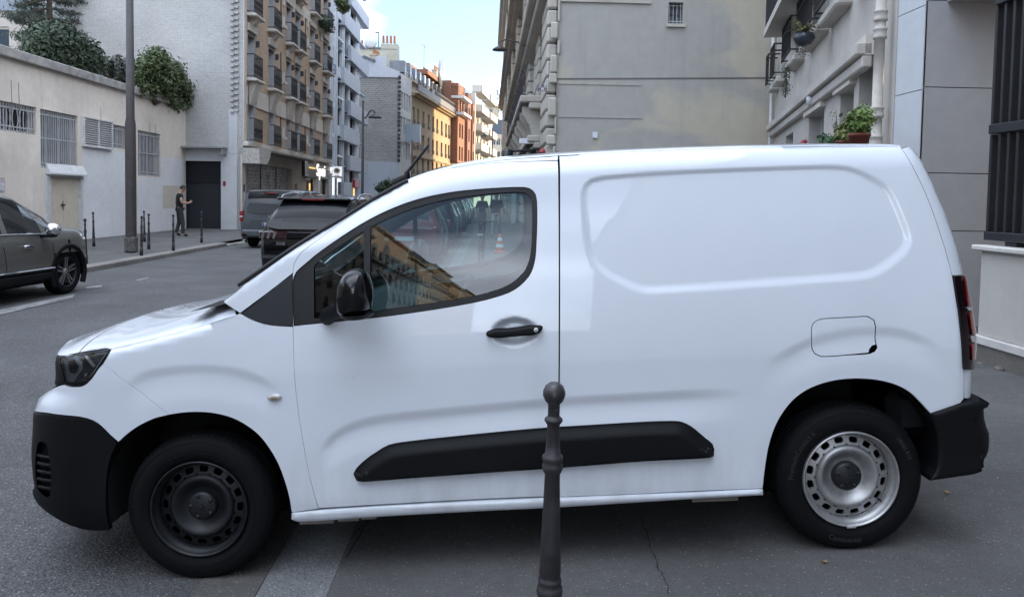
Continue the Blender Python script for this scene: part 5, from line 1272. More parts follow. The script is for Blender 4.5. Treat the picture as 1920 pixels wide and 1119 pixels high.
for py in (183, 214): boxobj('balcony', frame_w, eO, .2, (FS.x(862, 200) - xO0), -1.7, -.0, zAt(845, py) , zAt(845, py) + .35); railing(eO, .2, FS.x(862, 200) - xO0, zAt(845, py) + .35, 1.1, -1.6, 14, False)
# stepped top storeys with the round-headed window wall
up = MB(); up.box(-9, FS.x(858, 130) - xO0, 1.2, 8, zo - .05, zAt(800, 143 - 0) + 1.2).box(-13, -3, 2.5, 8, zo, zAt(800, 132)); up.build('upper_storey', orange, eO)
MB().lathe([(0, 0), (2.0, 0), (2.0, .15), (0, .15)], 24, Matrix.Translation((-1.2, 1.15, zo + .6)) @ Matrix.Rotation(R_(90), 4, 'X')).build('round_window', curtain_glass, eO)
for px, n, hh in ((802, 3, 1.6), (823, 5, 3.0), (841, 4, 2.0), (850, 4, 1.8), (862, 4, 1.5), (870, 3, 1.2)):
    x = FS.x(px, 140, -3) - xO0; stack(eO, x, 3.4, (zAt(800, 143) + 1.0) if px < 845 else zo - .02, .6 + .4 * n, hh, n)
MB().tube([(FS.x(838, 130) - xO0, 3, zo), (FS.x(838, 130) - xO0, 3, zo + 4)], .03, 5).tube([(FS.x(838, 130) - xO0 - 1.4, 3, zo + 3.8), (FS.x(838, 130) - xO0 + 1.4, 3, zo + 3.9)], .03, 5).build('aerial', frame_d, eO)
# white balcony block
xW0, xW1 = xO1 + .02, fsx(922)
whm = render_wall('white_modern_front', (.46, .44, .40), .2)
zw = zAt(882, 182)
eW, WW, fW = row_building(xW0, xW1, zw, whm, 'white modern apartment block with stacked concrete balconies beyond the orange brick', 6, 3.2, 2.95, (886, 890.5, 895, 901, 907, 914), 1.6, 2.2, rails=False, name='balcony_block')
boxobj('corner_rib', whm, eW, -.2, .5, -.8, .0, 0, zw + .6)
for k in range(6):
    z = 3.1 + 2.95 * k
    for a, b in ((FS.x(884, 250) - xW0, FS.x(899, 250) - xW0), (FS.x(902, 250) - xW0, FS.x(916, 250) - xW0)):
        mb = MB(); mb.box(a, b, -1.5, 0, z - .2, z); mb.box(a, b, -1.6, -1.5, z - .2, z + 1.0); mb.box(a, a + .1, -1.6, 0, z - .2, z + 1.0); mb.build('balcony', whm, eW)
boxobj('penthouse', whm, eW, 2, WW - 5, 2.5, 8, zw, zw + 1.9)
# beige end houses across the bend
def far_block(px0, px1, pyt, Y, mat, label, name='far_house', roof=None, rows=4, wn=3):
    a, b = at_y(px0, pyt, Y), at_y(px1, pyt, Y); f = Fac(a[0], Y, 1, 0, 0); e = f.empty(name); tag(e, label, 'building'); W_ = b[0] - a[0]; H_ = a[2]
    hs = []
    for i in range(wn):
        for k in range(rows): x = W_ * (i + .5) / wn; hs.append((x - .5, x + .5, H_ - 2.6 - 3.1 * k, H_ - 1.0 - 3.1 * k))
    mb = MB(); wall(mb, 0, W_, 0, H_, hs); reveals(mb, hs); mb.add([(0, 0, 0), (0, 9, 0), (0, 9, H_), (0, 0, H_), (W_, 0, 0), (W_, 9, 0), (W_, 9, H_), (W_, 0, H_)], [(0, 1, 2, 3), (4, 5, 6, 7), (3, 2, 6, 7)]); mb.build('wall', mat, e)
    for h in hs: window(e, *h, mull=1)
    return e, W_, H_
e, W_, H_ = far_block(921, 948, 252, 185, render_wall('ochre_far_front', (.52, .44, .33), .2), 'ochre house front closing the end of the street under a slate roof', rows=2, wn=3)
MB().prism([(-.3, 0), (W_ + .3, 0), (W_ - .8, 3.6), (.8, 3.6)], 0, 8, Matrix(((1, 0, 0, 0), (0, 0, 1, 0), (0, 1, 0, H_), (0, 0, 0, 1)))).build('roof', plain('slate', (.085, .10, .13), .6), e)
e, W_, H_ = far_block(905, 936, 197, 215, render_wall('tan_gable', (.50, .41, .29), .3), 'tall blank tan gable in the far distance at the end of the street', rows=1, wn=1)
MB().prism([(W_ - .05, H_ - 11), (W_ + 2.2, H_ - 9), (W_ + 4, H_ - 16), (W_ + 4, H_ - 22), (W_ - .05, H_ - 22)], .2, 6, Matrix(((1, 0, 0, 0), (0, 0, 1, 0), (0, 1, 0, 0), (0, 0, 0, 1)))).build('stepped_wing', render_wall('tan_gable', (.50, .41, .29), .3), e); boxobj('chimney', chim, e, W_ - 2.4, W_ - .4, 0.1, 1.5, H_, H_ + .8)

# ================================================================== right: grey corner house with the blank gable
XR, YR = 1.9, 22.0
GH = empty('corner_house', (XR, YR, .05)); tag(GH, 'ornate stone corner house with a big blank grey cement gable above the van', 'building')
FR = Fac(XR, YR, 1, 0, .05); FRS = Fac(XR, 96, 0, -1, .05)
def inr(o): o.parent = GH; o.matrix_local = Matrix.Translation((0, 0, 0)); return o
def ins_(o): o.parent = GH; o.matrix_local = Matrix.Translation((0, 96 - YR, 0)) @ Matrix.Rotation(FRS.rz, 4, 'Z'); return o
HR, WR = 21.0, 9.5
LS = 96 - YR
t = NT('patched_cement_gable'); v = t.coord('xzy')
mp = t.N('ShaderNodeMapping'); mp.inputs['Scale'].default_value = (.34, .55, 1); mp.inputs['Location'].default_value = (1.7, .2, 0); t.L(v, mp.inputs[0]); n = t.noise(mp.outputs[0], 1.0, 8, .52, .5)
sx_ = t.N('ShaderNodeSeparateXYZ'); t.L(v, sx_.inputs[0]); gr = t.math('ADD', n, t.math('MULTIPLY', t.math('ADD', sx_.outputs[0], -4.2), .030))
m_ = t.ramp(gr, [(.47, 0.0), (.56, 1.0)])
c = t.mix(m_, (.355, .345, .32), (.445, .41, .335)); n2 = t.noise(v, 2.5, 8, .6); c = t.mix(1.0, c, t.ramp(n2, [(.3, .94), (.7, 1.05)]), 'MULTIPLY')
mp2 = t.N('ShaderNodeMapping'); mp2.inputs['Scale'].default_value = (1.1, .1, 1); t.L(v, mp2.inputs[0]); n3 = t.noise(mp2.outputs[0], 1.3, 6, .7); c = t.mix(t.math('MULTIPLY', t.ramp(n3, [(.52, 0.0), (.8, 1.0)]), .38), c, (.22, .21, .20))
t.L(c, t.b.inputs['Base Color']); setp(t.b, Roughness=.92); t.bump(t.noise(v, 30, 4), .15, .01); cement = t.m
rx = lambda px, py=200: FR.x(px, py); rz_ = lambda py, px=1200: FR.z(px, py)
wg = (rx(1253.5, 25), rx(1281, 25), FR.z(1267, 45), FR.z(1267, 5))
mb = MB(); wall(mb, 0, WR, 0, HR, [wg]); reveals(mb, [wg], d=.3); inr(mb.build('gable_wall', cement, None)); ins_(boxobj('corner_return', stone_m, None, LS - .6, LS - .03, 0, .25, 0, HR - .02))
w0_ = window(GH, wg[0] + .0, wg[1], wg[2], wg[3], y=.22, mull=1, trans=1, frame=frame_d, pane=plain('pale_blue_pane', (.17, .20, .24), .15))
b_ = MB()
for k in range(4): x = wg[0] + (wg[1] - wg[0]) * (k + .5) / 4; b_.tube([(x, .1, wg[2]), (x, .1, wg[3])], .012, 5)
for zz in (.12, .86): z = wg[2] + (wg[3] - wg[2]) * zz; b_.box(wg[0], wg[1], .09, .11, z, z + .02)
inr(b_.build('window_bars', plain('pale_bars', (.4, .42, .44), .6), None)); inr(boxobj('sill', stone_m, None, wg[0] - .06, wg[1] + .06, -.07, .1, wg[2] - .10, wg[2] - .01))
zl_ = FR.z(1040, 148); zl2 = FR.z(1450, 139)
inr(MB().add([(rx(1043), -.012, zl_ - .02), (WR, -.012, zl2 - .05), (WR, -.012, zl2 - .02), (rx(1043), -.012, zl_ + .01), (rx(1043), .0, zl_ + .02), (WR, .0, zl2)], [(0, 1, 2, 3), (3, 2, 5, 4)]).build('joint_line', plain('joint_shadow', (.12, .115, .11), .9), None))
inr(boxobj('old_ledge', stone_m, None, rx(1048), rx(1215), -.05, .0, FR.z(1100, 5), FR.z(1100, 1)))
for py, px1 in ((157, 1200), (219, 1205)): inr(boxobj('render_ridge', cement, None, rx(1046), rx(px1), -.018, .0, FR.z(1100, py + 2), FR.z(1100, py - 1)))
inr(boxobj('vent_plate', plain('vent_plate', (.62, .64, .70), .6, var=.2, scale=20), None, rx(1111, 254), rx(1120, 254), -.05, .0, FR.z(1115, 259), FR.z(1115, 248)))
# quoins: long and short stones alternating
ys = [-40, 0, 42, 75, 104, 138, 158, 183, 219, 253, 273, 300, 330, 360]; x0q = 0.0
long_ = [1043, 1043, 1027, 1045, 1027, 1025, 1040, 1024, 1037, 1023, 1035, 1022, 1033]
for i in range(len(ys) - 1):
    z1, z0 = FR.z(1030, ys[i]), FR.z(1030, ys[i + 1]); q = boxobj('quoin_stone', stone_m, None, x0q, rx(long_[i] + 3, 200), -.09 - .015 * (i % 3), .0, z0 + .012, z1 - .012, bev=.035); inr(q)
zq = FR.z(1030, 360)
while zq > 0: inr(boxobj('quoin_stone', stone_m, None, 0, .5 if int(zq * 2) % 2 else .75, -.1, 0, max(0, zq - .5) + .01, zq - .01, bev=.03)); zq -= .5
zq = FR.z(1030, -40)
k = 0
while zq < HR - .6: inr(boxobj('quoin_stone', stone_m, None, 0, .5 if k % 2 else .75, -.1, 0, zq + .01, zq + .49, bev=.03)); zq += .5; k += 1
# small abstract tile panel and a red plaque on the quoins
a0_, a1_ = FR.loc(1008, 173), FR.loc(1025, 161); n = 6
for i in range(n):
    for j in range(4):
        dark_ = (i in (0, 5) and j < 2) or (i in (1, 4) and j == 1) or (i in (2, 3) and j == 3); lt = (i in (1, 4) and j == 3) or (i in (2, 3) and j == 1)
        m_ = plain('tile_dark', (.02, .025, .035), .3) if dark_ else plain('tile_white', (.55, .58, .62), .3) if lt else plain('tile_grey', (.20, .20, .23), .3)
        xw = (a1_[0] - a0_[0]) / n; zw_ = (a1_[1] - a0_[1]) / 4; inr(boxobj('mosaic_tile', m_, None, a0_[0] + xw * i + .004, a0_[0] + xw * (i + 1) - .004, -.15, -.125, a0_[1] + zw_ * j + .004, a0_[1] + zw_ * (j + 1) - .004))
a0_ = FR.loc(1016, 292); inr(MB().lathe([(0, 0), (.10, 0), (.10, .02), (0, .02)], 16, Matrix.Translation((a0_[0], -.125, a0_[1] + .08)) @ Matrix.Diagonal((1, 1, 1.25, 1)) @ Matrix.Rotation(R_(90), 4, 'X')).box(a0_[0] - .1, a0_[0] + .1, -.145, -.125, a0_[1] - .15, a0_[1] + .08).build('red_plaque', plain('plaque_red', (.28, .03, .03), .5), None)); inr(boxobj('plaque_badge', frame_w, None, a0_[0] - .06, a0_[0] + .06, -.152, -.146, a0_[1] - .06, a0_[1] + .01))
# the ornate street front seen edge-on
LS = 96 - YR; sx2 = lambda y: 96 - y
mb = MB(); mb.box(0, LS - .6, 0, 8, 0, HR - .02); ins_(mb.build('street_wall', stone_m, None))
zb1 = FR.z(1040, 160); 
# rusticated courses on the piers, curved consoles, cornices, balconies
for y0, y1, o in ((22.05, 24.4, .30), (27.2, 29.2, .22), (32.5, 35, .30), (39, 41, .25), (46, 49, .35), (56, 59, .35), (66, 70, .4), (78, 84, .4), (88, 95, .4)):
    z = .2; k = 0
    while z < HR - .6:
        q = boxobj('rusticated_course', stone_m, None, sx2(y1), sx2(y0), -o, .0, z + .02, z + .46, bev=.05); ins_(q); z += .48; k += 1
for y0, y1, zc_, o in ((24.4, 46, zb1 - .2, .95), (22.1, 60, FR.z(1000, -20), .8), (24.4, 60, FR.z(1000, 255), .7), (22.0, 95.9, 12.5, .9), (22, 95.9, HR - .6, 1.1)):
    ins_(MB().box(sx2(y1), sx2(y0), -o, 0, zc_, zc_ + .22, bev=.04).box(sx2(y1), sx2(y0), -o * .7, 0, zc_ - .2, zc_ - .0, bev=.04).build('cornice', stone_m, None))
for y in (25, 26.8, 29.6, 32.1, 35.4, 38.6, 42, 45):
    P_ = [(0, zb1 - .3), (.85, zb1 - .3), (.85, zb1 - .55), (.6, zb1 - .9), (.45, zb1 - 1.5), (.2, zb1 - 2.1), (.12, zb1 - 2.5), (0, zb1 - 2.6)]
    ins_(MB().prism([(-p[0], p[1]) for p in P_], sx2(y) - .22, sx2(y) + .22, Matrix(((0, 0, 1, 0), (1, 0, 0, 0), (0, 1, 0, 0), (0, 0, 0, 1)))).build('scrolled_console', stone_m, None))
    r0 = railing(GH, 0, 1.4, 0, 1.0, -.1, 7); r0.matrix_local = Matrix.Translation((0, 96 - YR, 0)) @ Matrix.Rotation(FRS.rz, 4, 'Z') @ Matrix.Translation((sx2(y + 1.2), -.85, zb1 + .03))
for y in (25.8, 31, 37, 43.5, 52, 62, 74):
    for z in (3.6, zb1 + .1, 9.4, 13.2, 16.8):
        w_ = window(GH, 0, 1.3, 0, 2.2, mull=1); w_.matrix_local = Matrix.Translation((0, 96 - YR, 0)) @ Matrix.Rotation(FRS.rz, 4, 'Z') @ Matrix.Translation((sx2(y + .65), -.10, z))
lb = MB(); lb.lathe([(0, -.4), (.13, -.36), (.18, -.1), (.18, .22), (.14, .26), (0, .3)], 14, Matrix.Translation((sx2(25.2), -1.3, FR.z(950, 285)))); lb.tube([(sx2(25.2), -1.3, FR.z(950, 270)), (sx2(25.2), -.2, FR.z(950, 268))], .05, 6); ins_(lb.build('shop_lantern', plain('dark_lantern', (.02, .022, .025), .3), None))
ins_(boxobj('shop_awning', plain('dark_awning', (.012, .012, .014), .8), None, sx2(36), sx2(24), -1.25, -.05, FR.z(980, 300) - .3, FR.z(980, 291))); ins_(boxobj('white_sign', plain('white_sign', (.62, .64, .68), .5), None, sx2(24.6), sx2(24.5), -.95, -.45, FR.z(988, 258), FR.z(988, 247)))
ins_(boxobj('doorway_pilaster', plain('pale_pilaster', (.5, .5, .5), .7), None, sx2(45.4), sx2(44.6), -.55, -.3, 0, 3.2))

# ================================================================== right: angled apartment house
PA, PB_ = at_y(1675, 200, 9.08), at_y(1452, 200, YR - .35)
FA = Fac(PB_[0], PB_[1], PA[0] - PB_[0], PA[1] - PB_[1], .1)
ah = FA.empty('angled_apartment_house'); tag(ah, 'cream apartment house at the right with a string course, drainpipe and flower pots', 'building')
LA = float(np.linalg.norm((PA - PB_)[:2])) - .0; HA = 11.0
ax = lambda px, py, out=0.0: FA.loc(px, py, out)
crs = render_wall('cream_facade', (.50, .47, .43), .35)
# ground-floor bay openings and upper windows
g1 = (ax(1577, 160)[0], ax(1602, 160)[0], .9, ax(1590, 168)[1]); g2 = (ax(1612, 130)[0], ax(1640, 130)[0], .9, ax(1625, 112)[1]); g0 = (ax(1517, 230)[0], ax(1545, 230)[0], .6, ax(1531, 211)[1]); gz = (ax(1473, 262)[0], ax(1487, 262)[0], .8, ax(1480, 252)[1])
hs = [gz, g0, g1, g2]
zled = ax(1500, 205)[1]
ups = []
for px0, px1 in ((1459, 1463), (1468, 1475), (1492, 1508), (1522, 1551), (1560, 1592), (1612, 1640)):
    x0, x1 = ax(px0, 100)[0], ax(px1, 100)[0]
    for k in range(3): ups.append((x0, x1, zled + 1.15 + 3.0 * k, zled + 3.05 + 3.0 * k))
mb = MB(); wall(mb, 0, LA, 0, HA, hs + ups); reveals(mb, hs + ups, d=.3); mb.add([(0, 0, 0), (0, 6, 0), (0, 6, HA), (0, 0, HA), (LA, 0, 0), (LA, 6, 0), (LA, 6, HA), (LA, 0, HA)], [(0, 1, 2, 3), (4, 5, 6, 7), (3, 2, 6, 7)]); mb.build('wall', crs, ah)
for h in hs: window(ah, *h, y=.26, mull=1 if h[1] - h[0] > .9 else 0, pane=curtain_glass)
for h in ups:
    window(ah, *h, y=.26, mull=1 if h[1] - h[0] > .7 else 0); boxobj('window_sill', crs, ah, h[0] - .12, h[1] + .12, -.24, .1, h[2] - .16, h[2] - .005, bev=.03)
    railing(ah, h[0] - .05, h[1] + .05, h[2] + .03, .8, -.30, max(3, int((h[1] - h[0]) / .14)), False)
XE = ax(1640, 30)[0]; boxobj('string_course', crs, ah, 0, XE, -.22, .0, zled - .05, zled + .12, bev=.02); boxobj('string_course', crs, ah, 0, XE, -.14, .0, zled - .22, zled - .055, bev=.02)
for h in hs[1:]: boxobj('lintel_band', pale, ah, h[0] - .15, min(h[1] + .15, XE), -.10, .0, h[3] + .0, h[3] + .28)
xf_ = ax(1484, 70)[0]; OB = min(np.linspace(.2, 1.4, 121), key=lambda o_: abs(ax(1431.5, 71, o_)[0] - xf_)); zbal = ax(1431.5, 71, OB)[1]; bl = MB()
bl.box(xf_, xf_ + 5.5, -OB, .0, zbal, zbal + .16); bo_ = bl.build('balcony', crs, ah); railing(bo_, xf_, xf_ + 5.5, zbal + .16, 1.0, -OB + .05, 40, False); print('OB', OB)
# drainpipe with collars, and the thin white pipe at the far end
dp = MB(); xp = ax(1650, 150, .12)[0]; rp = .062
cols_ = [(0, rp)]
for py in (262, 208, 64, 32):
    z = FA.z(1652, py, .12); cols_ += [(z - .075, rp), (z - .07, rp * 1.25), (z - .05, rp * 1.36), (z - .03, rp * 1.2), (z + .03, rp * 1.2), (z + .04, rp * 1.36), (z + .06, rp * 1.25), (z + .065, rp)]
cols_.append((HA, rp)); cols_.sort()
dp.lathe([(r, z) for z, r in cols_], 20, Matrix.Translation((xp, -.14, 0))); dp.build('drainpipe', plain('drainpipe_paint', (.46, .42, .37), .6, dirt=.3, scale=9), ah)
MB().tube([(.12, -.10, 0), (.12, -.10, HA)], .05, 8).build('white_pipe', frame_w, ah)
MB().lathe([(0, -.13), (.08, -.11), (.105, -.03), (.105, .05), (0, .05)], 14, Matrix.Translation((ax(1525, 187, .1)[0], -.12, ax(1525, 187, .1)[1]))).build('wall_lamp', plain('lamp_dome', (.55, .55, .55), .4), ah)
boxobj('planter_wall', plain('planter_stone', (.40, .37, .33), .9, dirt=.3), ah, ax(1490, 270, .7)[0], LA - .3, -.95, -.3, 0, ax(1600, 289, .6)[1])
zpl = ax(1600, 289, .6)[1]

# ================================================================== right: panel-clad corner block, low wall and bars
XP, YP = float(at_y(1729, 150, 8.5)[0]), 8.5
pb = empty('panel_clad_block', (XP, YP, .18)); tag(pb, 'grey panel-clad corner building behind the low wall at the right edge', 'building')
FPn = Fac(XP, YP, 1, 0, .18); FPs = Fac(XP, 9.06, 0, -1, .18)
pan_m = render_wall('grey_cladding', (.33, .34, .36), .16, streak=False, bump=.05); pan_l = render_wall('lit_side_cladding', (.52, .54, .56), .12, streak=False, bump=.05)  # side face is a paler copy: its brighter light is put into the colour
def inp(o): o.parent = pb; o.matrix_local = Matrix.Identity(4); return o
def inps(o): o.parent = pb; o.matrix_local = Matrix.Translation((0, 9.06 - YP, 0)) @ Matrix.Rotation(FPs.rz, 4, 'Z'); return o
zj = [0.0, FPn.z(1790, 433), FPn.z(1790, 325), FPn.z(1790, 164.5), FPn.z(1790, 8)]; hh_ = zj[3] - zj[2]
zj = [0, zj[1], zj[2], zj[3], zj[3] + hh_, zj[3] + 2 * hh_, zj[3] + 3 * hh_]
for j in range(len(zj) - 1):
    for x0, x1 in ((.012, 2.3), (2.312, 4.6)): inp(boxobj('cladding_panel', pan_m, None, x0 + .0, x1 - .004, 0, .03, zj[j] + .005, zj[j + 1] - .005))
    zs_ = [FPs.z(1705, 174), FPs.z(1705, 23)]
zsj = [0, FPs.z(1705, 325), FPs.z(1705, 174), FPs.z(1705, 23), FPs.z(1705, -130), FPs.z(1705, -280), FPs.z(1705, -430)]
for j in range(len(zsj) - 1):
    inps(boxobj('cladding_panel', pan_l, None, .0, 9.06 - YP - .0, 0, .03, zsj[j] + .005, zsj[j + 1] - .005))
inp(boxobj('core_wall', shell_m, None, .04, 5, .05, 9.03 - YP, 0, zsj[-1])); 
inp(boxobj('soffit', pan_m, None, .25, 4.6, -.45, .0, FPn.z(1790, 8) + .02, FPn.z(1790, 8) + 2.6))
XL = 4.44
lw = empty('low_boundary_wall', (XL, 6.75, .19)); tag(lw, 'low cream boundary wall with a stone base and coping at the right edge', 'wall')
FLw = Fac(XL, 6.75, 0, -1, .19)
lw.rotation_euler = (0, 0, FLw.rz)
zt = FLw.z(1840, 459); zb_ = FLw.z(1850, 645)
boxobj('wall', render_wall('cream_wall_render', (.50, .48, .44), .3), lw, .04, 9.5, .0, .25, zb_ + .07, zt - .055); boxobj('wall_band', plain('pale_band', (.55, .53, .5), .8, dirt=.2), lw, .0, 9.5, -.035, .29, zb_ - .015, zb_ + .065, bev=.01)
boxobj('coping', plain('coping_pale', (.55, .53, .49), .8, dirt=.2), lw, -.03, 9.5, -.06, .30, zt - .05, zt, bev=.012)
boxobj('stone_base', render_wall('rough_base', (.16, .15, .13), .7, bump=.8), lw, .03, 9.5, -.015, .27, -.25, zb_ - .02)
random.seed(11)
for k in range(26):
    x = random.uniform(0, 4); q = MB(); s_ = random.uniform(.02, .06); q.box(x, x + s_ * 1.5, -.03 - s_ * .8, -.015, -.06, -.06 + s_ * 1.3, bev=s_ * .3); q.build('base_rubble', plain('rubble_stone', (.14, .13, .12), .95, bump=.5), lw)
fb = empty('bar_screen', (XL + .12, 6.62, .19)); tag(fb, 'dark vertical metal bar screen standing on the low wall at the right edge', 'fence'); fb.rotation_euler = (0, 0, FLw.rz)
FBr = Fac(XL + .12, 6.62, 0, -1, .19); bars_m = plain('anthracite_bars', (.022, .024, .030), .45, .2)
zr_ = [FBr.z(1870, 443), FBr.z(1870, 243), FBr.z(1875, 4)]; dz = .08
xr0 = FBr.x(1858, 440)
for z, h in zip(zr_, (.075, .085, .085)): boxobj('rail', bars_m, fb, xr0, xr0 + 5, -.07, .07, z - h / 2, z + h / 2, bev=.006)
boxobj('rail_foot', bars_m, fb, xr0 + .25, xr0 + .4, -.04, .04, zr_[0] - .10, zr_[0] - .04)
xs_ = [FBr.x(px, 150) for px in (1872, 1887.5, 1905)]; st_ = (xs_[2] - xs_[0]) / 2
bmesh_ = MB().box(-.016, .016, -.045, .045, zr_[0] + .04, zr_[1] - .045, bev=.004).mesh('bar'); bmesh2 = MB().box(-.016, .016, -.045, .045, zr_[1] + .045, zr_[2] - .045, bev=.004).mesh('bar')
for k in range(34):
    for me in (bmesh_, bmesh2): o = link('bar', me, bars_m, fb); o.location = (xs_[0] + st_ * k - .0, 0, 0)

# ================================================================== the street behind the camera (seen mirrored in the van)
def back_house(f, W_, H_, mat, label, nfl, nwin, name='mirrored_street_house', z1=4.2, fh=3.1, rf=zinc_m):
    e = f.empty(name); tag(e, label, 'building'); hs = []
    for i in range(nwin):
        for k in range(nfl): x = W_ * (i + .5) / nwin; hs.append((x - .55, x + .55, z1 + fh * k, z1 + fh * k + 2.0))
    for i in range(max(1, nwin // 2)): x = W_ * (i + .5) / max(1, nwin // 2); hs.append((x - 1.3, x + 1.3, .3, 3.0))
    mb = MB(); wall(mb, 0, W_, 0, H_, hs); reveals(mb, hs, d=.3); mb.add([(0, 0, 0), (0, 9, 0), (0, 9, H_), (0, 0, H_), (W_, 0, 0), (W_, 9, 0), (W_, 9, H_), (W_, 0, H_)], [(0, 1, 2, 3), (4, 5, 6, 7), (3, 2, 6, 7)]); mb.build('wall', mat, e)
    for h in hs:
        window(e, *h, y=.26); 
        if h[2] > 3: railing(e, h[0], h[1], h[2], .9, -.1, 6, False)
    for z in (z1 - .4, z1 + fh * (nfl - 1) - .2, H_ - .5): boxobj('cornice', mat, e, -.02, W_ + .02, -.45, 0, z, z + .28, bev=.04)
    MB().prism([(.3, H_), (2.6, H_ + 3.4), (9, H_ + 3.8), (9, H_)], 0, W_, Matrix(((0, 0, 1, 0), (1, 0, 0, 0), (0, 1, 0, 0), (0, 0, 0, 1)))).build('roof', rf, e); stack(e, .8, 4, H_ + 3.0, 1.8, 1.6, 4); stack(e, W_ - .8, 4, H_ + 3.0, 1.8, 1.4, 4)
    return e
bk = [(-19, 13, 15, 'cream_house_a', (.46, .44, .39), 'cream rendered house reflected in the side window, nearest in that row'), (-33, 14, 18, 'stone_house_b', (.40, .37, .32), 'honey stone house reflected in the van side window'), (-49, 16, 17, 'brick_house_c', (.34, .28, .23), 'brick house reflected in the van, third along the row'), (-66, 17, 19, 'pale_house_d', (.55, .50, .42), 'pale tall house reflected in the van, fourth along the row'), (-84, 18, 18, 'grey_house_h', (.45, .42, .38), 'grey stone house reflected in the van, fifth along the row'), (-105, 21, 20, 'ochre_house_i', (.42, .38, .31), 'ochre house reflected in the van, sixth along the row'), (-128, 23, 18, 'cream_house_j', (.54, .48, .40), 'cream house reflected in the van, seventh along the row'), (-154, 26, 19, 'tan_house_k', (.40, .36, .31), 'tan house reflected in the van, last along the row')]
for y0, L_, H_, nm, colr, lab in bk:
    back_house(Fac(-12.6, y0 - (0), 0, 1, .03), L_ - .05, H_, render_wall(nm, colr, .3), lab, int((H_ - 4) / 3.1), int(L_ / 2.6))
for y0, L_, H_, nm, colr, lab in ((5.4, 14.3, 16, 'sun_block_house_d', (.40, .40, .40), 'plain grey house out of view beside the bar screen, added to block the low sun'), (-9, 13, 16, 'right_house_e', (.46, .42, .36), 'grey-beige house behind the camera on the near pavement side'), (-24, 15, 16, 'right_house_f', (.50, .44, .34), 'warm stone house behind the camera, further down the near pavement'), (-42, 18, 17, 'right_house_g', (.42, .38, .33), 'dull stone house behind the camera at the far end of the near pavement')):  # first house is unseen, added to stop sun coming over the low wall
    back_house(Fac(5.2, y0, 0, -1, .15), L_ - .05, H_, render_wall(nm, colr, .3), lab, int((H_ - 4) / 3.1), int(L_ / 2.6))
# ================================================================== street furniture
def rough_z(x, y): return .03 if x < -8.3 else (pz(x) if x > -.63 else ZR)
LB = [((161, 494), 'dark bollard nearest the grey car front on the far left pavement'), ((176, 462), 'dark bollard close to the beige double door of the workshop'), ((265, 479), 'dark bollard at the kerb just beside the tall lamp post'),
      ((271, 453), 'dark bollard farthest back in the trio beyond the lamp post'), ((279, 467), 'middle dark bollard of the trio beyond the lamp post'), ((325, 470), 'dark bollard at the kerb in front of the walking man'), ((378, 455), 'dark bollard in front of the black garage door')]
S_ = .95 / BPROF[0][1]
bp_ = [(r * .95, z * S_) for r, z in BPROF]
pm_ = MB().lathe(bp_[7:], 14).mesh('post'); hm_ = MB().lathe(bp_[:8], 14).mesh('ball_head')
for (px, py), lab in LB:
    p = at_z(px, py, .03); e = empty('bollard', (p[0], p[1], .03)); tag(e, lab, 'bollard', 'bollards on the far pavement'); e.rotation_euler = (R_(random.uniform(-1.5, 1.5)), R_(random.uniform(-1, 1)), 0)
    link('post', pm_, iron, e); link('ball_head', hm_, iron, e)
bo['group'] = 'iron street bollards'
lampm = plain('lamp_post_paint', (.052, .046, .046), .55, var=.25, scale=7, dirt=.4)
p = at_z(246, 473, .03); lp = empty('street_lamp', (p[0], p[1], .03)); tag(lp, 'tall grey-brown lamp post standing on the far left pavement by the workshop', 'street lamp')
MB().lathe([(.13, .395), (.128, 2.0), (.124, 3.2), (.10, 3.35), (.075, 9.0), (.0, 9.0)], 20).build('post', lampm, lp)
MB().box(-.13, .13, -.13, .13, 0, .40, bev=.03).build('base', plain('flaking_base', (.10, .095, .09), .8, var=.6, scale=14), lp)
MB().lathe([(.10, 9.0), (.12, 9.2), (.30, 9.3), (.28, 9.6), (0, 9.75)], 14).build('lantern', lampm, lp)
def hook_lamp(x, y, z0, h, reach, label, wall=False, s=1.0, yaw=0):
    e = empty('street_lamp', (x, y, z0), yaw); tag(e, label, 'street lamp')
    if not wall: MB().lathe([(.11 * s, 0), (.10 * s, 1.2), (.07 * s, 1.4), (.055 * s, h), (0, h)], 12).build('post', lampm, e)
    zt_ = h - (.9 if not wall else 0); pts = [(0, 0, zt_), (reach * .25, 0, zt_ + .02), (reach * .5, 0, zt_ + .30), (reach * .75, 0, zt_ + .42), (reach * .92, 0, zt_ + .38), (reach, 0, zt_ + .18)]
    if wall: pts = [(0, 0, zt_), (reach * .6, 0, zt_ + .38), (reach * .85, 0, zt_ + .45), (reach, 0, zt_ + .36), (reach, 0, zt_ + .2)]
    MB().tube(pts, .04 * s, 8).build('arm', lampm, e)
    MB().lathe([(.06 * s, .12), (.12 * s, .06), (.34 * s, -.05), (.36 * s, -.10), (0, -.08)], 16, Matrix.Translation((reach, 0, zt_ + .12))).build('lantern', lampm, e); return e
p = at_y(680, 300, 40); hook_lamp(p[0], 40, .03, at_y(680, 190, 40)[2], .62, 'slender hooked lamp post rising in front of the pale brick gable')
p = at_y(772.5, 300, 70); hook_lamp(p[0], 70, 0, at_y(772, 262, 70)[2], .9, 'small hooked lamp post before the cream terrace')
p = at_y(922.5, 300, 78); hook_lamp(p[0], 78, 0, at_y(922, 240, 78)[2] , -.9, 'hooked lamp post before the ochre house at the end of the street')
p = at_y(970, 87, 30); hook_lamp(XR + .0, 30, p[2] - .2, 0, -(XR - at_y(937, 82, 30)[0]), 'dark wall lamp on a bracket high on the ornate stone corner house', wall=True, s=.8)
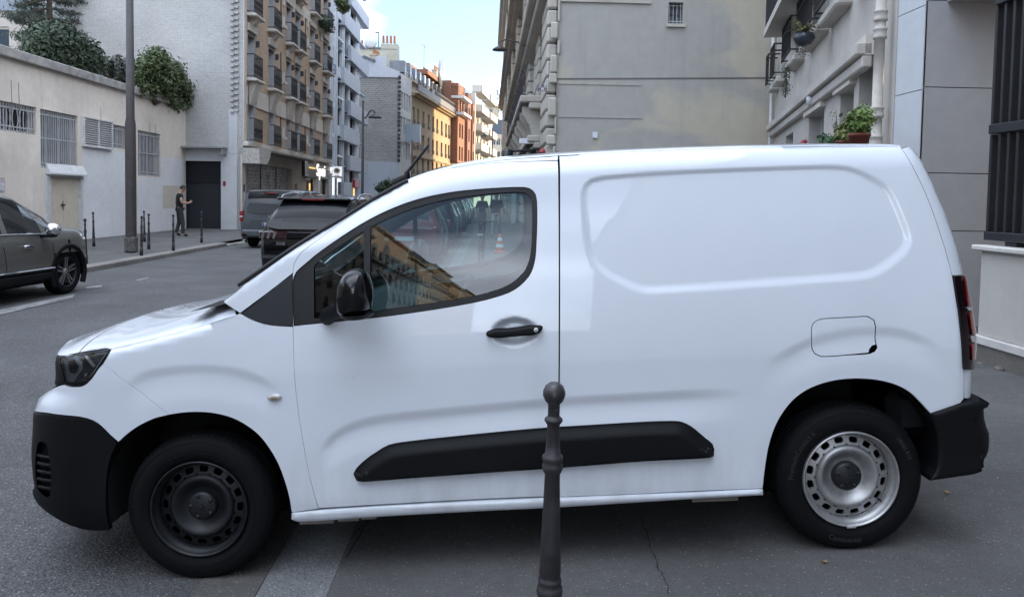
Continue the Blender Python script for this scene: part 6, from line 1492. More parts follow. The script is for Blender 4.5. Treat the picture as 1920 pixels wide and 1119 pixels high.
# painted road marks, manhole, leaves
mark = plain('worn_white_paint', (.22, .22, .22), .8, var=.5, scale=9)
def road_mark(pts, name='road_marking'):
    P = [at_z(a, b, ZR + .012) for a, b in pts]; mb = MB(); mb.add([(q[0], q[1], ZR + .012) for q in P], [tuple(range(len(P)))]); return tag(mb.build(name, mark), kind='structure')
road_mark([(-40, 589), (141, 551), (136, 558), (-40, 599)]); road_mark([(160, 538), (192, 534), (190, 538), (163, 541)]); road_mark([(68, 537), (92, 534), (92, 537), (68, 541)]); road_mark([(255, 525), (277, 520), (280, 521), (258, 526)])
leafm = plain('dry_leaf', (.30, .23, .10), .8)
for px, py, lab in ((1546, 1056, 'yellowed dry leaf lying on the pavement below the silver rear wheel'), (1775, 923, 'yellowed dry leaf lying on the pavement behind the rear bumper')):
    p = at_z(px, py, pz(at_z(px, py, .08)[0])); random.seed(px); pts = []
    for k in range(11): a = 2 * math.pi * k / 11; r = (.017 if k % 2 else .009) * random.uniform(.8, 1.2); pts.append((r * math.cos(a), r * math.sin(a), .004 + random.uniform(0, .010)))
    mb = MB(); mb.add(pts + [(0, 0, .003)], [(k, (k + 1) % 11, 11) for k in range(11)]); mb.tube([(0, 0, .004), (.02, -.006, .012)], .0008, 4); o = mb.build('fallen_leaf', leafm); o.location = (p[0], p[1], pz(p[0])); tag(o, lab, 'leaf')
crk = plain('pavement_crack', (.02, .02, .02), .95)
def crack(pts, name='pavement_crack', w=.0028):
    L_ = []; R2 = []; random.seed(len(pts))
    P = [at_z(a, b, .05) for a, b in pts]; P = [np.array([q[0], q[1], pz(q[0]) + .0035]) for q in [at_z(a, b, pz(at_z(a, b, .05)[0])) for a, b in pts]]
    Q = []
    for i in range(len(P) - 1):
        for k in range(6): Q.append(P[i] + (P[i + 1] - P[i]) * k / 6 + np.array([random.uniform(-.006, .006), random.uniform(-.006, .006), 0]))
    mb = MB(); vs = []
    for q in Q: ww = w * random.uniform(.4, 1.2); vs += [(q[0] - ww, q[1], pz(q[0]) + .0035), (q[0] + ww, q[1], pz(q[0]) + .0035)]
    mb.add(vs, [(2 * i, 2 * i + 1, 2 * i + 3, 2 * i + 2) for i in range(len(Q) - 1)]); tag(mb.build(name, crk), kind='structure')
crack([(1198, 965), (1215, 1010), (1232, 1060), (1248, 1090), (1256, 1119)]); crack([(655, 1012), (700, 960), (720, 945)], w=.003); crack([(690, 975), (640, 1060)], w=.003); crack([(1730, 940), (1830, 915), (1910, 905)], w=.002)

# ================================================================== plants
def leafmat(name, c):
    if name in MATS: return MATS[name]
    t = NT(name); v = t.coord(); n = t.noise(v, 3.5, 4); n2 = t.noise(v, 40, 2)
    cc = t.mix(1.0, tuple(c), t.ramp(n, [(.3, .6), (.7, 1.5)]), 'MULTIPLY'); cc = t.mix(1.0, cc, t.ramp(n2, [(.3, .75), (.7, 1.3)]), 'MULTIPLY')
    t.L(cc, t.b.inputs['Base Color']); setp(t.b, Roughness=.6); MATS[name] = t.m; return t.m
def leaf_cloud(blobs, n, size, seed=0, aspect=.5, shell=.55, droop=.2):
    """leaf-sized blades spread through overlapping clumps"""
    r = np.random.RandomState(seed); mb = MB(); wts = np.array([b[3] * b[4] * b[5] for b in blobs]); wts /= wts.sum(); vs = []; fs = []
    for i in range(n):
        b = blobs[r.choice(len(blobs), p=wts)]; d = r.normal(size=3); d /= np.linalg.norm(d); rad = (shell + (1 - shell) * r.rand()) * (1 + .17 * r.randn())
        c = np.array(b[:3]) + d * np.array(b[3:6]) * rad
        nrm = d + r.normal(size=3) * .6 + np.array([0, 0, .4]); nrm /= np.linalg.norm(nrm); t_ = np.cross(nrm, r.normal(size=3)); t_ /= np.linalg.norm(t_); t_[2] -= droop; bt = np.cross(nrm, t_)
        s = size * r.uniform(.6, 1.3); k = len(vs); vs += [c - t_ * s, c + bt * s * aspect + nrm * s * .1, c + t_ * s, c - bt * s * aspect + nrm * s * .1]; fs.append((k, k + 1, k + 2, k + 3))
    mb.add(vs, fs); return mb
bark = plain('bark', (.06, .045, .035), .9, bump=.4)
green1, green2, green3, conif = leafmat('dark_bush_leaf', (.040, .062, .035)), leafmat('mid_bush_leaf', (.060, .085, .028)), leafmat('bright_leaf', (.13, .20, .05)), leafmat('conifer_needle', (.028, .042, .030))
roofz = ztop + .2
def bush(name, label, pxs, X, n, size, mat, seed, cat='shrub', depth=.8):
    e = empty(name, (X, at_x(pxs[0][0], pxs[0][1], X)[1], roofz)); tag(e, label, cat, 'shrubs on the workshop roof'); base = np.array(e.location); bl_ = []
    for px, py, r in pxs:
        p = at_x(px, py, X) - base; rr = r * p_scale(px, X); bl_.append((p[0], p[1], p[2], rr * depth, rr, rr * .9))
    leaf_cloud(bl_, n, size, seed).build('leaves', mat, e)
    tr = MB()
    for b in bl_[::2]: tr.tube([(0, 0, -.3), (b[0] * .5, b[1] * .5, b[2] * .4), (b[0], b[1], b[2])], [.07, .045, .015], 6)
    tr.build('branches', bark, e); return e
def p_scale(px, X):   # metres per pixel at the depth where this column meets x = X
    return at_x(px, 300, X)[1] / FPX
bush('roof_shrub', 'broad blue-green shrub spilling over the workshop roof below the conifer', [(70, 80, 34), (100, 75, 40), (130, 90, 38), (160, 105, 36), (110, 110, 38), (75, 100, 28), (150, 130, 24), (185, 125, 20), (120, 62, 26), (175, 142, 14)], -13.6, 9500, .075, green1, 1)
bush('roof_shrub', 'rounded bright green shrub hanging over the end of the workshop coping', [(290, 120, 32), (320, 140, 34), (340, 165, 26), (300, 155, 34), (270, 130, 26), (345, 188, 18), (262, 165, 18), (332, 196, 16), (352, 175, 14), (255, 140, 18), (318, 185, 20), (300, 105, 20), (280, 168, 22)], -12.55, 9500, .07, green2, 2)
bush('roof_shrub', 'thin twiggy shrub between the two fuller shrubs on the workshop roof', [(215, 138, 24), (236, 132, 22), (203, 122, 18), (228, 155, 18), (246, 140, 20), (222, 112, 10), (244, 112, 9)], -13.5, 2600, .085, leafmat('grey_leaf', (.06, .068, .055)), 3)
ce = empty('conifer_tree', tuple(at_x(92, 140, -16.5)[:2]) + (3.0,)); tag(ce, 'dark layered conifer standing behind the workshop roof at the top left', 'tree'); cb_ = np.array(ce.location)
tz = at_x(92, -120, -16.5)[2] - 3; MB().tube([(0, 0, 0), (.05, 0, tz * .5), (0, .05, tz)], [.2, .13, .03], 8).build('trunk', bark, ce)
bl_ = []; br = MB(); random.seed(4)
for py, half in ((-95, 20), (-60, 34), (-25, 48), (5, 58), (22, 66), (40, 62), (66, 60), (88, 50)):
    for s in (-1, 1):
        for q in range(3):
            e_ = half * (.35 + .32 * q) * random.uniform(.85, 1.15); p = at_x(92 + s * e_, py + 4 * q * random.uniform(-.5, 1.2), -16.5 + random.uniform(-1, 1)) - cb_; bl_.append((p[0], p[1], p[2], .40, .62, .16))
        p0 = at_x(92, py - 6, -16.5) - cb_; p1 = at_x(92 + s * half, py + 6, -16.5) - cb_; br.tube([p0, p1], [.05, .015], 5)
br.build('branches', bark, ce); leaf_cloud(bl_, 8500, .10, 9, aspect=.16, shell=.2, droop=.1).build('needles', conif, ce)
# far tree at the end of the street, bare young tree by the gable
fe_ = empty('street_tree', tuple(at_y(942, 200, 105)[:2]) + (0,)); tag(fe_, 'thin pale leafy tree beside the ornate stone house at the end of the street', 'tree'); pz_ = at_y(944, 190, 105)[2]; X0_ = float(fe_.location[0])
MB().tube([(0, 0, 0), (.1, 0, pz_ * .5), (.2, 0, pz_ * .95)], [.2, .14, .05], 6).build('trunk', bark, fe_)
leaf_cloud([(at_y(px, py, 105)[0] - X0_, 0, at_y(px, py, 105)[2], 1.0, 1.0, .9) for px, py in ((938, 176), (945, 184), (951, 176), (947, 195), (942, 202))], 700, .16, 5, shell=.3).build('crown', leafmat('far_leaf', (.10, .12, .08)), fe_)
sb = empty('street_shrub', tuple(at_y(722, 348, 62)[:2]) + (0.0,)); tag(sb, 'dark shrub poking up in front of the blue-grey wall base beyond the van roof pillar', 'shrub'); 
leaf_cloud([(.0 + (px - 722) * 62 / FPX, 0, at_y(px, py, 62)[2], .5, .5, .4) for px, py in ((722, 348), (714, 353), (732, 345))], 500, .13, 6).build('leaves', green1, sb); MB().tube([(0, 0, 0), (0, 0, 2.6)], .04, 5).build('stem', bark, sb)

def pot_plant(px, py, w, h, label, mat, seed, n=420, pot=True, potm=None, leaf=.028, flower=False, out=.62, cat='potted plant', potw=30):
    a = ax(px, py, out); p = FA.w(a[0], -out, 0); e = empty('potted_plant', (p[0], p[1], FA.o[2] + zpl), FA.rz); tag(e, label, cat, 'flower pots on the planter wall'); sc = np.linalg.norm(p[:2]) / FPX
    kp = potw * sc / 2 / .158
    if pot: MB().lathe([(r_ * kp, h_ * kp) for r_, h_ in [(0, 0), (.11, 0), (.145, .23), (.158, .23), (.158, .27), (.14, .27), (.135, .22), (0, .22)]], 24).build('pot', potm or plain('terracotta', (.17, .045, .030), .7, var=.2), e)
    z0 = .24 * kp if pot else 0; W_, H_ = w * sc / 2, h * sc
    bl_ = [(random.uniform(-.7, .7) * W_, random.uniform(-.4, .4) * W_, z0 + H_ * q, W_ * .75, W_ * .6, H_ * .30) for q in (.25, .4, .55, .7, .5, .35)]
    leaf_cloud(bl_, n, leaf, seed, aspect=.6).build('leaves', mat, e)
    st = MB()
    for k in range(7): st.tube([(0, 0, z0 - .05), (random.uniform(-.5, .5) * W_, random.uniform(-.4, .4) * W_, z0 + H_ * random.uniform(.5, .95))], [.006, .003], 4)
    st.build('stems', plain('plant_stem', (.10, .11, .05), .8), e)
    if flower: leaf_cloud([(0, 0, z0 + H_, W_ * .35, W_ * .3, H_ * .12)], 40, leaf, seed + 5, shell=.2).build('flowers', plain('pink_petal', (.5, .12, .16), .7), e)
    return e
random.seed(21)
pot_plant(1611, 268, 62, 50, 'lush bright green plant in the big terracotta pot next to the drainpipe', green3, 31, 1000, potw=36)
pot_plant(1583, 270, 44, 42, 'yellow-green bushy plant in the low terracotta dish left of the big pot', leafmat('yellow_leaf', (.15, .17, .045)), 32, 600)
pot_plant(1553, 271, 40, 24, 'dark green round-leaved plant low on the planter wall', leafmat('round_leaf', (.05, .10, .045)), 33, 320, potm=rubber)
pot_plant(1508, 272, 30, 22, 'small pink-flowered plant at the far left of the planter wall', leafmat('geranium_leaf', (.07, .10, .04)), 34, 200, flower=True, potm=rubber)
tw = pot_plant(1575, 270, 60, 70, 'tall wispy stems with sparse leaves behind the potted plants', leafmat('sparse_leaf', (.07, .09, .05)), 35, 60, out=.5)
def hang_plant(px, py, r, label, mat, seed, spiky=False, trail=False):
    a = ax(px, py, .45); p = FA.w(a[0], -.45, a[1]); e = empty('balcony_plant', tuple(p), FA.rz); tag(e, label, 'plant', 'plants on the upper balconies'); sc = np.linalg.norm(p[:2]) / FPX; R = r * sc
    if spiky:
        MB().lathe([(0, -R * .9), (R * .5, -R * .8), (R * .72, -R * .35), (R * .62, -R * .05), (0, -R * .1)], 18).build('pot', plain('dark_glazed_pot', (.03, .035, .05), .25), e)
        q = MB(); rr = np.random.RandomState(seed)
        for k in range(46):
            th = rr.rand() * 6.28; l = R * rr.uniform(.9, 1.7); up = rr.uniform(.3, 1.2); d = Vector((math.cos(th), math.sin(th), 0)); pd = Vector((-d.y, d.x, 0)) * R * .05
            P_ = [Vector((0, 0, 0)), d * l * .5 + Vector((0, 0, l * .5 * up)), d * l + Vector((0, 0, l * (.5 * up - .25)))]
            q.add([P_[0] - pd, P_[0] + pd, P_[1] + pd, P_[1] - pd, P_[2]], [(0, 1, 2, 3), (3, 2, 4)])
        q.build('blades', mat, e)
        leaf_cloud([(-R * .5, 0, -R * .7, R * .5, R * .4, R * .9)], 160, R * .07, seed).build('leaves', leafmat('dry_tangle', (.12, .11, .07)), e)
    else:
        leaf_cloud([(0, 0, R * q, R * .6, R * .5, R * .5) for q in (-.9, -.3, .3, .8)] if not trail else [(0, 0, -R * .2 * q, R * .6, R * .5, R * .3) for q in range(4)], 380, R * .10, seed, aspect=.35, shell=.3).build('leaves', mat, e)
        MB().tube([(0, 0, -R * 1.4), (0, 0, R)], .012, 5).build('stem', bark, e)
    return e
hang_plant(1508, 62, 26, 'spiky yellow-green plant in a dark glazed balcony pot', leafmat('spiky_leaf', (.20, .20, .09)), 41, True)
hang_plant(1474, 150, 22, 'olive-like bushy plant on the lower left balcony rail', leafmat('olive_leaf', (.05, .06, .04)), 42)
hang_plant(1425, 5, 12, 'pale green leaves trailing from the projecting balcony at the top', green3, 43, trail=True)
for px, py, X_, lab, sd in ((611, 45, XB + .35, 'green plants crowding a balcony of the brown brick house', 51), (642, 12, XB + 1.2, 'leafy plants on the top balcony of the pale blue block', 52)):
    p = at_x(px, py, X_); e = empty('balcony_plant', tuple(p)); tag(e, lab, 'plant'); leaf_cloud([(0, -.5, 0, .35, .7, .4), (0, .5, .1, .35, .7, .4)], 420, .12, sd).build('leaves', green1 if px < 620 else green2, e); MB().tube([(0, 0, -.5), (0, 0, .2)], .03, 5).build('stem', bark, e)

# ================================================================== vehicles
def catmull(xs, ys, q):
    xs, ys = np.array(xs, float), np.array(ys, float); m = np.gradient(ys, xs); i = np.clip(np.searchsorted(xs, q) - 1, 0, len(xs) - 2); h = xs[i + 1] - xs[i]; t = np.clip((q - xs[i]) / h, 0, 1)
    return (2 * t ** 3 - 3 * t * t + 1) * ys[i] + (t ** 3 - 2 * t * t + t) * h * m[i] + (-2 * t ** 3 + 3 * t * t) * ys[i + 1] + (t ** 3 - t * t) * h * m[i + 1]
CARDEF = {
 'suv': dict(L=4.34, W=1.86, x=[0, .12, .45, .9, 1.6, 2.3, 2.75, 3.25, 3.7, 4.02, 4.22, 4.34], top=[.98, 1.28, 1.52, 1.60, 1.64, 1.62, 1.54, 1.25, 1.08, 1.03, .96, .80], belt=[.92, .98, 1.02, 1.03, 1.02, 1.0, .99, .98, .97, .94, .88, .74], hw=[.80, .88, .91, .92, .93, .93, .93, .93, .92, .89, .80, .60], tw=[.66, .66, .66, .66, .66, .66, .66, .70, .80, .80, .72, .52], zb=[.42, .30, .24, .22, .22, .22, .22, .22, .22, .23, .25, .32], wx=(.93, 3.62), r=.36, glassx=(.55, 3.05), ws=(2.72, 3.32), rw=(.10, .52)),
 'van': dict(L=4.95, W=1.93, x=[0, .06, .25, .6, 1.5, 2.6, 3.2, 3.75, 4.15, 4.5, 4.8, 4.95], top=[1.10, 1.62, 1.85, 1.90, 1.91, 1.90, 1.84, 1.45, 1.20, 1.10, 1.00, .80], belt=[1.05, 1.10, 1.12, 1.12, 1.10, 1.08, 1.06, 1.05, 1.03, 1.0, .92, .75], hw=[.86, .93, .955, .96, .965, .965, .965, .96, .95, .90, .78, .60], tw=[.78, .78, .78, .79, .79, .79, .78, .78, .82, .78, .66, .5], zb=[.40, .32, .26, .24, .24, .24, .24, .24, .24, .26, .3, .35], wx=(.95, 4.05), r=.34, glassx=(.5, 3.5), ws=(3.2, 3.9), rw=(.04, .22)),
 'hatch': dict(L=4.1, W=1.75, x=[0, .1, .4, .85, 1.4, 2.0, 2.45, 2.95, 3.3, 3.65, 3.92, 4.1], top=[.92, 1.15, 1.38, 1.45, 1.47, 1.45, 1.36, 1.10, .98, .93, .86, .68], belt=[.85, .90, .93, .94, .93, .92, .91, .90, .88, .84, .78, .62], hw=[.76, .83, .86, .87, .875, .875, .875, .87, .86, .83, .74, .55], tw=[.60, .60, .61, .62, .62, .62, .62, .66, .74, .74, .66, .48], zb=[.38, .28, .22, .2, .2, .2, .2, .2, .2, .21, .24, .3], wx=(.75, 3.25), r=.31, glassx=(.5, 2.7), ws=(2.42, 3.0), rw=(.09, .42)),
}
car_glass = dark_glass
rear_glass = plain('privacy_glass', (.006, .007, .009), .06, spec=.22)
tail_red = paint('tail_lamp_red', (.22, .006, .010), rough=.2)
def spoke_wheel(parent, x, y, r, rim, side, n=5, tyre=None, detail=1):
    M = Matrix.Translation((x, y, r)) @ Matrix.Rotation(R_(-90 if side > 0 else 90), 4, 'X')   # local z outwards
    M = Matrix(((1, 0, 0, x), (0, 0, side, y), (0, 1, 0, r), (0, 0, 0, 1)))
    w = MB().lathe([(r * .70, .0), (r * .76, .015), (r * .88, .018), (r * .96, .005), (r, -.03), (r, -.17), (r * .9, -.2), (r * .6, -.2)], 40, M).build('wheel', tyre_m, parent, split=45)
    rm = MB().lathe([(r * .70, .004), (r * .68, .010), (r * .655, .0), (r * .63, -.05), (r * .60, -.12), (0, -.13)], 36, M).build('rim_barrel', steel_d, w)
    for k in range(n if detail else 5):
        a = 2 * math.pi * k / n + .3; ca, sa = math.cos(a), math.sin(a); q = MB()
        tip = []
        for s in (-1, 1):
            a2 = a + s * .20; a3 = a + s * .10
            q.add([M @ Vector(v) for v in ((r * .16 * math.cos(a + s * .5), r * .16 * math.sin(a + s * .5), -.012), (r * .64 * math.cos(a2), r * .64 * math.sin(a2), -.004), (r * .64 * math.cos(a3 * 1.0), r * .64 * math.sin(a3), -.004), (r * .2 * math.cos(a + s * .1), r * .2 * math.sin(a + s * .1), -.010),
                 (r * .16 * math.cos(a + s * .5), r * .16 * math.sin(a + s * .5), -.05), (r * .64 * math.cos(a2), r * .64 * math.sin(a2), -.05), (r * .64 * math.cos(a3), r * .64 * math.sin(a3), -.05), (r * .2 * math.cos(a + s * .1), r * .2 * math.sin(a + s * .1), -.05))], [(0, 1, 2, 3), (0, 4, 5, 1), (1, 5, 6, 2), (2, 6, 7, 3), (3, 7, 4, 0)])
        q.build('spoke', rim, w)
    MB().lathe([(0, -.004), (r * .13, -.008), (r * .18, -.03)], 16, M).build('hub_cap', rim, w); return w
def car(kind, loc, heading, body, label, group=None, cat='car', name='parked_car', nx=84, nr=12, rim=None, cladding=None, rails=False, roofm=None):
    """heading: angle of the nose from world +x; local x runs tail to nose, y to its left"""
    D = CARDEF[kind]; e = empty(name, loc, heading); tag(e, label, cat, group)
    L_ = D['L']; X = np.linspace(0, L_, nx); g = {k: catmull(D['x'], D[k], X) for k in ('top', 'belt', 'hw', 'tw', 'zb')}
    rows = []
    for i in range(nx):
        zb, be, to, hw, tw = (g[k][i] for k in ('zb', 'belt', 'top', 'hw', 'tw')); to = max(to, be + .03)
        P = [(hw * .80, zb), (hw * .955, zb + .05), (hw * .985, zb + (be - zb) * .30), (hw, zb + (be - zb) * .60), (hw * .985, zb + (be - zb) * .86), (hw * .955, be), (hw * .955 + (tw - hw * .955) * .5, be + (to - be) * .5), (tw + .0, to - min(.07, (to - be) * .25)), (tw * .92, to - .018), (tw * .62, to), (0, to + .012)]
        rows.append(P)
    NR = len(rows[0]); parts = {'body': MB(), 'window': MB(), 'windscreen': MB(), 'rear_window': MB(), 'cladding': MB(), 'roof': MB()}; V = []
    for i in range(nx):
        for s in (1, -1):
            for (y, z) in rows[i]: V.append((X[i], s * y, z))
    idx = lambda i, s, j: (i * 2 + (0 if s > 0 else 1)) * NR + j
    F_ = {k: [] for k in parts}; F_.update({(k, s_, q_): [] for k in ('window', 'cladding') for s_ in (1, -1) for q_ in (0, 1, 2)})
    for i in range(nx - 1):
        xm = (X[i] + X[i + 1]) / 2; to_ = (g['top'][i] + g['top'][i + 1]) / 2
        for s in (1, -1):
            for j in range(NR - 1):
                f = (idx(i, s, j), idx(i + 1, s, j), idx(i + 1, s, j + 1), idx(i, s, j + 1)); f = f if s > 0 else f[::-1]
                zc_ = np.mean([V[q][2] for q in f]); k = 'body'
                if j <= 5 and any(abs(xm - wx) < D['r'] + .045 and (xm - wx) ** 2 + (zc_ - D['r']) ** 2 < (D['r'] + .05) ** 2 for wx in D['wx']): continue
                if j in (5, 6) and D['glassx'][0] < xm < D['glassx'][1] - (.30 if j == 6 else .0) and not any(abs(xm - p) < .04 for p in (D['glassx'][0] + (D['glassx'][1] - D['glassx'][0]) * .36, D['glassx'][0] + (D['glassx'][1] - D['glassx'][0]) * .68)): k = 'window'
                if j >= 8 and D['ws'][0] < xm < D['ws'][1]: k = 'windscreen'
                if j >= 8 and D['rw'][0] < xm < D['rw'][1] and zc_ > 1.02: k = 'rear_window'
                if cladding and j <= 1: k = 'cladding'
                if roofm and j >= 8 and to_ > D['top'][4] - .16 and k == 'body': k = 'roof'
                F_[k if k not in ('window', 'cladding') else (k, s, 0 if k == 'cladding' else sum(xm > D['glassx'][0] + (D['glassx'][1] - D['glassx'][0]) * q_ for q_ in (.36, .68)))].append(f)
    cap0 = [idx(0, 1, j) for j in range(NR)] + [idx(0, -1, j) for j in range(NR - 1, -1, -1)]; cap1 = [idx(nx - 1, 1, j) for j in range(NR)] + [idx(nx - 1, -1, j) for j in range(NR - 1, -1, -1)]
    F_['body'] += [tuple(cap0[::-1]), tuple(cap1)]
    mats = {'body': body, 'window': car_glass, 'windscreen': car_glass, 'rear_window': rear_glass, 'cladding': cladding, 'roof': roofm}
    for k, fs in F_.items():
        if not fs: continue
        k = k if isinstance(k, str) else k[0]
        me = bpy.data.meshes.new(k); used = sorted(set(q for f in fs for q in f)); mp_ = {q: n for n, q in enumerate(used)}
        me.from_pydata([V[q] for q in used], [], [tuple(mp_[q] for q in f) for f in fs]); me.polygons.foreach_set('use_smooth', [True] * len(me.polygons)); me.update()
        bm = bmesh.new(); bm.from_mesh(me); bmesh.ops.remove_doubles(bm, verts=bm.verts, dist=1e-5); bmesh.ops.recalc_face_normals(bm, faces=bm.faces); bm.to_mesh(me); bm.free()
        try: me.set_sharp_from_angle(angle=R_(42))
        except Exception: pass
        link(k, me, mats[k], e)
    MB().box(.35, L_ - .35, -.7, .7, D['zb'][4] - .02, .75).build('underbody', shell_m, e)
    for wx in D['wx']:
        hw_ = float(catmull(D['x'], D['hw'], np.array([wx]))[0])
        for s in (1, -1):
            spoke_wheel(e, wx, s * (hw_ - .045), D['r'], rim or steel_s, s)
            a = MB(); pts = [(wx + (D['r'] + .055) * math.cos(t), s * (hw_ * .975), D['r'] + (D['r'] + .055) * math.sin(t)) for t in np.linspace(-.5, math.pi + .5, 22)]; a.tube(pts, .042 if cladding else .028, 8); a.build('wheel_arch', cladding or black_plastic, e)
    return e, D
grey_paint = paint('graphite_paint', (.15, .147, .132), metal=.35, rough=.4); black_paint = plain('black_car_paint', (.004, .004, .005), .12, spec=.4); vgrey = paint('slate_van_paint', (.075, .090, .105), metal=.3, rough=.4); red_paint = paint('red_car_paint', (.17, .012, .018), rough=.35); silver_paint = paint('silver_car_paint', (.40, .41, .42), metal=.5, rough=.4); white_car = paint('white_car_paint', (.75, .75, .76), rough=.4); blue_paint = paint('navy_car_paint', (.02, .03, .07), rough=.35); greyc = paint('grey_car_paint', (.16, .17, .18), metal=.4, rough=.4)
alloy = plain('alloy_rim', (.36, .36, .37), .3, .8, var=.1)
# the grey crossover at the left edge, seen from its right flank
hd1 = R_(90 - 5.0); pw = at_z(126, 551, ZR); D = CARDEF['suv']
ux, uy = math.cos(hd1), math.sin(hd1); off = (D['wx'][1], -.88)
lc = (pw[0] - ux * off[0] + uy * off[1], pw[1] - uy * off[0] - ux * off[1], ZR)
suv, _ = car('suv', lc, hd1, grey_paint, 'dark grey crossover at the left edge, seen from its right flank with chrome mirror', name='moving_car', cladding=black_plastic, rim=alloy)
yR = -.93
MB().box(2.55, 2.74, yR - .035, yR - .01, .80, .84, bev=.012).build('door_handle', chrome, suv); MB().box(1.5, 1.69, yR - .035, yR - .01, .80, .84, bev=.012).build('door_handle', chrome, suv)
mm = MB(); mm.lathe([(0, -.11), (.075, -.09), (.115, -.02), (.11, .06), (.06, .10), (0, .11)], 16, Matrix.Translation((3.02, yR - .13, 1.06)) @ Matrix.Diagonal((.8, 1, .85, 1)) @ Matrix.Rotation(R_(90), 4, 'Y')); mo2 = mm.build('wing_mirror', chrome, suv); MB().box(2.95, 3.08, yR - .18, yR + .04, .94, .99, bev=.02).build('mirror_foot', black_plastic, mo2)
for x0 in (3.24, 2.2, 1.35): MB().tube([(x0, yR + .02, .30), (x0 + .02, yR - .004, .55), (x0 - .02, yR + .004, .80), (x0 - .10, yR + .045, .98)], .004, 5).build('door_seam', rubber, suv)
MB().tube([(.55, yR + .035, 1.035), (1.5, yR + .03, 1.02), (2.4, yR + .03, 1.005), (3.1, yR + .035, .985)], .010, 6).build('waist_trim', chrome, suv); MB().tube([(.6, -.75, 1.47), (1.2, -.71, 1.575), (2.0, -.70, 1.59), (2.6, -.72, 1.50), (3.15, -.80, 1.22), (3.3, -.86, 1.06)], .018, 6).build('roof_rail', chrome, suv)
MB().box(3.92, 4.18, yR + .07, yR + .18, .80, .90, bev=.04).build('headlight', lamp_clear, suv); MB().box(1.35, 3.2, yR - .012, yR + .03, .30, .40, bev=.02).build('sill_cladding', black_plastic, suv); MB().box(1.3, 3.25, yR - .02, yR + .03, .44, .47, bev=.012).build('door_moulding', greyc, suv)
# slate van, seen from behind
p = at_z(478, 462, ZR); hv = R_(90)
sv_, D = car('van', (p[0] + .78, p[1] - .95, ZR), hv, vgrey, 'slate grey passenger van parked by the graffiti shutter, seen from behind', name='parked_van', cat='van')
vx = lambda px, py: at_y(px, py, p[1] - .98)
def rear_rect(e, loc, px0, py0, px1, py1, nm, mat, dx=0.0, th=.03, bev=.03, depth=None):
    Yr = (loc[1] if depth is None else depth); a, b = at_y(px0, py0, Yr), at_y(px1, py1, Yr); xs_ = sorted((-(a[0] - loc[0]), -(b[0] - loc[0]))); return MB().box(dx - th, dx, xs_[0], xs_[1], b[2] - loc[2], a[2] - loc[2], bev=bev).build(nm, mat, e)
sv_.scale = (1, 1, .925); lv_ = tuple(sv_.location)
MB().prism([(-.70, .0), (-.72, .15), (-.62, .50), (-.5, .56), (.5, .56), (.62, .50), (.72, .15), (.70, .0), (.4, -.06), (-.4, -.06)], 0, .05, Matrix(((.30, 0, -1, .03), (1, 0, 0, 0), (0, 1, 0, 1.18), (0, 0, 0, 1))) if False else Matrix(((0, .30, -1, .012), (1, 0, 0, 0), (0, 1, 0, 1.20), (0, 0, 0, 1)))).build('rear_window', rear_glass, sv_)
for s in (1, -1): MB().box(-.03, .12, s * .84, s * .955, .88, 1.24, bev=.03).build('tail_light', tail_red, sv_)
for s in (1, -1): MB().box(-.035, .10, s * .85, s * .945, 1.0, 1.06, bev=.01).build('indicator', lamp_clear, sv_)
pl = MB().box(-.045, -.02, -.26, .26, .74, .85, bev=.005).build('number_plate', plain('plate_white', (.42, .43, .45), .5), sv_)
TRr = Matrix(((0, 0, -1, -.046), (-1, 0, 0, 0), (0, 1, 0, .795), (0, 0, 0, 1)))
text('plate_text', 'DL 779 EX', .085, TRr, rubber, pl, depth=.001); 
for s in (1, -1): MB().box(-.047, -.044, s * .225 - .02, s * .225 + .02, .742, .848).build('plate_band', plain('plate_blue', (.02, .05, .25), .5), pl)
em = MB(); ring = [(-.03, .075 * math.cos(a), 1.08 + .075 * math.sin(a)) for a in np.linspace(0, 2 * math.pi, 25)]; em.tube(ring, .008, 6, cap=False)
for a in (90, 210, 330): em.tube([(-.03, 0, 1.08), (-.03, .07 * math.cos(R_(a)), 1.08 + .07 * math.sin(R_(a)))], [.012, .004], 6)
em.build('round_emblem', chrome, sv_)
MB().box(-.09, .06, -.90, .90, .36, .62, bev=.06).build('rear_bumper', plain('bumper_slate', (.05, .06, .07), .5), sv_); MB().box(-.02, .02, -.16, .16, 1.80, 1.83, bev=.006).build('brake_strip', tail_red, sv_)
MB().box(-.02, .0, -.50, .62, .90, .93).tube([(-.01, .62, .9), (-.01, .56, .70)], .01, 5).build('tailgate_crease', vgrey, sv_)
for s in (1, -1): MB().lathe([(0, 0), (.07, 0), (.07, .02)], 10, Matrix.Translation((-.09, s * .78, .45)) @ Matrix.Rotation(R_(-90), 4, 'Y') @ Matrix.Diagonal((.5, 1, 1, 1))).build('reflector', tail_red, sv_)
# white car just ahead of the slate van
car('hatch', (p[0] + 2.1, p[1] + 6.5, ZR), R_(90), white_car, 'white car driving ahead, only its roof showing beside the slate van', name='moving_car', nx=48)
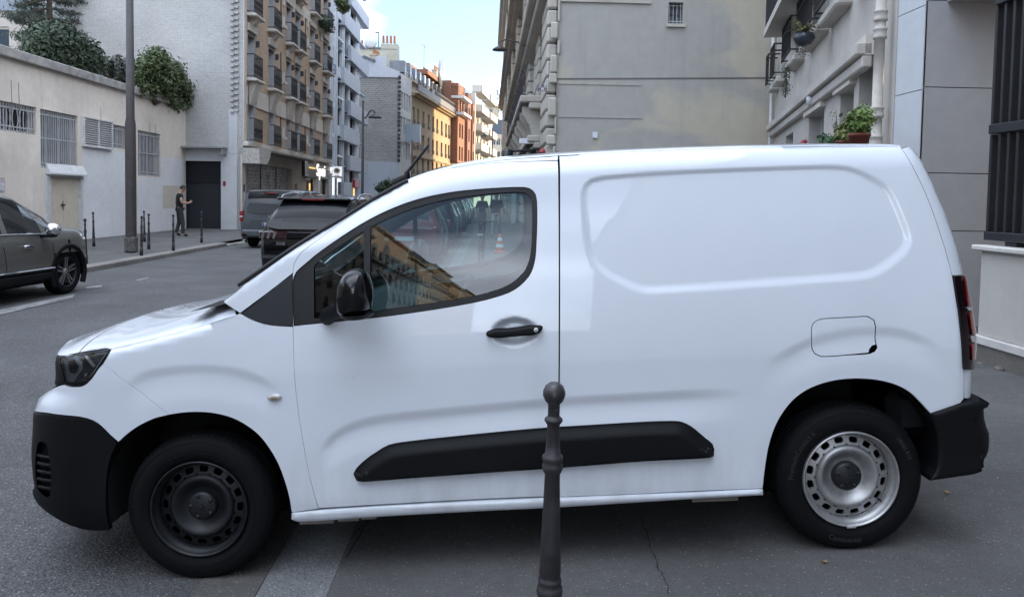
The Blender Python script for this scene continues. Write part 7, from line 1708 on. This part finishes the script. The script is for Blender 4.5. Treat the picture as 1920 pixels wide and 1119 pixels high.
# black crossover seen from behind
bs, D = car('suv', (-3.14, 13.5, ZR), R_(90), black_paint, 'glossy black crossover with roof rails, seen from behind over the white van bonnet', name='moving_car', nx=90, roofm=paint('black_glass_roof', (.02, .02, .022), rough=.12))
rw_ = MB(); rw_.prism([(-.76, 0), (-.62, .36), (-.52, .40), (.52, .40), (.62, .36), (.76, 0), (.55, -.05), (-.55, -.05)], 0, .03, Matrix(((0, .62, -.8, .03), (1, 0, 0, 0), (0, .80, .6, 1.06), (0, 0, 0, 1)))); rw_.build('rear_window', rear_glass, bs)
MB().box(.30, .62, -.66, .66, 1.545, 1.60, bev=.025).build('roof_spoiler', black_paint, bs); MB().box(.28, .31, -.2, .2, 1.55, 1.57).build('brake_strip', tail_red, bs)
for s in (1, -1):
    MB().tube([(.75, s * .70, 1.56), (.95, s * .71, 1.63), (1.6, s * .71, 1.675), (2.2, s * .71, 1.655), (2.5, s * .71, 1.58)], .022, 8).build('roof_rail', chrome, bs)
    lt_ = MB().box(-.02, .14, s * .36, s * .88, .86, 1.0, bev=.02).build('tail_light', paint('smoked_tail', (.03, .006, .008), rough=.1), bs)
    for k in range(3): y0 = s * (.84 - .10 * k); MB().prism([(y0, .87), (y0 - s * .045, .87), (y0 - s * .075, .99), (y0 - s * .03, .99)], 0, .012, Matrix(((0, 0, -1, -.021), (1, 0, 0, 0), (0, 1, 0, 0), (0, 0, 0, 1)))).build('claw_lamp', plain('claw_lamp', (.16, .15, .15), .25, .3), lt_)
MB().box(-.03, .10, -.40, .40, .86, 1.0, bev=.02).build('tail_band', gloss_black, bs); MB().tube([(.20, -.42, 1.18), (.10, .22, 1.13)], .014, 6).build('rear_wiper', rubber, bs)
text('model_lettering', '3008', .085, Matrix(((0, 0, -1, -.012), (-1, 0, 0, .50), (0, 1, 0, .78), (0, 0, 0, 1))), chrome, bs, depth=.003)
MB().box(-.06, .08, -.82, .82, .32, .58, bev=.05).build('rear_bumper', black_plastic, bs)
# cars along the right kerb, seen through the van's cabin
row = [('hatch', 18.4, red_paint, 'red hatchback parked at the near kerb, seen through the van side windows'), ('suv', 24.0, black_paint, 'black parked car right ahead of the red hatchback'), ('hatch', 29.6, silver_paint, 'silver parked hatchback, third in the kerbside row'), ('suv', 35.0, greyc, 'grey parked car, fourth in the kerbside row'), ('hatch', 40.8, blue_paint, 'navy parked hatchback, fifth in the kerbside row'), ('suv', 46.0, white_car, 'white parked car toward the end of the kerbside row'), ('hatch', 52, greyc, 'grey parked hatchback near the end of the kerbside row'), ('hatch', 57.5, black_paint, 'black parked hatchback last in the kerbside row')]
for kind, y, m, lab in row:
    c_, D_ = car(kind, (-1.98, y, ZR), R_(90), m, lab, 'cars parked along the near kerb', nx=56)
    for s in (1, -1): MB().box(-.02, .10, s * (D_['hw'][0] - .12), s * (D_['hw'][0] - .01), .72, .92, bev=.02).build('tail_light', tail_red, c_)
    MB().box(-.03, 0, -.26, .26, .58, .68).build('number_plate', plain('plate_white', (.42, .43, .45), .5), c_)
# ================================================================== bicycle, cone
bkx, bky = -.15, 18.9; bi = empty('bicycle', (bkx, bky, pz(bkx)), R_(86)); tag(bi, 'parked bicycle standing end-on on the near pavement, seen through the van window', 'bicycle')
frm = plain('bike_frame', (.02, .02, .025), .4, .3)
for x in (-.52, .52):
    w = MB(); ring = [(x + .32 * math.cos(a), 0, .34 + .32 * math.sin(a)) for a in np.linspace(0, 2 * math.pi, 33)]; w.tube(ring, .022, 8, cap=False); wo = w.build('wheel', rubber, bi); sp = MB()
    for k in range(12): a = 2 * math.pi * k / 12; sp.tube([(x, 0, .34), (x + .3 * math.cos(a), 0, .34 + .3 * math.sin(a))], .003, 3)
    sp.build('spokes', alloy, wo)
fr = MB()
for a, b in (((-.52, 0, .34), (-.08, 0, .30)), ((-.08, 0, .30), (-.2, 0, .86)), ((-.08, 0, .30), (.36, 0, .80)), ((-.17, 0, .74), (.35, 0, .84)), ((-.52, 0, .34), (-.18, 0, .78)), ((.52, 0, .34), (.35, 0, .88)), ((.35, 0, .88), (.33, 0, .98))): fr.tube([a, b], .018, 8)
fr.build('frame', frm, bi); MB().tube([(.22, -.30, 1.0), (.33, -.2, .98), (.33, .2, .98), (.22, .30, 1.0)], .014, 8).build('handlebar', frm, bi); MB().lathe([(0, .9), (.08, .89), (.10, .93), (.04, .96), (0, .96)], 12, Matrix.Translation((-.2, 0, 0)) @ Matrix.Diagonal((1.4, .8, 1, 1))).build('saddle', rubber, bi)
MB().box(-.68, -.40, -.06, .06, .68, .70).build('rear_mudguard', plain('pale_mudguard', (.45, .45, .45), .5), bi)
cp = at_z(937, 472, .03); cn = empty('traffic_cone', (cp[0], cp[1], pz(cp[0]))); tag(cn, 'orange and white traffic cone on the near pavement, seen through the van window', 'traffic cone')
om = plain('cone_orange', (.62, .10, .03), .6); MB().box(-.18, .18, -.18, .18, 0, .04, bev=.02).build('base', om, cn)
zs_ = [.04, .16, .25, .34, .43, .53]; rad = lambda z: .145 - .225 * (z - .04)
for k in range(5): MB().lathe([(rad(zs_[k]), zs_[k]), (rad(zs_[k + 1]), zs_[k + 1])] + ([(0, zs_[k + 1])] if k == 4 else []), 20).build('cone_band', om if k % 2 == 0 else plain('cone_white', (.70, .70, .70), .5), cn)
# ================================================================== people
skin_m = plain('skin', (.36, .21, .15), .55, var=.05)
def person(loc, rz, h, label, top_c, leg_c, hair=(.02, .016, .012), pose='stand', shoe=(.015, .015, .018), sleeves=False):
    e = empty('person', loc, rz); tag(e, label, 'person'); k = h / 1.76
    J = {'pel': (0, 0, .95, .135), 'wai': (0, -.005, 1.10, .125), 'che': (0, .0, 1.30, .145), 'nk0': (0, .0, 1.46, .070), 'nk': (0, .03, 1.53, .056), 'hd0': (0, .05, 1.60, .078), 'hd': (0, .05, 1.68, .092), 'hdt': (0, .035, 1.745, .060)}
    for s, n in ((1, 'r'), (-1, 'l')):
        J['sh' + n] = (s * .175, 0, 1.42, .068); J['hip' + n] = (s * .09, 0, .90, .092)
    st = {'stand': .0, 'walk': .26, 'phone': .11}[pose]
    J['knr'] = (.10, st * .45 + .03, .50, .062); J['anr'] = (.11, st * .75, .09, .043); J['tor'] = (.12, st * .75 + .17, .035, .034)
    J['knl'] = (-.10, -st * .35 + .04, .50, .062); J['anl'] = (-.11, -st * .95, .11, .043); J['tol'] = (-.12, -st * .95 + .16, .04, .034)
    if pose == 'phone':
        J['hd0'] = (0, .09, 1.585, .078); J['hd'] = (0, .125, 1.66, .092); J['hdt'] = (0, .125, 1.73, .060)
        J['elr'] = (.25, .03, 1.15, .046); J['war'] = (.13, .28, 1.16, .033); J['har'] = (.10, .345, 1.20, .036)
        J['ell'] = (-.24, -.06, 1.15, .046); J['wal'] = (-.26, .02, .92, .033); J['hal'] = (-.25, .045, .84, .036)
    else:
        for s, n in ((1, 'r'), (-1, 'l')):
            J['el' + n] = (s * .24, -.04 - .06 * s * (st > 0), 1.14, .046); J['wa' + n] = (s * .25, .05 - .12 * s * (st > 0), .90, .033); J['ha' + n] = (s * .245, .07 - .14 * s * (st > 0), .82, .036)
    E_ = [('pel', 'wai'), ('wai', 'che'), ('che', 'nk0'), ('nk0', 'nk'), ('nk', 'hd0'), ('hd0', 'hd'), ('hd', 'hdt')]
    for n in 'rl': E_ += [('che', 'sh' + n), ('sh' + n, 'el' + n), ('el' + n, 'wa' + n), ('wa' + n, 'ha' + n), ('pel', 'hip' + n), ('hip' + n, 'kn' + n), ('kn' + n, 'an' + n), ('an' + n, 'to' + n)]
    def skin_mesh(keys, edges, grow, nm, lev=2):
        ks = [q for q in J if q in keys]; me = bpy.data.meshes.new(nm); me.from_pydata([tuple(np.array(J[q][:3]) * k) for q in ks], [(ks.index(a), ks.index(b)) for a, b in edges if a in keys and b in keys], [])
        o = bpy.data.objects.new(nm, me); COL.objects.link(o); md = o.modifiers.new('s', 'SKIN'); sd = me.skin_vertices[0].data
        for i, q in enumerate(ks): r = (J[q][3] + grow) * k; sd[i].radius = (r * (1.12 if q in ('che', 'wai', 'pel') else 1), r * (.82 if q in ('che', 'wai', 'pel') else 1)); sd[i].use_root = (i == 0)
        sb_ = o.modifiers.new('b', 'SUBSURF'); sb_.levels = sb_.render_levels = lev
        dg = bpy.context.evaluated_depsgraph_get(); m2 = bpy.data.meshes.new_from_object(o.evaluated_get(dg)); bpy.data.objects.remove(o); m2.polygons.foreach_set('use_smooth', [True] * len(m2.polygons)); m2.materials.clear(); m2.name = nm; return m2
    body = link('body', skin_mesh(set(J), E_, 0, 'body'), skin_m, e)
    hk = np.array(J['hd'][:3]) * k
    shirt = {'pel', 'wai', 'che', 'nk0', 'shr', 'shl'} | ({'elr', 'ell'} if True else set())
    keep = {q: J[q] for q in ('elr', 'ell', 'nk0')}
    if not sleeves:
        for n in 'rl': J['el' + n] = tuple(np.array(J['sh' + n]) * .45 + np.array(J['el' + n]) * .55)
    J['nk0'] = (0, 0, 1.44, .075); pel0 = J['pel']; J['pel'] = (0, 0, .80, .150)
    link('shirt', skin_mesh(shirt, E_, .016, 'shirt'), plain('cloth_%d' % int(top_c[0] * 1e4 + top_c[2] * 100), top_c, .9, bump=.2), e); J.update(keep); J['pel'] = (0, 0, 1.06, .120)
    tr = {'pel', 'hipr', 'hipl', 'knr', 'knl', 'anr', 'anl'}
    link('trousers', skin_mesh(tr, E_, .013, 'trousers'), plain('trouser_%d' % int(leg_c[0] * 1e4 + leg_c[2] * 100), leg_c, .9, bump=.2), e)
    J['pel'] = pel0
    for n in 'rl': link('shoe', skin_mesh({'an' + n, 'to' + n}, E_, .012, 'shoe', 1), plain('shoe_%d' % int(shoe[0] * 1e4), shoe, .6), e)
    hm = plain('hair_%d' % int(hair[0] * 1e4), hair, .8, bump=.3); hh = MB(); vs = []; n1, n2 = 8, 16
    for i in range(n1 + 1):
        for j in range(n2):
            ph = math.pi * .5 * i / n1 * 1.25; th = 2 * math.pi * j / n2; fr_ = max(0, math.sin(th)); ph2 = min(ph, 1.25 + .75 * (1 - fr_)); vs.append((hk[0] + .094 * k * math.sin(ph2) * math.cos(th), hk[1] - .012 + .108 * k * math.sin(ph2) * math.sin(th), hk[2] + .012 + .098 * k * math.cos(ph2)))
    hh.add(vs, [(i * n2 + j, i * n2 + (j + 1) % n2, (i + 1) * n2 + (j + 1) % n2, (i + 1) * n2 + j) for i in range(n1) for j in range(n2)], True); hh.build('hair', hm, e)
    fc = MB(); fc.lathe([(0, .03), (.010, .0), (.016, -.03), (0, -.035)], 8, Matrix.Translation((hk[0], hk[1] + .092 * k, hk[2] - .02))); fc.build('nose', skin_m, body)
    for s in (1, -1):
        MB().lathe([(0, -.012), (.02, -.008), (.026, .0), (.02, .01), (0, .012)], 8, Matrix.Translation((hk[0] + s * .090 * k, hk[1] - .005, hk[2] - .01)) @ Matrix.Rotation(R_(90), 4, 'Y') @ Matrix.Diagonal((1.2, .7, 1, 1))).build('ear', skin_m, body)
        MB().lathe([(0, .006), (.008, .004), (.011, 0)], 8, Matrix.Translation((hk[0] + s * .032 * k, hk[1] + .082 * k, hk[2] + .005)) @ Matrix.Rotation(R_(-90), 4, 'X')).build('eye', rubber, body)
    MB().box(hk[0] - .022, hk[0] + .022, hk[1] + .078 * k, hk[1] + .088 * k, hk[2] - .062 * k, hk[2] - .054 * k, bev=.003).build('mouth', plain('lips', (.25, .10, .09), .6), body)
    for n, s in (('r', 1), ('l', -1)):
        h0 = np.array(J['ha' + n][:3]) * k; w0 = np.array(J['wa' + n][:3]) * k; d = (h0 - w0) / np.linalg.norm(h0 - w0); sd_ = np.array([0, 1.0, 0]) if abs(d[2]) > .7 else np.array([0, 0, 1.0]); sd_ = sd_ - d * (sd_ @ d); sd_ /= np.linalg.norm(sd_); pn = np.cross(d, sd_); q = MB()
        for f in range(4):
            b0 = h0 + sd_ * (.027 - .018 * f) * k; ln = (.062, .072, .068, .052)[f] * k; q.tube([b0 - d * .02, b0 + d * ln * .5, b0 + d * ln * .85 + pn * s * -.012, b0 + d * ln * .95 + pn * s * -.028], [.009 * k, .0085 * k, .0075 * k, .006 * k], 6)
        b0 = h0 - d * .02 + sd_ * .03 * k; q.tube([b0, b0 + d * .03 + sd_ * .025, b0 + d * .055 + sd_ * .03], [.011 * k, .0095 * k, .007 * k], 6); q.build('fingers', skin_m, body)
    return e
p = at_z(337, 443.5, .03)
ph_ = person((p[0], p[1], .03), R_(-58), 1.76, 'man in black T-shirt and dark jeans looking down at his hand by the garage door', (.008, .008, .010), (.030, .032, .038), pose='phone')
pn = empty('phone'); bpy.data.objects.remove(pn)
pq = at_z(930, 441, .1); person((pq[0], pq[1], pz(pq[0])), R_(170), 1.74, 'pedestrian in a dark top and pale trousers on the near pavement, through the van window', (.02, .02, .025), (.30, .28, .25), pose='walk', sleeves=True)
pq = at_z(908, 436, .1); person((pq[0] - .1, pq[1], pz(pq[0])), R_(185), 1.70, 'pedestrian in dark clothes beside the parked bicycle, farther down the near pavement', (.03, .025, .03), (.03, .03, .035), pose='walk', sleeves=True)

# grit on the ground near the camera, and a repaired trench in the road
random.seed(77); gm_ = MB()
for k in range(900):
    x = random.uniform(-4.5, 4.2); y = random.uniform(2.3, 8) if random.random() < .8 else random.uniform(8, 20); r = random.uniform(.002, .0055) * (1 + .06 * y); z = pz(x) + .002 if x > -.62 else (-.066 if x > -.94 else ZR + .012)
    if -.95 < x < -.6 and random.random() < .5: continue
    gm_.add([(x + r, y, z), (x - r * .5, y + r * .8, z), (x - r * .5, y - r * .8, z), (x, y, z + r * .9)], [(0, 1, 3), (1, 2, 3), (2, 0, 3)])
tag(gm_.build('grit', plain('grit_stone', (.22, .21, .19), .9, var=.5, scale=30)), kind='stuff')
